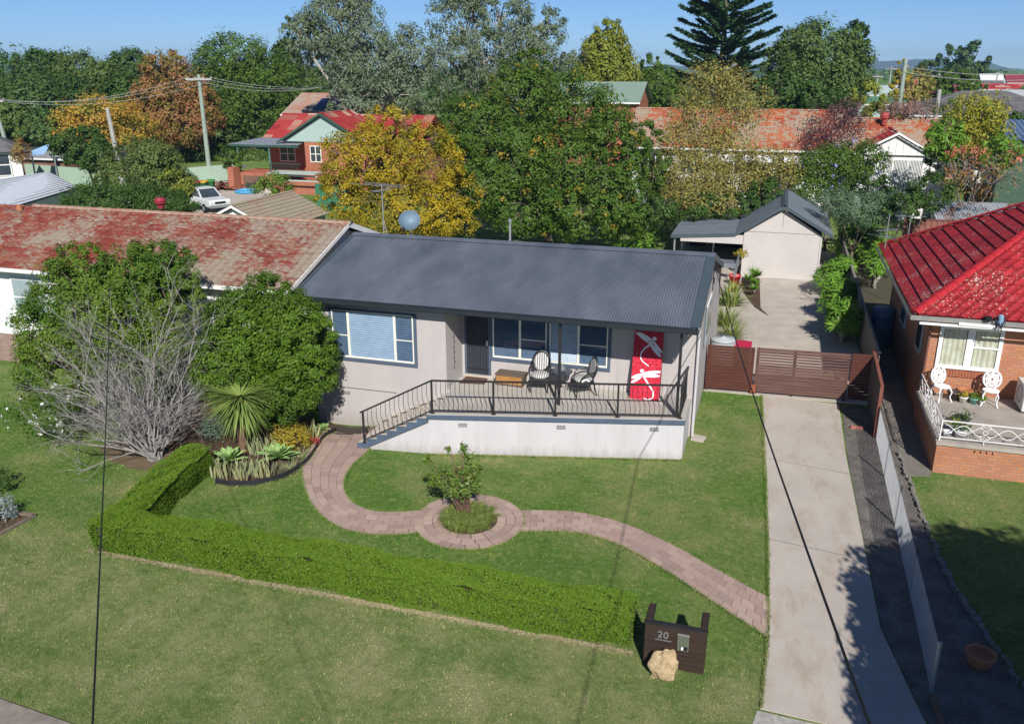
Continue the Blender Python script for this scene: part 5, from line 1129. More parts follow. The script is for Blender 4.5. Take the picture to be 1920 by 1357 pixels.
antenna('tv_antenna', 'white television antenna on a tall mast at the rear corner of the red hip roof', (12.95,12.6,3.1), 1.75, R(40), [(1.1,1.1,[(-.5,.4),(-.3,.4),(-.1,.4),(.1,.35),(.3,.35),(.5,.3)]),(.85,.6,[(-.25,1.5),(0,1.1),(.25,1.3)])])
antenna('tv_antenna', 'low television antenna in front of the rusty shed roof', (14.4,17.5,1.2), 2.9, R(10), [(2.85,1.3,[(-.6,.5),(-.4,.5),(-.2,.45),(0,.45),(.2,.4),(.4,.4),(.6,.35)])])
# ================================================================ NEIGHBOUR HOUSE ON THE LEFT
OLDT = tilemat('lichened_red_tile', [(.205,.042,.030), (.25,.05,.036), (.165,.035,.028), (.27,.085,.052), (.22,.115,.08)], (.30,.255,.20), .36, .30, .30, 5.0, (.6,2.0,1), lx=.009)
LH = thing('tiled_house', 'white walled house with a lichen stained red tiled roof on the left', 'house', (-14,2,0))
ley, lez, lry, lrz = -.70, 3.62, 3.5, 5.03
lcs = Vector((0, lry-ley, lrz-lez)).normalized(); LS = (Vector((0, lry-ley, lrz-lez))).length
m = MB(); slope_tiles(m, (-24,ley,lez), (1,0,0), lcs, 18.52, LS, .31, lambda v: 0, lambda v: 18.52, wave=.30, amp=.034, step=.040, du=.05)
m.quad((-24,7.7,lez),(-24,lry,lrz),(-5.48,lry,lrz),(-5.48,7.7,lez)); m.quad((-24,ley,lez-.04),(-5.48,ley,lez-.04),(-5.48,7.7,lez-.04),(-24,7.7,lez-.04)); lroof = m.build('roof', OLDT, LH)
m = MB(); ridge_caps(m, (-19.2,lry,lrz), (-5.42,lry,lrz), .15); m.build('ridge_cap', mat('old_cap_tile', (.30,.13,.09), (.34,.27,.21), 5), lroof)
m = MB(); m.slab([(-5.49,ley-.03,lez-.12),(-5.49,lry,lrz-.10),(-5.49,lry,lrz+.03),(-5.49,ley-.03,lez+.03)], (.03,0,0)); m.slab([(-5.49,lry,lrz-.14),(-5.49,7.7,lez-.16),(-5.49,7.7,lez+.05),(-5.49,lry,lrz+.05)], (.03,0,0)); m.build('bargeboard', WHITE, lroof)
m = MB(); m.box(-24,-5.47,ley-.10,ley-.01,lez-.12,lez-.0); m.build('gutter', WHITE, lroof)
m = MB(); m.box(-24,-5.95,-.30,7.4,1.05,3.58); m.slab([(-5.95,-.2,3.55),(-5.95,7.4,3.55),(-5.95,lry,lrz-.12)], (-.1,0,0)); m.build('wall', mat('white_cladding', (.74,.76,.76), (.68,.70,.70), bump=.08), LH)
m = MB(); m.box(-24,-5.9,-.34,7.45,-.3,1.049); m.build('base_wall', brickmat('grey_pink_brick', (.32,.20,.17), (.27,.17,.145), (.30,.27,.25)), LH)
m = MB(); m.box(-16.9,-15.4,-.36,-.30,1.8,3.2); lw = m.build('window', WHITE, LH)
for (z0, z1) in ((1.87,2.47),(2.53,3.13)): m = MB(); m.box(-16.83,-15.47,-.365,-.361,z0,z1); m.build('pane', mat('blind_glass', (.30,.38,.40), (.26,.33,.36), rough=.25) if z0 < 2.5 else bpy.data.materials['blind_glass'], lw)
m = MB(); m.box(-20.1,-19.25,2.8,3.3,4.0,4.93); chm = m.build('chimney', brickmat('chimney_brick', (.26,.15,.11), (.20,.11,.085), (.22,.19,.17)), lroof); MB().lathe([(.12,4.93),(.11,5.12)], (-19.5,3.05,0), 10).build('chimney_pot', TERRA, chm)
m = MB(); m.lathe([(.12,5.25),(.13,5.38),(.20,5.44),(.22,5.55),(.15,5.66),(.01,5.68)], (-13.6,3.9,-.12), 14); m.build('roof_vent', mat('maroon_vent', (.28,.03,.045), rough=.4), lroof)
# ================================================================ BEYOND: HOUSES
T_TERR = tilemat('terracotta_tile', [(.36,.085,.035), (.42,.12,.045), (.30,.06,.03), (.46,.17,.07)], (.33,.27,.20), .36, .9, .9, 2.5)
T_RED2 = tilemat('faded_red_tile', [(.32,.03,.03), (.38,.05,.045), (.28,.025,.03), (.52,.36,.26)], None, 0, .9, .8)
T_PINK = tilemat('pink_brown_tile', [(.36,.17,.12), (.40,.20,.15), (.32,.15,.11)], (.33,.27,.22), .4, .5, .5)
T_SAND = tilemat('mossy_sand_tile', [(.33,.24,.17), (.30,.20,.15), (.36,.28,.21), (.30,.14,.10)], (.30,.27,.20), .5, .3, .35, 6)
T_GREY = tilemat('dark_grey_tile', [(.12,.115,.12), (.15,.145,.15), (.10,.095,.10)], None, 0, .6, .5)
BR_RED = brickmat('red_brick', (.40,.11,.06), (.46,.15,.08), (.28,.20,.16))
MINT = mat('mint_cladding', (.36,.47,.44), (.32,.43,.40), 1.5)
DKGRN = mat('dark_green_trim', (.035,.09,.07))
GLD = mat('dim_window', (.05,.065,.08), (.03,.04,.05), 3, .15, 0, spec=.8)
def winbox(parent, x0, x1, z0, z1, y, fm=None, bars=1, pane=None, cross=True):
    m = MB(); e = .07; m.box(x0,x1,y-.05,y-.004,z0,z0+e); m.box(x0,x1,y-.05,y-.004,z1-e,z1); m.box(x0,x0+e,y-.05,y-.004,z0+e,z1-e); m.box(x1-e,x1,y-.05,y-.004,z0+e,z1-e)
    for k in range(1, bars+1): x = x0+(x1-x0)*k/(bars+1); m.box(x-.04,x+.04,y-.05,y-.004,z0+e,z1-e)
    if cross: z = (z0+z1)/2; m.box(x0+e,x1-e,y-.045,y-.006,z-.03,z+.03)
    o = m.build('window', fm or WHITE, parent); MB().box(x0+e*.5,x1-e*.5,y-.02,y-.0045,z0+e*.5,z1-e*.5).build('pane', pane or GLD, o); return o
def tiled_gable_x(parent, x0, x1, y0, yr, y1, ze, zr, m_, over=.0, course=.33, amp=.02, du=.1, cap=None):
    S = math.hypot(yr-y0, zr-ze); v = (0, (yr-y0)/S, (zr-ze)/S); S2 = math.hypot(y1-yr, zr-ze); v2 = (0, -(y1-yr)/S2, (zr-ze)/S2)
    m = MB(); slope_tiles(m, (x0,y0,ze), (1,0,0), v, x1-x0, S, course, lambda q: 0, lambda q: x1-x0, amp=amp, step=.03, du=du)
    m.quad((x0,y1,ze),(x0,yr,zr),(x1,yr,zr),(x1,y1,ze)); m.quad((x0,y0,ze-.03),(x1,y0,ze-.03),(x1,y1,ze-.03),(x0,y1,ze-.03)); r_ = m.build('roof', m_, parent)
    c = MB(); ridge_caps(c, (x0,yr,zr), (x1,yr,zr), .14); c.build('ridge_cap', cap or m_, r_); return r_
def tiled_gable_y(parent, x0, xr, x1, y0, y1, ze, zr, m_, course=.33, amp=.02, du=.1, name='roof'):
    m = MB(); S = math.hypot(xr-x0, zr-ze); slope_tiles(m, (x0,y0,ze), (0,1,0), ((xr-x0)/S,0,(zr-ze)/S), y1-y0, S, course, lambda q: 0, lambda q: y1-y0, amp=amp, step=.035, du=du)
    S = math.hypot(x1-xr, zr-ze); slope_tiles(m, (x1,y0,ze), (0,1,0), (-(x1-xr)/S,0,(zr-ze)/S), y1-y0, S, course, lambda q: 0, lambda q: y1-y0, amp=amp, step=.035, du=du)
    r_ = m.build(name, m_, parent); c = MB(); ridge_caps(c, (xr,y0,zr), (xr,y1,zr), .13); c.build('ridge_cap', m_, r_); return r_
def house_x(name, label, cat, x0, x1, y0, y1, h, rise, wallm, roofm, over=.5, wins=(), fas=None, group=None, hip=False):
    t_ = thing(name, label, cat, ((x0+x1)/2, (y0+y1)/2, 0), group=group); yr = (y0+y1)/2
    m = MB(); m.box(x0,x1,y0,y1,-.2,h)
    if not hip:
        for x in (x0, x1-.12): m.slab([(x,y0,h-.01),(x,y1,h-.01),(x,yr,h+rise*(y1-y0)/(y1-y0+2*over)-.06)], (.12,0,0))
    m.build('wall', wallm, t_); m = MB(); o = over; zz = h-.02; zr = h+rise
    if hip:
        k = (y1-y0)/2+o; A, B_, C_, D_ = (x0-o,y0-o,zz), (x1+o,y0-o,zz), (x1+o,y1+o,zz), (x0-o,y1+o,zz); E_, F_ = (x0-o+k,yr,zr), (x1+o-k,yr,zr)
        m.add([A,B_,C_,D_,E_,F_], [(0,1,5,4),(1,2,5),(2,3,4,5),(3,0,4),(3,2,1,0)])
    else:
        m.slab([(x0-o,y0-o,zz),(x1+o,y0-o,zz),(x1+o,yr,zr),(x0-o,yr,zr)], (0,0,.07)); m.slab([(x0-o,yr,zr),(x1+o,yr,zr),(x1+o,y1+o,zz),(x0-o,y1+o,zz)], (0,0,.07))
    r_ = m.build('roof', roofm, t_)
    g = MB(); g.box(x0-o,x1+o,y0-o-.09,y0-o-.005,zz-.1,zz+.04); g.build('gutter', fas or WHITE, r_)
    for w_ in wins: winbox(t_, *w_, y0)
    return t_
# long terracotta roofed house behind the yard
LT = thing('long_house', 'long white house with an orange terracotta tiled roof behind the garden trees', 'house', (8,48,0))
tiled_gable_x(LT, -3.0, 13.2, 45.2, 50, 55, 4.45, 7.12, T_TERR, du=.15); tiled_gable_x(LT, 13.2, 20.6, 45.2, 49.4, 54, 4.3, 6.62, T_TERR, du=.15)
m = MB(); m.box(-2.5,20.2,45.8,54,-.1,4.4); m.slab([(-2.5,45.8,4.35),(-2.5,54,4.35),(-2.5,50,6.95)], (.1,0,0)); m.build('wall', WHITE, LT)
m = MB(); m.box(-3.0,13.0,45.08,45.17,4.3,4.44); m.build('gutter', WHITE, LT)
for x in (-1.8, 1.2, 4.2, 7.2): winbox(LT, x, x+1.7, 2.4, 3.9, 45.8, bars=2, cross=False)
aw = MB()
for x in (3.0, 6.0, 9.0): aw.slab([(x,44.6,3.55),(x+2.4,44.6,3.55),(x+2.4,45.75,4.15),(x,45.75,4.15)], (0,0,.04))
aw.build('awnings', mat('striped_awning', (.66,.68,.72), (.52,.55,.60), 3, stretch=(8,1,1)), LT)
m = MB(); m.lathe([(.16,6.2),(.16,6.6),(.30,6.68),(.32,6.9),(.22,7.1),(.01,7.12)], (15.9,48.4,0), 14); m.build('roof_vent', mat('terracotta_vent', (.36,.06,.05), rough=.5), LT)
wx0, wxr, wx1 = 13.75, 16.35, 18.95
tiled_gable_y(LT, wx0-.1, wxr, wx1+.1, 42.4, 48.5, 4.55, 6.05, T_RED2, name='wing_roof')
m = MB(); m.slab([(wx0+.15,42.7,4.5),(wx1-.15,42.7,4.5),(wxr,42.7,5.86)], (0,.1,0)); gw = m.build('gable_boards', WHITE, LT)
m = MB()
for k in range(9): x = wx0+.7+k*.47; zt = 4.5+1.36*(1-abs(x-wxr)/2.45); m.box(x-.012,x+.012,42.69,42.705,4.52,zt-.05)
m.build('board_joints', mat('joint_pale', (.42,.42,.41)), gw)
for (xa, xb) in ((wx0-.1, wxr), (wx1+.1, wxr)): f = MB(); f.slab([(xa,42.36,4.40),(xb,42.36,5.90),(xb,42.36,6.06),(xa,42.36,4.56)], (0,.04,0)); f.build('bargeboard', WHITE, gw)
m = MB(); m.box(wx0+.3,wx1-.3,42.9,48,0,4.48); m.build('wing_wall', WHITE, LT)
ww = winbox(LT, 14.3, 18.3, 1.2, 4.2, 42.9, bars=3, pane=GLD)
m = MB()
for k in range(40): x = 14.38+k*.097; m.box(x,x+.05,42.87,42.885,1.3,4.12)
m.build('vertical_blind', WHITE, ww)
# brick house with mint gable
MG = thing('brick_house', 'red brick house with a mint green gable and grey verandah roof behind the golden tree', 'house', (-31,47,0))
tiled_gable_x(MG, -36.4, -21, 46.6, 50.4, 55, 4.3, 6.2, T_RED2, du=.15)
tiled_gable_y(MG, -33.3, -29.0, -24.7, 44.05, 50, 4.2, 6.62, T_RED2)
m = MB(); m.box(-36,-21.5,47,54,0,4.3); m.box(-30.9,-25.1,44.4,48,0,4.2); m.build('wall', BR_RED, MG)
m = MB(); m.slab([(-32.9,44.36,4.22),(-25.1,44.36,4.22),(-29.0,44.36,6.45)], (0,.1,0)); gg = m.build('gable', MINT, MG)
for xa in (-33.4, -24.6): f = MB(); f.slab([(xa,44.0,4.0),(-29.0,44.0,6.46),(-29.0,44.0,6.66),(xa,44.0,4.2)], (0,.05,0)); f.build('bargeboard', DKGRN, gg)
winbox(MG, -30.4, -29.3, 2.5, 3.9, 44.4, CREAM, bars=1); winbox(MG, -35, -33.4, 2.2, 3.6, 47)
m = MB(); m.slab([(-38.2,43.9,3.85),(-31.2,43.9,3.95),(-31.2,47.2,4.3),(-36.3,47.2,4.3)], (0,0,.06)); vr = m.build('verandah_roof', mat('grey_verandah_sheet', (.24,.27,.31), rough=.45), MG)
m = MB(); m.box(-38.2,-31.2,43.82,43.9,3.72,3.90); m.build('verandah_gutter', DKGRN, vr)
for x in (-37.4, -34.2): m = MB(); m.box(x-.05,x+.05,43.95,44.05,0,3.8); m.build('verandah_post', mat('green_post', (.10,.22,.19)), vr)
m = MB(); m.box(-37.6,-31,43.7,47,0,1.5); m.box(-37.7,-37.1,42.6,43.6,0,2.0); m.box(-33,-28,42.2,43.3,0,1.1); m.build('porch_base', BR_RED, MG)
m = MB()
for x in np.arange(-36.2,-34.2,.16): m.box(x,x+.07,42.7,42.74,.1,1.35)
for x in np.arange(-34.1,-31.1,.2): m.box(x,x+.025,43.72,43.75,1.5,2.35)
m.box(-34.2,-31,43.71,43.76,2.35,2.4); m.build('porch_balustrade', DKGRN, MG)
m = MB(); m.box(-33.4,-28.5,42.0,42.1,1.5,1.62); m.box(-32,-28,41.4,41.5,1.2,1.3); m.slab([(-33.2,41.6,1.75),(-28.6,41.6,1.75),(-28.6,43.2,1.8),(-33.2,43.2,1.8)], (0,0,.05)); m.build('pergola_rails', mat('pale_green_rail', (.42,.52,.48)), MG)
for k in range(5): m = MB(); m.box(-34.0+k*.42,-33.58+k*.42,42.5-.0,43.3,0,.3+.26*k); m.build('step', CONC, MG)
# more houses
sh = house_x('shed_house', 'pink walled house with solar panels on a brown roof behind the gum trees', 'house', -45.5,-36.5,66,75,5.3,2.2, mat('salmon_wall', (.55,.32,.24), (.50,.29,.22)), T_PINK, wins=((-43.5,-42,3.6,4.9),(-40.8,-39,3.6,4.9)))
m = MB()
for k in range(3): x = -42.5+k*1.5; m.slab([(x,66.6,5.87),(x+1.3,66.6,5.87),(x+1.3,69.0,6.94),(x,69.0,6.94)], (0,-.03,.07))
m.build('solar_panels', mat('solar_blue', (.02,.03,.10), rough=.2, spec=.8), sh)
p0, p1_, q0, q1_ = G(429,387,2.95), G(550,361,2.95), G(500,428,1.9), G(592,396,1.9)
sx, sw_, sy0, sy1 = float((p0[0]+p1_[0])/2), 2.75, float(p0[1]), float(p1_[1]); slope_dx = 2.6
ts = thing('tiled_shed', 'small white shed with a mossy sand coloured tile roof behind the red roofed neighbour', 'shed', (sx, sy0+3, 0))
tiled_gable_y(ts, sx-slope_dx, sx, sx+slope_dx, sy0-.1, sy1+.2, 1.75, 3.0, T_SAND)
m = MB(); m.box(sx-2.3,sx+2.3,sy0+.2,sy1,0,1.75); m.slab([(sx-2.3,sy0+.2,1.74),(sx+2.3,sy0+.2,1.74),(sx,sy0+.2,2.84)], (0,.1,0)); m.build('wall', WHITE, ts)
for xa in (sx-slope_dx-.05, sx+slope_dx+.05): f = MB(); f.slab([(xa,sy0-.14,1.62),(sx,sy0-.14,2.88),(sx,sy0-.14,3.02),(xa,sy0-.14,1.76)], (0,.04,0)); f.build('bargeboard', WHITE, ts)
m = MB(); m.box(sx+2.29,sx+2.31,sy0+2.2,sy0+3.4,0,1.7); m.build('door', mat('grey_door', (.18,.20,.21)), ts)
# white roofed building at the left edge
c0, c1, c2, c3 = [Vector(G(*q)) for q in ((-40,408,2.7),(147,352,2.7),(92,322,3.35),(-40,341,3.35))]
wr = thing('white_roofed_house', 'building with a bright ribbed white sheet roof at the left edge', 'house', tuple((c0+c1)/2*Vector((1,1,0))))
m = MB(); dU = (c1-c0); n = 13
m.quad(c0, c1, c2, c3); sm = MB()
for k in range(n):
    f = k/n; a = c0.lerp(c3, f); b = c1.lerp(c2, f); up_ = Vector((0,0,.035)); a2 = c0.lerp(c3, f+.010); b2 = c1.lerp(c2, f+.010); sm.slab([a, b, b2, a2], up_, 0)  # dark grey strips paint in the shadow line at each roof course step
bk = Vector((-4, 4, -.7)); m.quad(c3, c2, c2+bk, c3+bk); r_ = m.build('roof', mat('white_sheet', (.62,.66,.70), (.55,.59,.64), 2, .5, .05), wr); sm.build('course_shadow_strips', mat('course_shadow_grey', (.12,.14,.17)), r_)
m = MB(); m.slab([Vector((q.x, q.y, 0)) for q in (c0*.98+c3*.02, c1*.98+c2*.02, c2, c3)], (0,0,2.6)); m.build('wall', WHITE, wr)
m = MB(); m.lathe([(.35,0),(.35,.5),(.25,.62),(.02,.66)], tuple(c0.lerp(c1,.22).lerp(c3,.75)), 14); m.build('roof_vent', mat('white_vent', (.70,.70,.70)), r_)
wh = thing('weatherboard_house', 'white weatherboard house with a dark roof and tall windows at the far left edge', 'house', (-37.5,18.5,0))
e0 = D(-80,262,84); e1 = D(36,282,84); a0, a1 = Vector(e0), Vector(e1); dd = (a1-a0); dd.z = 0; dd.normalize(); nn = Vector((-dd.y, dd.x, 0)); zt = float(e1[2])
m = MB(); A0, A1 = a0.copy(), a1.copy(); m.slab([(A0.x,A0.y,0),(A1.x,A1.y,0),((A1+nn*7).x,(A1+nn*7).y,0),((A0+nn*7).x,(A0+nn*7).y,0)], (0,0,zt)); m.build('wall', WHITE, wh)
o = MB(); k0, k1 = A0-nn*.5-dd*.5, A1-nn*.5+dd*.5; rz_ = zt+1.9; m0 = A0+nn*3.5; m1 = A1+nn*3.5-dd*3; o.add([(k0.x,k0.y,zt-.05),(k1.x,k1.y,zt-.05),(m1.x,m1.y,rz_),(m0.x,m0.y,rz_),((A1+nn*7.5+dd*.5).x,(A1+nn*7.5+dd*.5).y,zt-.05)], [(0,1,2,3),(1,4,2)]); o.build('roof', T_GREY, wh)
def wallwin(s, z0, z1, w_):
    m = MB(); c = A1-dd*s-nn*.02; b = MB()
    for (q, ma, mm) in ((.08, WHITE, m),): mm.bar((c-dd*(-w_/2)+Vector((0,0,z0)).to_3d()*0+Vector((0,0,z0-c.z))), (c-dd*(-w_/2)+Vector((0,0,z1-c.z))), .1); mm.bar(c-dd*(w_/2)+Vector((0,0,z0-c.z)), c-dd*(w_/2)+Vector((0,0,z1-c.z)), .1)
    for z in (z0, (z0+z1)/2, z1): m.bar(c+dd*w_/2+Vector((0,0,z-c.z)), c-dd*w_/2+Vector((0,0,z-c.z)), .08)
    o_ = m.build('window', WHITE, wh); p = MB(); p.slab([c+dd*w_/2+Vector((0,0,z0-c.z))+nn*.012, c-dd*w_/2+Vector((0,0,z0-c.z))+nn*.012, c-dd*w_/2+Vector((0,0,z1-c.z))+nn*.012, c+dd*w_/2+Vector((0,0,z1-c.z))+nn*.012], -nn*.006); p.build('pane', GLD, o_)
wallwin(1.3, zt-2.0, zt-.25, 1.0); wallwin(3.0, zt-2.0, zt-.25, .9)
# green sheet fence, low brick outbuilding, shade sail
f0, f1 = G(192,350), G(38,338)
gf = thing('green_fence', 'pale green sheet metal fence behind the white ribbed roof', 'fence', tuple(f0)); m = MB(); m.slab([(f0[0],f0[1],0),(f1[0],f1[1],0),(f1[0],f1[1],1.5),((f0*.12+f1*.88)[0],(f0*.12+f1*.88)[1],1.6),((f0*.8+f1*.2)[0],(f0*.8+f1*.2)[1],1.55),(f0[0],f0[1],1.0)], (.05,.05,0)); m.build('sheets', mat('pale_green_sheet', (.34,.45,.36), (.31,.42,.33), 2, stretch=(20,1,1)), gf)
m = MB(); m.box(f0[0]-.1,f0[0]+.1,f0[1]-.1,f0[1]+.1,0,1.7); m.build('post', WHITE, gf)
ob = D(95,303,95); bo = house_x('brick_outbuilding', 'low brick outbuilding with a white edged flat roof beyond the green fence', 'outbuilding', ob[0]-5, ob[0]+2.5, ob[1]-1, ob[1]+5, float(ob[2])+.4, .25, brickmat('brown_brick', (.22,.10,.065), (.26,.12,.08), (.2,.16,.13)), mat('flat_grey_sheet', (.30,.31,.32)), .3)
s0 = [D(*q) for q in ((58,283,90),(97,268,92),(82,290,90),(60,292,89))]; ss = thing('shade_sail', 'pale blue shade sail stretched between the houses on the left', 'sail', tuple(s0[0]*np.array([1,1,0]))); m = MB(); m.add([tuple(q) for q in s0], [(0,1,2,3)]); m.build('cloth', mat('blue_cloth', (.30,.48,.72), (.26,.43,.66)), ss); 
for k_ in (0, 1): MB().tube([(*s0[k_][:2],0), tuple(s0[k_])], .08, 6).build('pole', STEEL, ss)
ob = D(70,262,105); house_x('grey_roofed_house', 'low house with a pale grey sheet roof behind the blue shade sail', 'house', ob[0]-9, ob[0]+5, ob[1], ob[1]+8, float(ob[2])-.7, .7, WHITE, mat('pale_grey_sheet', (.42,.45,.49)), .5)
# right side
rsd = thing('rusty_shed', 'white shed with a rusty corrugated iron roof behind the red hip roof', 'shed', (19,29,0))
t = NT('rusty_iron'); v = t.pos((1,.35,1)); RUST = t.fin(t.mix(t.ramp(t.noise(v, 1.5, 6, .7), [(.50, (0,0,0)), (.60, (1,1,1))]), (.46,.49,.52), (.25,.11,.05)), .5, .4, .2)
m = MB(); corr(m, 17.1, 22.6, (27.8,2.42), (31,3.02), .14, .028, 6); m.build('roof', RUST, rsd); m = MB(); m.box(17.3,22.4,28.0,30.8,0,2.36); m.build('wall', WHITE, rsd)
m = MB()
for k in range(4): m.box(17.8+k*1.3,17.9+k*1.3,27.9,27.99,2.18,2.30)
m.build('rafter_ends', WHITE, rsd)
bf = thing('brown_fence', 'red brown ribbed metal fence in front of the rusty shed', 'fence', (18,26,0)); m = MB(); x = 15.3
while x < 24: m.slab([(x,26.0,0),(x+.20,26.0,0),(x+.23,26.04,0),(x+.26,26.04,0),(x+.26,26.07,0),(x,26.07,0)], (0,0,2.62)); x += .27
m.build('sheets', mat('red_brown_sheet', (.26,.11,.085), (.22,.09,.07), 2), bf); m = MB(); m.box(15.3,24,25.98,26.08,2.62,2.68); m.build('capping', mat('dark_red_cap', (.17,.06,.05)), bf)
ob = D(1905,262,62); br_ = thing('blue_roofed_shed', 'shed with a dark blue corrugated roof at the right edge', 'shed', (ob[0],ob[1],0)); m = MB(); corr(m, ob[0]-.8, ob[0]+9, (ob[1],float(ob[2])), (ob[1]+5,float(ob[2])+.95), .32, .05, 6); m.build('roof', mat('blue_steel', (.10,.16,.27), (.13,.20,.32), rough=.4, spec=.5), br_); m = MB(); m.box(ob[0]-.6,ob[0]+9,ob[1]+.3,ob[1]+4.8,0,float(ob[2])-.1); m.build('wall', mat('dull_green_wall', (.06,.11,.075)), br_)
ob = D(1882,345,64); th_ = thing('tan_outbuilding', 'tan outbuilding with a white parapet behind the bare shrubs on the right', 'outbuilding', (ob[0],ob[1],0)); zt = float(D(1890,322,64)[2]); m = MB(); m.box(ob[0]-1.6,ob[0]+8,ob[1],ob[1]+1.9,0,zt-.75); m.build('wall', mat('tan_wall', (.34,.22,.14), (.28,.18,.11), 4), th_); m = MB(); m.box(ob[0]-1.9,ob[0]+8,ob[1]-.3,ob[1]+2,zt-.74,zt); m.build('parapet', WHITE, th_); winbox(th_, ob[0]+1.2, ob[0]+2.6, zt-2.4, zt-1.1, ob[1], bars=0, cross=False, pane=mat('teal_cloth', (.05,.38,.34)))
def far_house(label, px, py, dist, w_, d_, rise, wallm, roofm, hip=False, group='houses far off on the right', nm='house', up=0):
    q = D(px, py, dist); return house_x(nm, label, 'house', q[0]-w_/2, q[0]+w_/2, q[1], q[1]+d_, max(2.6, float(q[2])), rise, wallm, roofm, .5, (), None, group, hip)
CRM = mat('cream_wall', (.55,.50,.42), (.50,.46,.39)); SLV = mat('silver_sheet', (.46,.48,.50), (.40,.42,.44), rough=.45); MAR = mat('maroon_sheet', (.25,.04,.06), (.21,.035,.05)); WSH = mat('white_far_sheet', (.70,.70,.69))
far_house('house with a wide dark grey hip roof at the right edge beyond the yellow tree', 1860, 218, 96, 15, 11, 2.2, brickmat('tan_brick', (.40,.24,.15), (.44,.27,.17), (.3,.25,.2)), T_GREY, True)
far_house('long low shed with a pale flat roof behind the dark grey hip roof', 1900, 194, 125, 16, 9, .6, CRM, mat('pale_flat_roof', (.48,.45,.41)))
far_house('house with a light grey sheet roof in the right distance', 1868, 186, 150, 9, 8, 1.2, WHITE, SLV)
far_house('cottage with a maroon roof and pale gable beside the short pole', 1740, 186, 130, 7, 8, 1.7, WHITE, MAR)
far_house('pale mint shed left of the narrow yellow conifer', 1650, 180, 125, 5, 6, 1.2, MINT, mat('mint_roof', (.40,.50,.50)))
far_house('green roofed shed below the mint one', 1660, 196, 105, 3.4, 5, .7, MINT, mat('green_sheet', (.10,.25,.15)))
far_house('distant house with a red roof and white gable on the right horizon', 1905, 168, 210, 11, 7, 1.0, WHITE, T_RED2)
far_house('distant white gabled cottage under the big round tree', 1862, 158, 260, 4.5, 9, 2.4, WHITE, WSH)
far_house('distant white gabled cottage at the right horizon edge', 1909, 156, 280, 4.5, 9, 2.2, WHITE, MAR)
far_house('distant grey roofed house in the right distance', 1836, 168, 230, 10, 8, 1.8, CRM, T_GREY)
far_house('tiny distant red roof beyond the mint shed', 1712, 158, 330, 7, 8, 1.6, CRM, T_RED2)
q = D(1110,192,92); gh = house_x('green_roofed_house', 'brick house with a dull green roof in front of the tall conical tree', 'house', q[0]-4.5, q[0]+4.6, q[1], q[1]+8, float(q[2]), 1.9, BR_RED, mat('dull_green_sheet', (.20,.28,.23), (.17,.24,.20)), .4)
m = MB(); m.lathe([(.02,0),(.25,.05),(.38,.15)], (0,0,0), 16); o = m.build('dish', mat('pale_dish', (.6,.6,.58)), gh, True); o.location = (4.4,-.6,float(q[2])+1.0); o.rotation_euler = (R(70),0,0)
# ================================================================ POLES, WIRES, CABLES
PM = mat('green_grey_pole', (.30,.37,.32), (.24,.30,.26), 3, .8, .3); PW_ = mat('silver_pole', (.40,.39,.38), (.30,.29,.28), 3)
WIRE = mat('bright_wire', (.34,.35,.36), rough=.5); WIREB = mat('black_cable', (.012,.012,.014), rough=.6)
def sagline(a, b, sag, n=14): a = Vector(a); b = Vector(b); return [a.lerp(b, i/n)-Vector((0,0,sag*4*(i/n)*(1-i/n))) for i in range(n+1)]
def pole(label, base, z, r_, m_, arm=None, lean=(0,0), nm='power_pole', rot=0):
    t_ = thing(nm, label, 'pole', (base[0], base[1], 0), rot); MB().tube([(0,0,-.2),(lean[0],lean[1],z)], [r_*1.25,r_*.85], 10).build('pole', m_, t_, True)
    if arm:
        m = MB(); m.bar((-arm+lean[0],-.2+lean[1],z-.45),(arm+lean[0],-.2+lean[1],z-.45), .2, .2); cr_ = m.build('crossarm', PW_, t_, True)
        for k in range(4): x = -arm+.12+k*(2*arm-.24)/3; m = MB(); m.lathe([(.05,0),(.06,.1),(.03,.16)], (x+lean[0],.16+lean[1],z-.37), 8); m.build('insulator', mat('insulator_grey', (.5,.5,.5)) if 'insulator_grey' not in bpy.data.materials else bpy.data.materials['insulator_grey'], cr_, True)
    return t_
Pa = G(393,325); za = float(D(370,140,np.hypot(Pa[0]-CAMP[0],Pa[1]-CAMP[1]))[2])
pole('tall pale green power pole with a crossarm in front of the rust coloured tree', Pa, za, .20, PM, 1.25, rot=R(25))
Pb = D(17,250,94); zb = float(D(8,180,94)[2]); pole('power pole with a short crossarm at the far left edge', Pb, zb, .17, PM, 1.0, (-.9,0), rot=R(25))
Pc = D(224,285,74); zc = float(D(207,203,74)[2]); pole('short leaning grey pole in front of the orange tree', Pc, zc, .17, PW_, None, (-.55,0))
Pd = D(1684,215,92); zd = float(D(1690,112,92)[2]); pole('tall green grey power pole beside the narrow yellow conifer', Pd, zd, .20, PM, None)
Pe = D(1757,200,88); ze_ = float(D(1762,168,88)[2]); pole('short white pole right of the tall green grey one', Pe, ze_, .20, PW_, None)
for k, (px, py0, py1, d_, lab) in enumerate(((1667,125,160,190,'distant power pole left of the yellow conifer'),(1643,140,165,210,'distant power pole next to the big round green tree'),(1755,138,178,170,'distant power pole beyond the maroon roof'),(1866,135,165,240,'distant power pole behind the white cottages'),(1820,150,180,150,'slim power pole beyond the pale grey sheet roof'))):
    b = D(px, py1, d_); pole(lab, b, float(D(px, py0, d_)[2]), .16, PW_, 1.1)
def wire(label, a, b, sag, r_, m_=None, nm='power_line', group=None): m = MB(); m.tube(sagline(a, b, sag), r_, 5, cap=False); return tag(m.build(nm, m_ or WIRE), label, 'cable', group)
pa = lambda s, dz: (Pa[0]+s*1.1, Pa[1]+s*.5, za-.3-dz)
Pg = D(640,160,92)
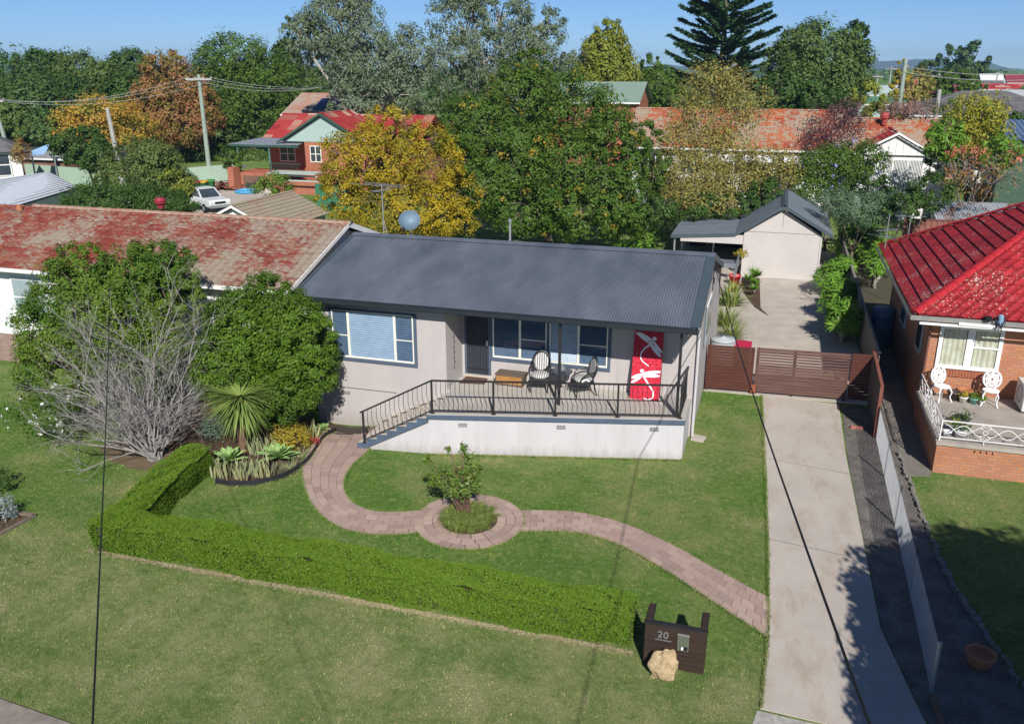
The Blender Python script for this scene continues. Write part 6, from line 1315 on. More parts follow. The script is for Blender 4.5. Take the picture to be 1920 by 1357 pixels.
for k, s in enumerate((-1, .2, 1)):
    wire('thin power lines sagging between the far left pole and the tall green pole', (Pb[0]-.9+s*.9, Pb[1]+s*.4, zb-.3-.25*(k == 2)), pa(s, .3*(k == 2)), 1.0, .017, group='power lines on the left')
    wire('thin power lines running from the tall green pole into the gum trees', pa(s, 0), (Pg[0]+s, Pg[1]+2*k, float(Pg[2])+.3*k), .9, .017, group='power lines into the gum trees')
Ph = D(2050,127,100); Pi = D(1500,118,130)
for k in range(2): wire('thin power lines crossing the right horizon past the tall green grey pole', (Pd[0], Pd[1]-.2*k, zd-.6-.5*k), (Ph[0], Ph[1], float(Ph[2])-.5*k), .7, .024, group='power lines on the right'); wire('thin power lines from the tall green grey pole back to the round tree', (Pd[0], Pd[1], zd-.6-.5*k), (Pi[0], Pi[1], float(Pi[2])-.5*k), .7, .024, group='power lines toward the round tree')
ca = Vector(PX(1341,500,6.99)); cb_ = Vector(G(1664,1335,6.3)); ext = cb_+(cb_-ca)*.35
wire('thick black service cable slanting from the house side wall over the driveway', ca, ext, .42, .0125, WIREB, 'service_cable')
m = MB(); m.tube([ca, ca+Vector((-.03,.02,-.25)), ca+Vector((-.03,-.05,-.5)), ca+Vector((-.03,.04,-.8))], .018, 5); m.box(ca.x-.06,ca.x+.02,ca.y-.08,ca.y+.08,ca.z-.55,ca.z-.38); m.build('cable_bracket', BLACKM, H)
c2a = Vector(PY(206,505,-2.15)); c2b = Vector(G(160,1345,6.4)); wire('thin black service cable dropping from the left neighbour roof across the lawn', c2a, c2b+(c2b-c2a)*.35, .30, .0075, WIREB, 'service_cable')
# ================================================================ TREES
def trees_at(spec):
    for s in spec: tree(*s[:3], [B_px(*b) for b in s[3]], *s[4:8], **(s[8] if len(s) > 8 else {}))
GR = dict
L_CEDAR = leafmat('cedar_leaf', [(.028,.068,.010), (.045,.098,.013), (.072,.128,.017), (.036,.08,.011), (.10,.145,.02)], .45, .28)
ORG_TREES = [
 ('golden_tree', 'golden yellow autumn tree rising behind the left end of the charcoal roof', 'tree',
  [(675,315,80,72,47),(790,305,84,74,48),(735,245,60,46,48),(850,365,55,50,47),(640,375,48,50,46),(740,390,110,52,46),(715,300,80,60,46),(830,410,70,45,46)], 44000, .135, L_YEL, 101, GR(r0=.22, inner=.35, clump=.17, per=55, per_limb=9)),
 ('white_cedar', 'broad dark green tree with yellow berry clusters behind the charcoal roof', 'tree',
  [(905,240,80,72,52),(985,180,80,62,53),(1075,210,85,70,53),(1140,265,55,70,51),(960,300,85,72,50),(1060,310,85,72,50),(1140,350,60,62,49),(900,350,70,62,49),(990,390,80,55,48),(1090,400,80,50,48),(1000,130,40,34,54),(860,290,50,55,51),(1180,300,42,66,50),(1165,395,52,50,48)], 96000, .165, L_CEDAR, 102, GR(r0=.3, inner=.42, clump=.19, per=70, per_limb=8)),
 ('loquat_bush', 'glossy long leaved bush behind the right end of the charcoal roof', 'shrub', [(1228,420,52,42,56),(1185,440,50,30,50)], 3200, .24, L_FRANG, 103, GR(r0=.1, inner=.5, clump=.3, per=16, aspect=.3)),
 ('gum_tree', 'tall grey green gum tree with hanging foliage left of the broad dark tree', 'tree',
  [(640,50,75,62,92),(580,75,52,45,92),(690,120,80,62,90),(645,135,50,45,91),(760,110,52,60,90),(730,190,70,50,88),(665,200,50,42,88),(780,170,55,50,90),(650,5,50,35,93),(555,60,28,30,92)], 46000, .33, L_GUM, 104, GR(r0=.5, bark=BARKP, inner=.4, clump=.20, per=40, aspect=.34, droop=1.4)),
 ('gum_tree', 'tall open grey green gum tree with pale branches right of the broad crowned one', 'tree',
  [(860,40,58,50,97),(935,20,60,45,97),(985,95,62,50,96),(1020,55,46,42,97),(905,100,62,55,95),(850,120,55,55,94),(1005,140,45,28,95),(930,155,50,40,94),(880,-10,50,30,97)], 32000, .33, L_GUM, 105, GR(r0=.45, bark=BARKP, inner=.35, clump=.19, per=40, aspect=.34, droop=1.4)),
 ('conical_tree', 'dense conical olive green tree against the sky in the centre', 'tree', [(1140,70,26,34,100),(1135,100,44,40,100),(1140,140,58,48,100),(1142,175,64,36,100)], 26600, 0.300, L_LIME, 106, GR(r0=.35, inner=.6, clump=.2, per=40)),
 ('round_tree', 'massive round dark olive tree right of the tall pine', 'tree', [(1530,105,72,56,104),(1475,130,42,52,104),(1580,130,48,56,104),(1530,165,85,48,103),(1500,85,40,32,104)], 32400, 0.315, leafmat('dark_olive_leaf', [(.040,.075,.018), (.06,.10,.024), (.085,.13,.03)], .5, .2), 107, GR(r0=.5, inner=.6, clump=.2, per=40)),
 ('dark_cypress', 'dark ragged cypress peeping out beside the massive round tree', 'tree', [(1605,70,22,26,112),(1600,110,24,34,112)], 3200, .40, L_DARK, 108, GR(r0=.25, inner=.4, clump=.2, per=25)),
 ('dark_shrub_tree', 'low spreading very dark green tree below the massive round one', 'tree', [(1470,175,52,34,92),(1520,180,48,30,92)], 6000, .34, L_DARK, 109, GR(r0=.2, inner=.6, clump=.22)),
 ('fig_tree', 'large layered dark green tree behind the tall green power pole', 'tree', [(440,115,70,42,114),(490,155,72,46,114),(420,160,62,46,114),(470,205,72,46,113),(535,170,44,40,114),(420,225,50,45,112)], 39600, 0.315, L_MID, 110, GR(r0=.5, inner=.6, clump=.22, per=45)),
 ('liquidambar', 'tall rust red autumn tree behind the power pole on the left', 'tree', [(310,130,42,34,108),(325,170,62,42,108),(290,190,45,40,108),(330,225,78,44,107),(290,245,50,32,106),(375,200,38,45,107)], 28800, 0.285, L_RUST, 111, GR(r0=.3, inner=.5, clump=.2, per=40)),
 ('orange_tree', 'spreading orange and yellow autumn tree left of the rust red one', 'tree', [(185,215,72,28,100),(140,235,45,28,100),(235,240,52,34,99),(170,250,60,26,99)], 16200, 0.255, L_ORG, 112, GR(r0=.22, inner=.5, clump=.22)),
 ('round_dark_tree', 'small dense dark green tree in front of the orange tree', 'tree', [(150,272,46,30,78),(185,295,40,26,77)], 9350, 0.225, L_DARK, 113, GR(r0=.2, inner=.6, clump=.22)),
 ('olive_tree', 'bushy olive green tree in front of the short leaning pole', 'tree', [(265,300,62,34,60),(240,335,55,34,59),(310,335,50,34,59),(285,310,50,40,60)], 18700, 0.150, leafmat('olive_leaf', [(.06,.10,.025), (.085,.12,.03), (.11,.14,.04)], .5, .25), 114, GR(r0=.2, inner=.55, clump=.22)),
 ('yellow_green_bush', 'yellow green bush beside the parked utility vehicle', 'shrub', [(330,345,36,26,57),(345,368,28,20,56)], 3200, .17, L_LIME, 115, GR(r0=.08, inner=.5, clump=.25)),
 ('dark_hedge_tree', 'wide dark green thicket behind the red tiled neighbouring roof', 'shrub', [(200,375,75,28,50),(150,388,40,16,50),(280,378,62,26,50),(330,385,40,22,49)], 23800, 0.117, L_DARK, 116, GR(r0=.1, inner=.6, clump=.25)),
 ('yard_bush', 'round bush with yellow tips in the concrete yard of the mint gabled house', 'shrub', [(512,350,38,24,66)], 3000, .17, L_SHRUB2, 117, GR(r0=.08, inner=.5, clump=.25)),
 ('footpath_tree', 'small bright green tree beside the verandah of the mint gabled house', 'tree', [(430,292,22,22,82),(440,312,20,18,82)], 2400, .24, L_MID, 118, GR(r0=.12, inner=.5, clump=.25)),
 ('birch_tree', 'thin leaved autumn birch in front of the terracotta tiled roof', 'tree', [(1340,160,62,46,58),(1300,220,50,48,57),(1390,200,55,55,57),(1260,265,34,45,56),(1350,270,70,40,56)], 15000, .15, L_BIRCH, 119, GR(r0=.10, bark=BARKP, inner=.15, clump=.30, per=14, per_limb=9)),
 ('birch_tree', 'dense lower birch with yellowing leaves behind the garage roof', 'tree', [(1300,330,75,42,53),(1380,345,70,40,52),(1440,320,58,44,52),(1240,340,42,40,53),(1320,375,80,28,51)], 26000, .14, L_BIRCH, 120, GR(r0=.10, bark=BARKP, inner=.3, clump=.26, per=25, per_limb=6)),
 ('understorey_shrub', 'dark green understorey shrub below the dense birch behind the carport', 'shrub', [(1300,385,55,26,50),(1380,388,48,22,50),(1235,395,36,28,49),(1440,365,36,28,50)], 11000, .15, L_DARK, 143, GR(r0=.08, inner=.5, clump=.24)),
 ('lattice_shrub', 'green leafy shrub filling the gap between the broad dark tree and the white house wall', 'shrub', [(1225,320,34,50,52),(1215,260,24,30,53)], 5200, .16, L_MID, 144, GR(r0=.08, inner=.45, clump=.24)),
 ('purple_shrub', 'dark purple leaved bare topped shrub in front of the terracotta roof', 'shrub', [(1560,240,58,38,62),(1590,215,40,28,62),(1535,270,40,28,61)], 6500, .13, L_PURP, 121, GR(r0=.08, inner=.2, clump=.3, per=14, per_limb=10)),
 ('flowering_shrub', 'large green shrub with bluish flower heads beside the white gabled wing', 'shrub', [(1560,315,68,42,54),(1610,300,48,34,54),(1520,345,50,34,53)], 18700, 0.133, L_MID, 122, GR(r0=.1, inner=.55, clump=.24)),
 ('grey_shrub', 'rounded blue green shrub behind the right slope of the garage roof', 'shrub', [(1610,392,62,28,47),(1570,380,40,24,47),(1650,392,40,26,47)], 14450, 0.104, leafmat('blue_green_leaf', [(.06,.11,.055), (.08,.14,.07), (.10,.16,.085)], .5, .2), 123, GR(r0=.08, inner=.55, clump=.24, aspect=.4)),
 ('camellia_bush', 'dark bush dotted with white flowers beside the white gabled wing', 'shrub', [(1752,300,16,34,58),(1640,352,30,24,52)], 3000, .16, L_DARK, 124, GR(r0=.06, inner=.5, clump=.25)),
 ('yellow_tipped_tree', 'loose tree with yellow autumn tips in front of the dark grey hip roof', 'tree', [(1820,225,48,40,60),(1850,205,34,30,60),(1800,265,40,30,59),(1860,255,34,30,59)], 7800, 0.162, leafmat('turning_leaf', [(.10,.16,.02), (.20,.21,.025), (.36,.27,.02), (.07,.13,.02)], .5, .3), 125, GR(r0=.12, inner=.3, clump=.26, per=18, per_limb=9)),
 ('magnolia', 'broad leaved dark green tree right of the white gabled wing', 'tree', [(1770,262,32,34,57),(1880,285,36,28,57)], 2600, .30, L_FRANG, 126, GR(r0=.12, inner=.4, clump=.26, per=16, aspect=.35)),
 ('coral_shrub', 'shrub with coral red leaf tips below the yellow tipped tree', 'shrub', [(1812,285,34,12,56),(1905,290,22,18,56)], 420, .15, L_PINK, 127, GR(r0=.06, inner=.4, clump=.3, per=12)),
 ('bare_shrub', 'mostly bare greyish shrub with a few orange leaves behind the rusty shed', 'shrub', [(1830,325,50,42,52),(1870,330,42,38,52),(1790,340,36,40,52)], 1100, .15, L_RUST, 128, GR(r0=.07, bark=DEADM, inner=.1, clump=.3, per=8, per_limb=26)),
 ('backdrop_shrub', 'dark green leafy screen behind the bare orange leaved shrub', 'shrub', [(1835,300,56,30,66),(1880,315,46,34,66),(1800,320,40,34,66)], 7000, .2, L_DARK, 142, GR(r0=.1, inner=.5, clump=.24)),
 ('dark_corner_shrub', 'deep green shrub in the shaded corner behind the brown fence', 'shrub', [(1740,360,36,30,48),(1700,385,40,24,46)], 4200, .15, L_DARK, 129, GR(r0=.06, inner=.5, clump=.25)),
 ('yellow_conifer', 'narrow upright golden conifer beside the tall green grey pole', 'tree', [(1690,135,12,20,98),(1688,165,17,30,98)], 2600, .26, L_GOLDB, 130, GR(r0=.15, inner=.7, clump=.2)),
 ('distant_fig', 'huge round dark tree standing alone on the right horizon', 'tree', [(1790,112,28,24,330),(1825,112,26,26,330),(1805,140,42,18,330)], 5200, 1.1, L_DARK, 131, GR(r0=1.0, inner=.55, clump=.2)),
 ('distant_dome_tree', 'dark dome shaped tree on the horizon left of the huge round one', 'tree', [(1742,130,20,15,340)], 2000, 1.1, L_DARK, 132, GR(r0=.8, inner=.6, clump=.2)),
 ('near_horizon_tree', 'bright green tree in front of the huge round one on the right', 'tree', [(1790,158,32,22,125),(1760,165,26,18,124),(1825,170,24,16,124)], 6300, 0.360, L_MID, 133, GR(r0=.25, inner=.5, clump=.22)),
 ('pale_autumn_tree', 'pale autumn tree right of the narrow golden conifer', 'tree', [(1722,155,24,26,112),(1712,180,26,18,110)], 1800, .36, L_BIRCH, 134, GR(r0=.15, inner=.3, clump=.28, per=16)),
 ('mid_green_tree', 'rounded green tree between the conical tree and the tall pine', 'tree', [(1235,165,40,36,104),(1225,125,24,20,108),(1260,190,40,26,100)], 11200, 0.300, L_MID, 135, GR(r0=.25, inner=.55, clump=.22)),
 ('soft_green_tree', 'soft grey green tree left of the conical olive tree', 'tree', [(1065,125,30,26,118),(1085,160,40,34,116)], 8000, 0.330, L_GUM, 136, GR(r0=.25, inner=.5, clump=.22)),
 ('lime_bush', 'pale yellow green bush in front of the mint shed', 'shrub', [(1635,180,34,26,84),(1660,215,40,18,80)], 3000, .26, L_LIME, 137, GR(r0=.08, inner=.4, clump=.25)),
 ('brown_twig_shrub', 'brownish twiggy shrub behind the right end of the terracotta roof', 'shrub', [(1700,205,50,18,74)], 1100, .2, leafmat('dry_leaf', [(.16,.09,.075), (.20,.12,.10), (.12,.08,.06)], .6, .2), 138, GR(r0=.07, bark=DEADM, inner=.2, clump=.3, per=8, per_limb=22)),
 ('reed_clump', 'clump of tall green stems beside the short white pole', 'shrub', [(1770,205,28,18,82)], 1200, .3, L_MID, 139, GR(r0=.06, inner=.3, clump=.3, aspect=.15)),
 ('corner_bush', 'dark clipped bush at the right edge under the dark grey hip roof', 'shrub', [(1905,232,36,16,75)], 2400, .26, L_DARK, 140, GR(r0=.06, inner=.6, clump=.25)),
 ('cordyline', 'dark bronze spiky shrub beside the far left white house', 'shrub', [(38,283,17,20,76)], 500, .45, L_RUST, 141, GR(r0=.08, inner=.2, clump=.4, per=10, aspect=.15)),
]
trees_at(ORG_TREES)
# berry clusters on the cedar, coral and blue flowers
wc = bpy.data.objects['white_cedar']; foliage('berries', [B_px(*b) for b in ORG_TREES[1][3]], 3000, .14, leafmat('yellow_berry', [(.30,.22,.025), (.26,.19,.025), (.20,.18,.03)], .5, .2, gain=1.1), wc, 160, inner=.9, clump=.11, per=16, aspect=.8)
fs_ = bpy.data.objects['flowering_shrub']; foliage('flower_heads', [B_px(*b) for b in next(q for q in ORG_TREES if q[0] == 'flowering_shrub')[3]], 240, .16, leafmat('lilac_petal', [(.18,.20,.40), (.14,.16,.34)], .5, .2), fs_, 161, inner=.9, clump=.1, per=8)
cb2 = bpy.data.objects['camellia_bush']; foliage('flowers', [B_px(*b) for b in next(q for q in ORG_TREES if q[0] == 'camellia_bush')[3]], 130, .15, L_FLOW, cb2, 162, inner=.9, clump=.3, per=3, aspect=.9)
L_MIX = leafmat('mixed_green_leaf', [(.045,.085,.02), (.06,.10,.022), (.085,.12,.028)], .5, .25); L_SKY = leafmat('skyline_leaf', [(.03,.07,.018), (.045,.09,.022), (.065,.11,.028)], .5, .25)
# line of trees along the left skyline
k = 0
for (px, py, rx, ry, d_, lab) in ((25,150,55,48,128,'broad dark tree at the left end of the skyline'),(85,135,42,34,135,'mid green tree second from the left on the skyline'),(150,140,46,36,132,'dense green dome in the left skyline trees'),(60,190,52,40,112,'olive tree below the left skyline trees'),(130,190,50,40,115,'dull green tree between the orange tree and the skyline'),(195,165,44,40,120,'dark tree at the gap of the left skyline'),(245,125,38,26,138,'yellow green topped tree just left of the rust red tree'),(235,180,40,34,116,'deep green tree behind the orange autumn tree'),(15,225,40,34,105,'yellowish tree at the far left edge behind the pole'),(90,240,50,24,104,'dark green tree behind the pale grey sheet roof'),(540,120,26,40,120,'dark tree between the layered tree and the gum trees'),(590,165,44,36,150,'dull green tree far behind the pink walled house'),(850,175,50,34,150,'dark tree in the gap between the two gum trees'),(390,285,62,20,112,'low dark thicket behind the tall green power pole'),(470,300,44,16,110,'low dark thicket behind the grey verandah roof')):
    tree('skyline_tree', lab, 'tree', [B_px(px, py, rx, ry, d_), B_px(px+rx*.5, py+ry*.4, rx*.6, ry*.6, d_-2), B_px(px-rx*.5, py+ry*.5, rx*.55, ry*.6, d_-2)], 10500, .38, (L_SKY, L_DARK, L_MIX)[k % 3], 200+k, r0=.4, group='trees along the left skyline', inner=.6, clump=.22, per=40); k += 1
# Norfolk pine
q = D(1345,235,112); pnz = 27.0; npn = thing('norfolk_pine', 'tall tiered Norfolk pine reaching above the top of the sky', 'tree', (q[0], q[1], 0))
MB().tube([(q[0],q[1],0),(q[0],q[1],pnz)], [.55,.08], 8).build('trunk', BARK, npn)
bm_ = MB(); rg = random.Random(77); Cs = []; Ns = []; Ts = []; z = 7.5
while z < pnz-.5:
    L = 1.0+9.2*(1-(z/pnz))**.85; nb = 7; off = rg.random()*6.28
    for k in range(nb):
        a = off+k*6.283/nb+rg.uniform(-.35,.35); LL = L*rg.uniform(.68,1.12); zj = z+rg.uniform(-.55,.55); d = Vector((math.cos(a), math.sin(a), 0)); pts = []
        for i in range(7): f = i/6; pts.append(Vector((q[0], q[1], zj))+d*LL*f+Vector((0,0,LL*(.02*f+.24*f*f))))
        bm_.tube(pts, [.09,.08,.07,.06,.05,.035,.02], 4, cap=False)
        for i in range(int(LL*60)):
            f = rg.uniform(.12,1.0); j = min(5, int(f*6)); p = pts[j].lerp(pts[j+1], f*6-j); sdv = Vector((-d.y, d.x, 0))*rg.choice((-1,1)); tl = .75*(1-.35*f)*rg.uniform(.5,1.1)
            tdir = (sdv*.8*rg.uniform(.4,1.2)+d*.55+Vector((0,0,.55*rg.uniform(.2,1.8)))).normalized(); Cs.append(p+tdir*tl*.5); Ts.append(tdir*1.0); Ns.append(Vector((rg.gauss(0,.5), rg.gauss(0,.5), 1)))
    z += 1.0
bm_.build('branches', BARK, npn); C = np.array([tuple(c) for c in Cs]); rng = np.random.default_rng(3); V, Fq = leafquads(C, np.array([tuple(c) for c in Ns]), np.full(len(C), .95), np.full(len(C), .34), rng, T=np.array([tuple(c) for c in Ts]))
npmesh('needles', V, Fq, leafmat('pine_needle', [(.022,.06,.022), (.035,.08,.028), (.05,.10,.035)], .5, .1), npn)
# shade tree by the street, just outside the view, throwing the big shadow on the drive
_sh = []
for (px, py, zz, r_) in ((1650,1085,4.6,1.0),(1720,1075,5.2,1.25),(1790,1090,5.8,1.4),(1870,1075,5.4,1.3),(1690,1180,4.4,1.1),(1780,1200,5.0,1.4),(1870,1200,5.6,1.5),(1705,1280,4.0,1.0),(1800,1310,4.6,1.3),(1910,1300,5.2,1.4),(1650,1140,4.2,.7),(1690,1345,3.8,.9),(1960,1110,6.0,1.6),(2000,1250,5.6,1.6)):
    g_ = G(px+52, py+34); _sh.append((g_[0]+.556*zz, g_[1]-1.25*zz, zz, r_*1.2, r_*1.2, r_*1.1))
tree('unseen_street_tree', 'unseen leafy tree just outside the view beside the driveway crossing throwing its shadow over the gravel', 'tree', _sh, 70000, .22, L_MID, 150, r0=.2, inner=.35, clump=.28)
# ================================================================ YARD OF THE MINT GABLED HOUSE
yd_ = [tuple(G(*p)[:2]) for p in ((352,362),(470,352),(560,372),(520,405),(360,400))]; sheet('concrete_yard', yd_, .02, CONC2)
sheet('side_street', [tuple(G(*p)[:2]) for p in ((300,330),(345,318),(440,306),(470,312),(380,330))], .02, ASPH)
ut = thing('utility_vehicle', 'white utility pickup parked in the concrete yard beyond the red tiled roof', 'pickup', (-32.9,32.6,0), R(-28))
CARW = mat('car_white', (.66,.68,.70), (.62,.64,.66), rough=.3, spec=.5, bump=0); TYRE = mat('tyre', (.02,.02,.02))
m = MB(); m.slab([(-2.4,-.85,.45),(2.4,-.85,.45),(2.45,-.85,.75),(2.35,-.85,.98),(1.0,-.85,1.05),(.1,-.85,1.05),(-2.4,-.85,1.02)], (0,1.7,0)); bdy = m.build('body', CARW, ut, True, bevel=.06)
m = MB(); m.slab([(-.95,-.78,1.05),(1.05,-.78,1.05),(.35,-.66,1.62),(-.75,-.66,1.62)], (0,.03,0)); m.slab([(-.95,.75,1.05),(1.05,.75,1.05),(.35,.63,1.62),(-.75,.63,1.62)], (0,.03,0)); m.slab([(-.78,-.68,1.62),(.38,-.68,1.62),(.38,.68,1.62),(-.78,.68,1.62)], (0,0,.05)); m.bar((1.05,-.77,1.05),(.36,-.66,1.62),.07); m.bar((1.05,.77,1.05),(.36,.66,1.62),.07); m.build('cab', CARW, ut, True)
m = MB(); m.quad((1.03,-.72,1.07),(1.03,.72,1.07),(.36,.62,1.61),(.36,-.62,1.61)); m.build('windscreen', GLD, ut, True)
m = MB(); m.quad((-.80,-.795,1.10),(.85,-.795,1.10),(.28,-.69,1.56),(-.68,-.69,1.56)); m.build('side_window', GLD, ut, True); m = MB(); m.quad((-.80,.795,1.10),(.85,.795,1.10),(.28,.69,1.56),(-.68,.69,1.56)); m.build('side_window', GLD, ut, True)
m = MB(); m.box(-2.3,-1.0,-.72,.72,1.03,1.06); m.build('tray_floor', DARK, ut, True)
for x in (-1.5, 1.5):
    for s in (-1, 1): m = MB(); m.tube([(x,s*.72,.34),(x,s*.90,.34)], .34, 16); wl_ = m.build('wheel', TYRE, ut, True); MB().tube([(x,s*.89,.34),(x,s*.915,.34)], .19, 12).build('rim', STEEL, wl_, True)
for s in (-1, 1): MB().box(2.40,2.47,s*.62-.16,s*.62+.16,.72,.88).build('headlight', mat('lamp_glass', (.7,.72,.75), rough=.1) if s < 0 else bpy.data.materials['lamp_glass'], ut, True)
MB().box(2.42,2.52,-.86,.86,.42,.62).build('bumper', STEEL, ut, True); MB().box(2.42,2.46,-.42,.42,.70,.86).build('grille', DARK, ut, True)
for k, (px, py, lid, lab) in enumerate(((372,362,(.55,.02,.05),'green wheelie bin with a red lid behind the parked pickup'),(384,361,(.62,.42,.03),'green wheelie bin with a yellow lid behind the parked pickup'),(397,359,(.03,.25,.05),'green wheelie bin with a green lid behind the parked pickup'))):
    c = G(px, py+8); b = thing('wheelie_bin', lab, 'bin', (c[0], c[1], .02), R(10*k), 'wheelie bins in the concrete yard'); MB().slab([(-.3,-.32,0),(.3,-.32,0),(.3,.3,0),(-.3,.3,0)], (0,0,1.15)).build('body', bpy.data.materials['green_bin'], b, True, bevel=.02); MB().slab([(-.34,-.38,1.155),(.34,-.38,1.155),(.34,.36,1.2),(-.34,.36,1.2)], (0,0,.12)).build('lid', mat('bin_lid', lid, rough=.4), b, True, bevel=.03)
c = G(420,356); rk = thing('scrap_pile', 'heap of rusty red brown boards and scrap against the mint fence', 'pile', (c[0], c[1], 0)); m = MB(); rr_ = random.Random(12)
for k in range(26): a = Vector((c[0]+rr_.uniform(-1.3,1.3), c[1]+rr_.uniform(-.8,.8), rr_.uniform(.05,.75))); d = Vector((rr_.uniform(-1,1), rr_.uniform(-.6,.6), rr_.uniform(-.25,.25))).normalized()*rr_.uniform(.4,.9); m.bar(a-d, a+d, .22, .06)
m.build('boards', mat('rusty_board', (.20,.06,.035), (.12,.05,.035), 5), rk)
c = G(464,362); pp_ = thing('paddling_pool', 'small round blue paddling pool on the concrete yard', 'pool', (c[0], c[1], .02)); MB().lathe([(.95,0),(1.05,.1),(1.05,.24),(.95,.26),(.88,.12),(.01,.11)], (0,0,0), 24).build('shell', mat('pool_blue', (.08,.36,.62)), pp_, True)
a, b = G(352,352), G(448,342); mf = thing('mint_fence', 'pale mint metal fence with white palings behind the parked pickup', 'fence', tuple(a)); m = MB(); L = np.linalg.norm(b-a); d = (b-a)/L; n = int(L/.32)
for k in range(n): p = a+d*L*k/n; q2 = a+d*(L*(k+.85)/n); m.slab([(p[0],p[1],0),(q2[0],q2[1],0),(q2[0]+.02,q2[1]+.05,0),(p[0]+.02,p[1]+.05,0)], (0,0,1.75))
m.build('palings', mat('mint_sheet', (.42,.55,.45), (.38,.50,.41)), mf)
c = G(600,392); gd = thing('green_sheet_fence', 'dark green sheet fence at the corner of the small tiled shed', 'fence', tuple(c)); m = MB(); m.slab([(c[0]-.3,c[1],0),(c[0]+3.4,c[1]+.4,0),(c[0]+3.4,c[1]+.46,0),(c[0]-.3,c[1]+.06,0)], (0,0,1.9)); m.build('sheets', mat('emerald_sheet', (.03,.17,.10), (.025,.14,.085)), gd)
# far wood, one mass reaching the hills
rng = np.random.default_rng(99); nT = 520; dist = 175*np.exp(rng.random(nT)*2.7); az = rng.uniform(-40, 42, nT); fb_ = []
for d_, a in zip(dist, az):
    aa = YAW*1 - R(a); x = CAMP[0]-math.sin(aa)*d_; yv = CAMP[1]+math.cos(aa)*d_; h_ = rng.uniform(3.2, 6.0) if d_ < 800 else rng.uniform(5, 9); r_ = rng.uniform(4, 9)*(1+d_/900); fb_.append((x, yv, h_*.6, r_, r_, h_*.6))
Cs = []; Ns = []; Sz = []
for b in fb_:
    m_ = 150; d = rng.normal(size=(m_, 3)); d[:, 2] = np.abs(d[:, 2]); d /= np.linalg.norm(d, axis=1, keepdims=True); Cs.append(np.array(b[:3])+d*np.array(b[3:])*(.75+.3*rng.random((m_, 1)))); Ns.append(d+rng.normal(size=(m_, 3))*.4+np.array([0,-.3,.2])); Sz.append(np.full(m_, b[3]*.42)*(.6+.8*rng.random(m_)))
C = np.concatenate(Cs); N = np.concatenate(Ns); s = np.concatenate(Sz); V, Fq = leafquads(C, N, s, s*.8, rng)
tag(npmesh('far_woods', V, Fq, leafmat('far_leaf', [(.03,.07,.02), (.045,.09,.025), (.06,.105,.03), (.035,.075,.022)], .6, .1)), kind='stuff')
# hills
ha = np.radians(np.linspace(-46, 46, 240)); hr = np.linspace(0, 1, 14); V = []
def ridge(a):
    d_ = math.degrees(a); h_ = 62+22*math.sin(d_*.33+1)+14*math.sin(d_*.81)+6*math.sin(d_*2.1)+3*math.sin(d_*5.3)
    for (c_, w_, k_) in ((27.5,1.1,38),(25.2,3.0,34),(21.8,3.2,30),(4.5,3.0,32),(10.5,2.5,20),(-3,4,20)): h_ += k_*math.exp(-((d_-c_)/w_)**2)
    return h_*.82*.5
for a in ha:
    for r_ in hr:
        d_ = 3100+1500*r_; aa = YAW-a; V.append((CAMP[0]-math.sin(aa)*d_, CAMP[1]+math.cos(aa)*d_, ridge(a)*math.sin(min(1, r_*1.25)*math.pi/2)**1.3*(1+.06*math.sin(r_*19+a*60))-2))
n2 = len(hr); Fq = np.array([(i*n2+j, (i+1)*n2+j, (i+1)*n2+j+1, i*n2+j+1) for i in range(len(ha)-1) for j in range(n2-1)])
tag(npmesh('hills', np.array(V), Fq, mat('forest_hill', (.045,.075,.035), (.065,.09,.045), .008, .95, 0), smooth=True), kind='structure')
# fallen leaves and lawn blades near the camera
rng = np.random.default_rng(12)
def onlawn(x, y, margin=0):
    ok = np.ones(len(x), bool)
    for p in (PATHPOLY1, PATHPOLY2, DRIVE, [(p[0], p[1]) for p in GRAVEL], BED, cir(RO+.03), EARTH): ok &= ~inpoly(x, y, p)
    ok &= ~inpoly(x, y, [(9.1,-11),(12.1,-11.2),(12.8,-14),(8.6,-14)])
    ok &= ~((x > -.0) & (x < 7.0) & (y > fy(x)+.02) & (y < 9)); ok &= ~((x > -2.1) & (x <= 0) & (y > sfy(x))); ok &= ~((x > -4.5) & (x < 0) & (y > -1.4)); ok &= ~((x > 12.1) & (x < 13.1) & (y < .5) & (x < 12.62+.0*y)); ok &= ~((x > 13.3) & (y > -.5))
    s = (np.column_stack([x, y])-ka) @ kn; ok &= s < -.02; return ok
n = 420000; x = rng.uniform(-16.5, 18, n); y = rng.uniform(-15.5, 4.2, n); dn = (y+23.4)/27; keep = (rng.random(n) < np.clip(1.35-dn*1.05, .22, 1)) & onlawn(x, y); x, y = x[keep], y[keep]
q = rng.uniform(0, 6.283, len(x)); h_ = rng.uniform(.018, .045, len(x)); wv = .007; ln = rng.uniform(.2, .9, len(x)); la = rng.uniform(0, 6.283, len(x)); z = dip(x, y)
b0 = np.stack([x-np.cos(q)*wv, y-np.sin(q)*wv, z], -1); b1 = np.stack([x+np.cos(q)*wv, y+np.sin(q)*wv, z], -1); b2 = np.stack([x+np.cos(la)*h_*ln, y+np.sin(la)*h_*ln, z+h_], -1)
V = np.stack([b0, b1, b2], 1).reshape(-1, 3); GB = lawnmat('lawn_blades'); _t = NT.__new__(NT); _t.mat = GB; _t.t = GB.node_tree; _t.p = GB.node_tree.nodes['Principled BSDF']; _sc = _t.p.inputs['Base Color'].links[0].from_socket; _t.link(_t.mix(1.0, _sc, _t.ramp(_t.n('NewGeometry').outputs['Random Per Island'], [(0, (.55,.6,.45)), (.5, (1.15,1.15,1.1)), (.85, (1.9,1.75,1.7)), (1, (2.6,2.2,2.0))]), 'MULTIPLY'), _t.p.inputs['Base Color'])
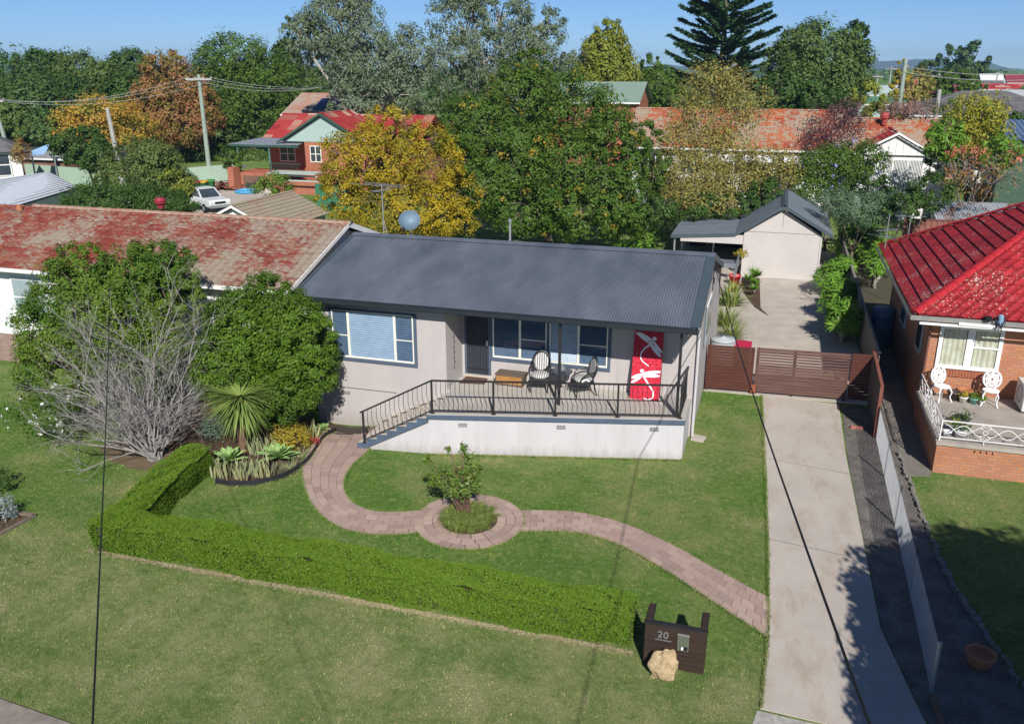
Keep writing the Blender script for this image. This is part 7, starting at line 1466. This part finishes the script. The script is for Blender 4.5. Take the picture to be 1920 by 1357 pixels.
tag(npmesh('grass', V, np.arange(len(V)).reshape(-1, 3), GB), kind='stuff')
E_ = []
for poly in (pl, pr_, ql, qr, cir(RO, 160), [(9.24,-11), (9.31,-9), (9.25,-6), (9.1,-2), (8.84,4)], edge, [(-.0,-3.4),(6.9,-1.72)]):
    P = np.array([tuple(p[:2]) for p in poly]); sg = np.linalg.norm(np.diff(P, axis=0), axis=1); cs_ = np.concatenate([[0], np.cumsum(sg)]); m_ = int(cs_[-1]*420); u_ = rng.uniform(0, cs_[-1], m_)
    E_.append(np.column_stack([np.interp(u_, cs_, P[:,0]), np.interp(u_, cs_, P[:,1])])+rng.normal(0, .018, (m_, 2)))
E_ = np.concatenate(E_); x, y = E_[:,0], E_[:,1]; inr = (np.hypot(x-RC[0], y-RC[1]) < RO-.04) | inpoly(x, y, [tuple(p) for p in (pl[-6], pl[-1], pr_[-1], pr_[-6])]) | ((np.hypot(x-ql[0][0], y-ql[0][1]) < .5) & (np.hypot(x-RC[0], y-RC[1]) < RO)); x, y = x[~inr], y[~inr]
q = rng.uniform(0, 6.283, len(x)); h_ = rng.uniform(.03, .07, len(x)); ln = rng.uniform(.2, 1.0, len(x)); la = rng.uniform(0, 6.283, len(x)); z = dip(x, y)+.005
b0 = np.stack([x-np.cos(q)*.008, y-np.sin(q)*.008, z], -1); b1 = np.stack([x+np.cos(q)*.008, y+np.sin(q)*.008, z], -1); b2 = np.stack([x+np.cos(la)*h_*ln, y+np.sin(la)*h_*ln, z+h_], -1)
tag(npmesh('edge_grass', np.stack([b0, b1, b2], 1).reshape(-1, 3), np.arange(3*len(x)).reshape(-1, 3), GB), kind='stuff')
m_ = 15000; u_ = rng.uniform(-5.2, 6.95, m_); x = u_; y = -10.16-np.abs(rng.normal(0, .07, m_)); s = rng.uniform(.02, .06, m_)
V, Fq = leafquads(np.stack([x, y, rng.uniform(.004, .03, m_)], -1), np.stack([rng.normal(0,.5,m_), rng.normal(0,.5,m_), np.ones(m_)], -1), s, s*.22, rng)
tag(npmesh('dry_thatch', V, Fq, leafmat('straw', [(.42,.36,.22), (.32,.26,.15), (.50,.44,.30)], .8, .1, gain=1.0)), kind='stuff')
n = 900; x = rng.uniform(-12, 16, n); y = rng.uniform(-14, 3, n); k = onlawn(x, y); x, y = x[k], y[k]; s = rng.uniform(.03, .07, len(x)); V, Fq = leafquads(np.stack([x, y, np.full(len(x), .03)+dip(x, y)], -1), np.stack([rng.normal(0,.3,len(x)), rng.normal(0,.3,len(x)), np.ones(len(x))], -1), s, s*.6, rng)
tag(npmesh('fallen_leaves', V, Fq, leafmat('dry_lawn_leaf', [(.35,.26,.12), (.28,.19,.09), (.45,.38,.22)], .7, .1, gain=1.0)), kind='stuff')

# ================================================================ AIR
HZ = bpy.data.materials.new('air'); HZ.use_nodes = True; ht = HZ.node_tree; ht.nodes.remove(ht.nodes['Principled BSDF'])
hv = ht.nodes.new('ShaderNodeVolumePrincipled'); hv.inputs['Color'].default_value = (.42,.66,1,1); hv.inputs['Density'].default_value = 1.9e-4; hv.inputs['Anisotropy'].default_value = .0
ht.links.new(hv.outputs[0], ht.nodes['Material Output'].inputs['Volume'])
tag(MB().box(-5200, 5200, -5200, 5200, -3, 98).build('haze', HZ), kind='stuff')
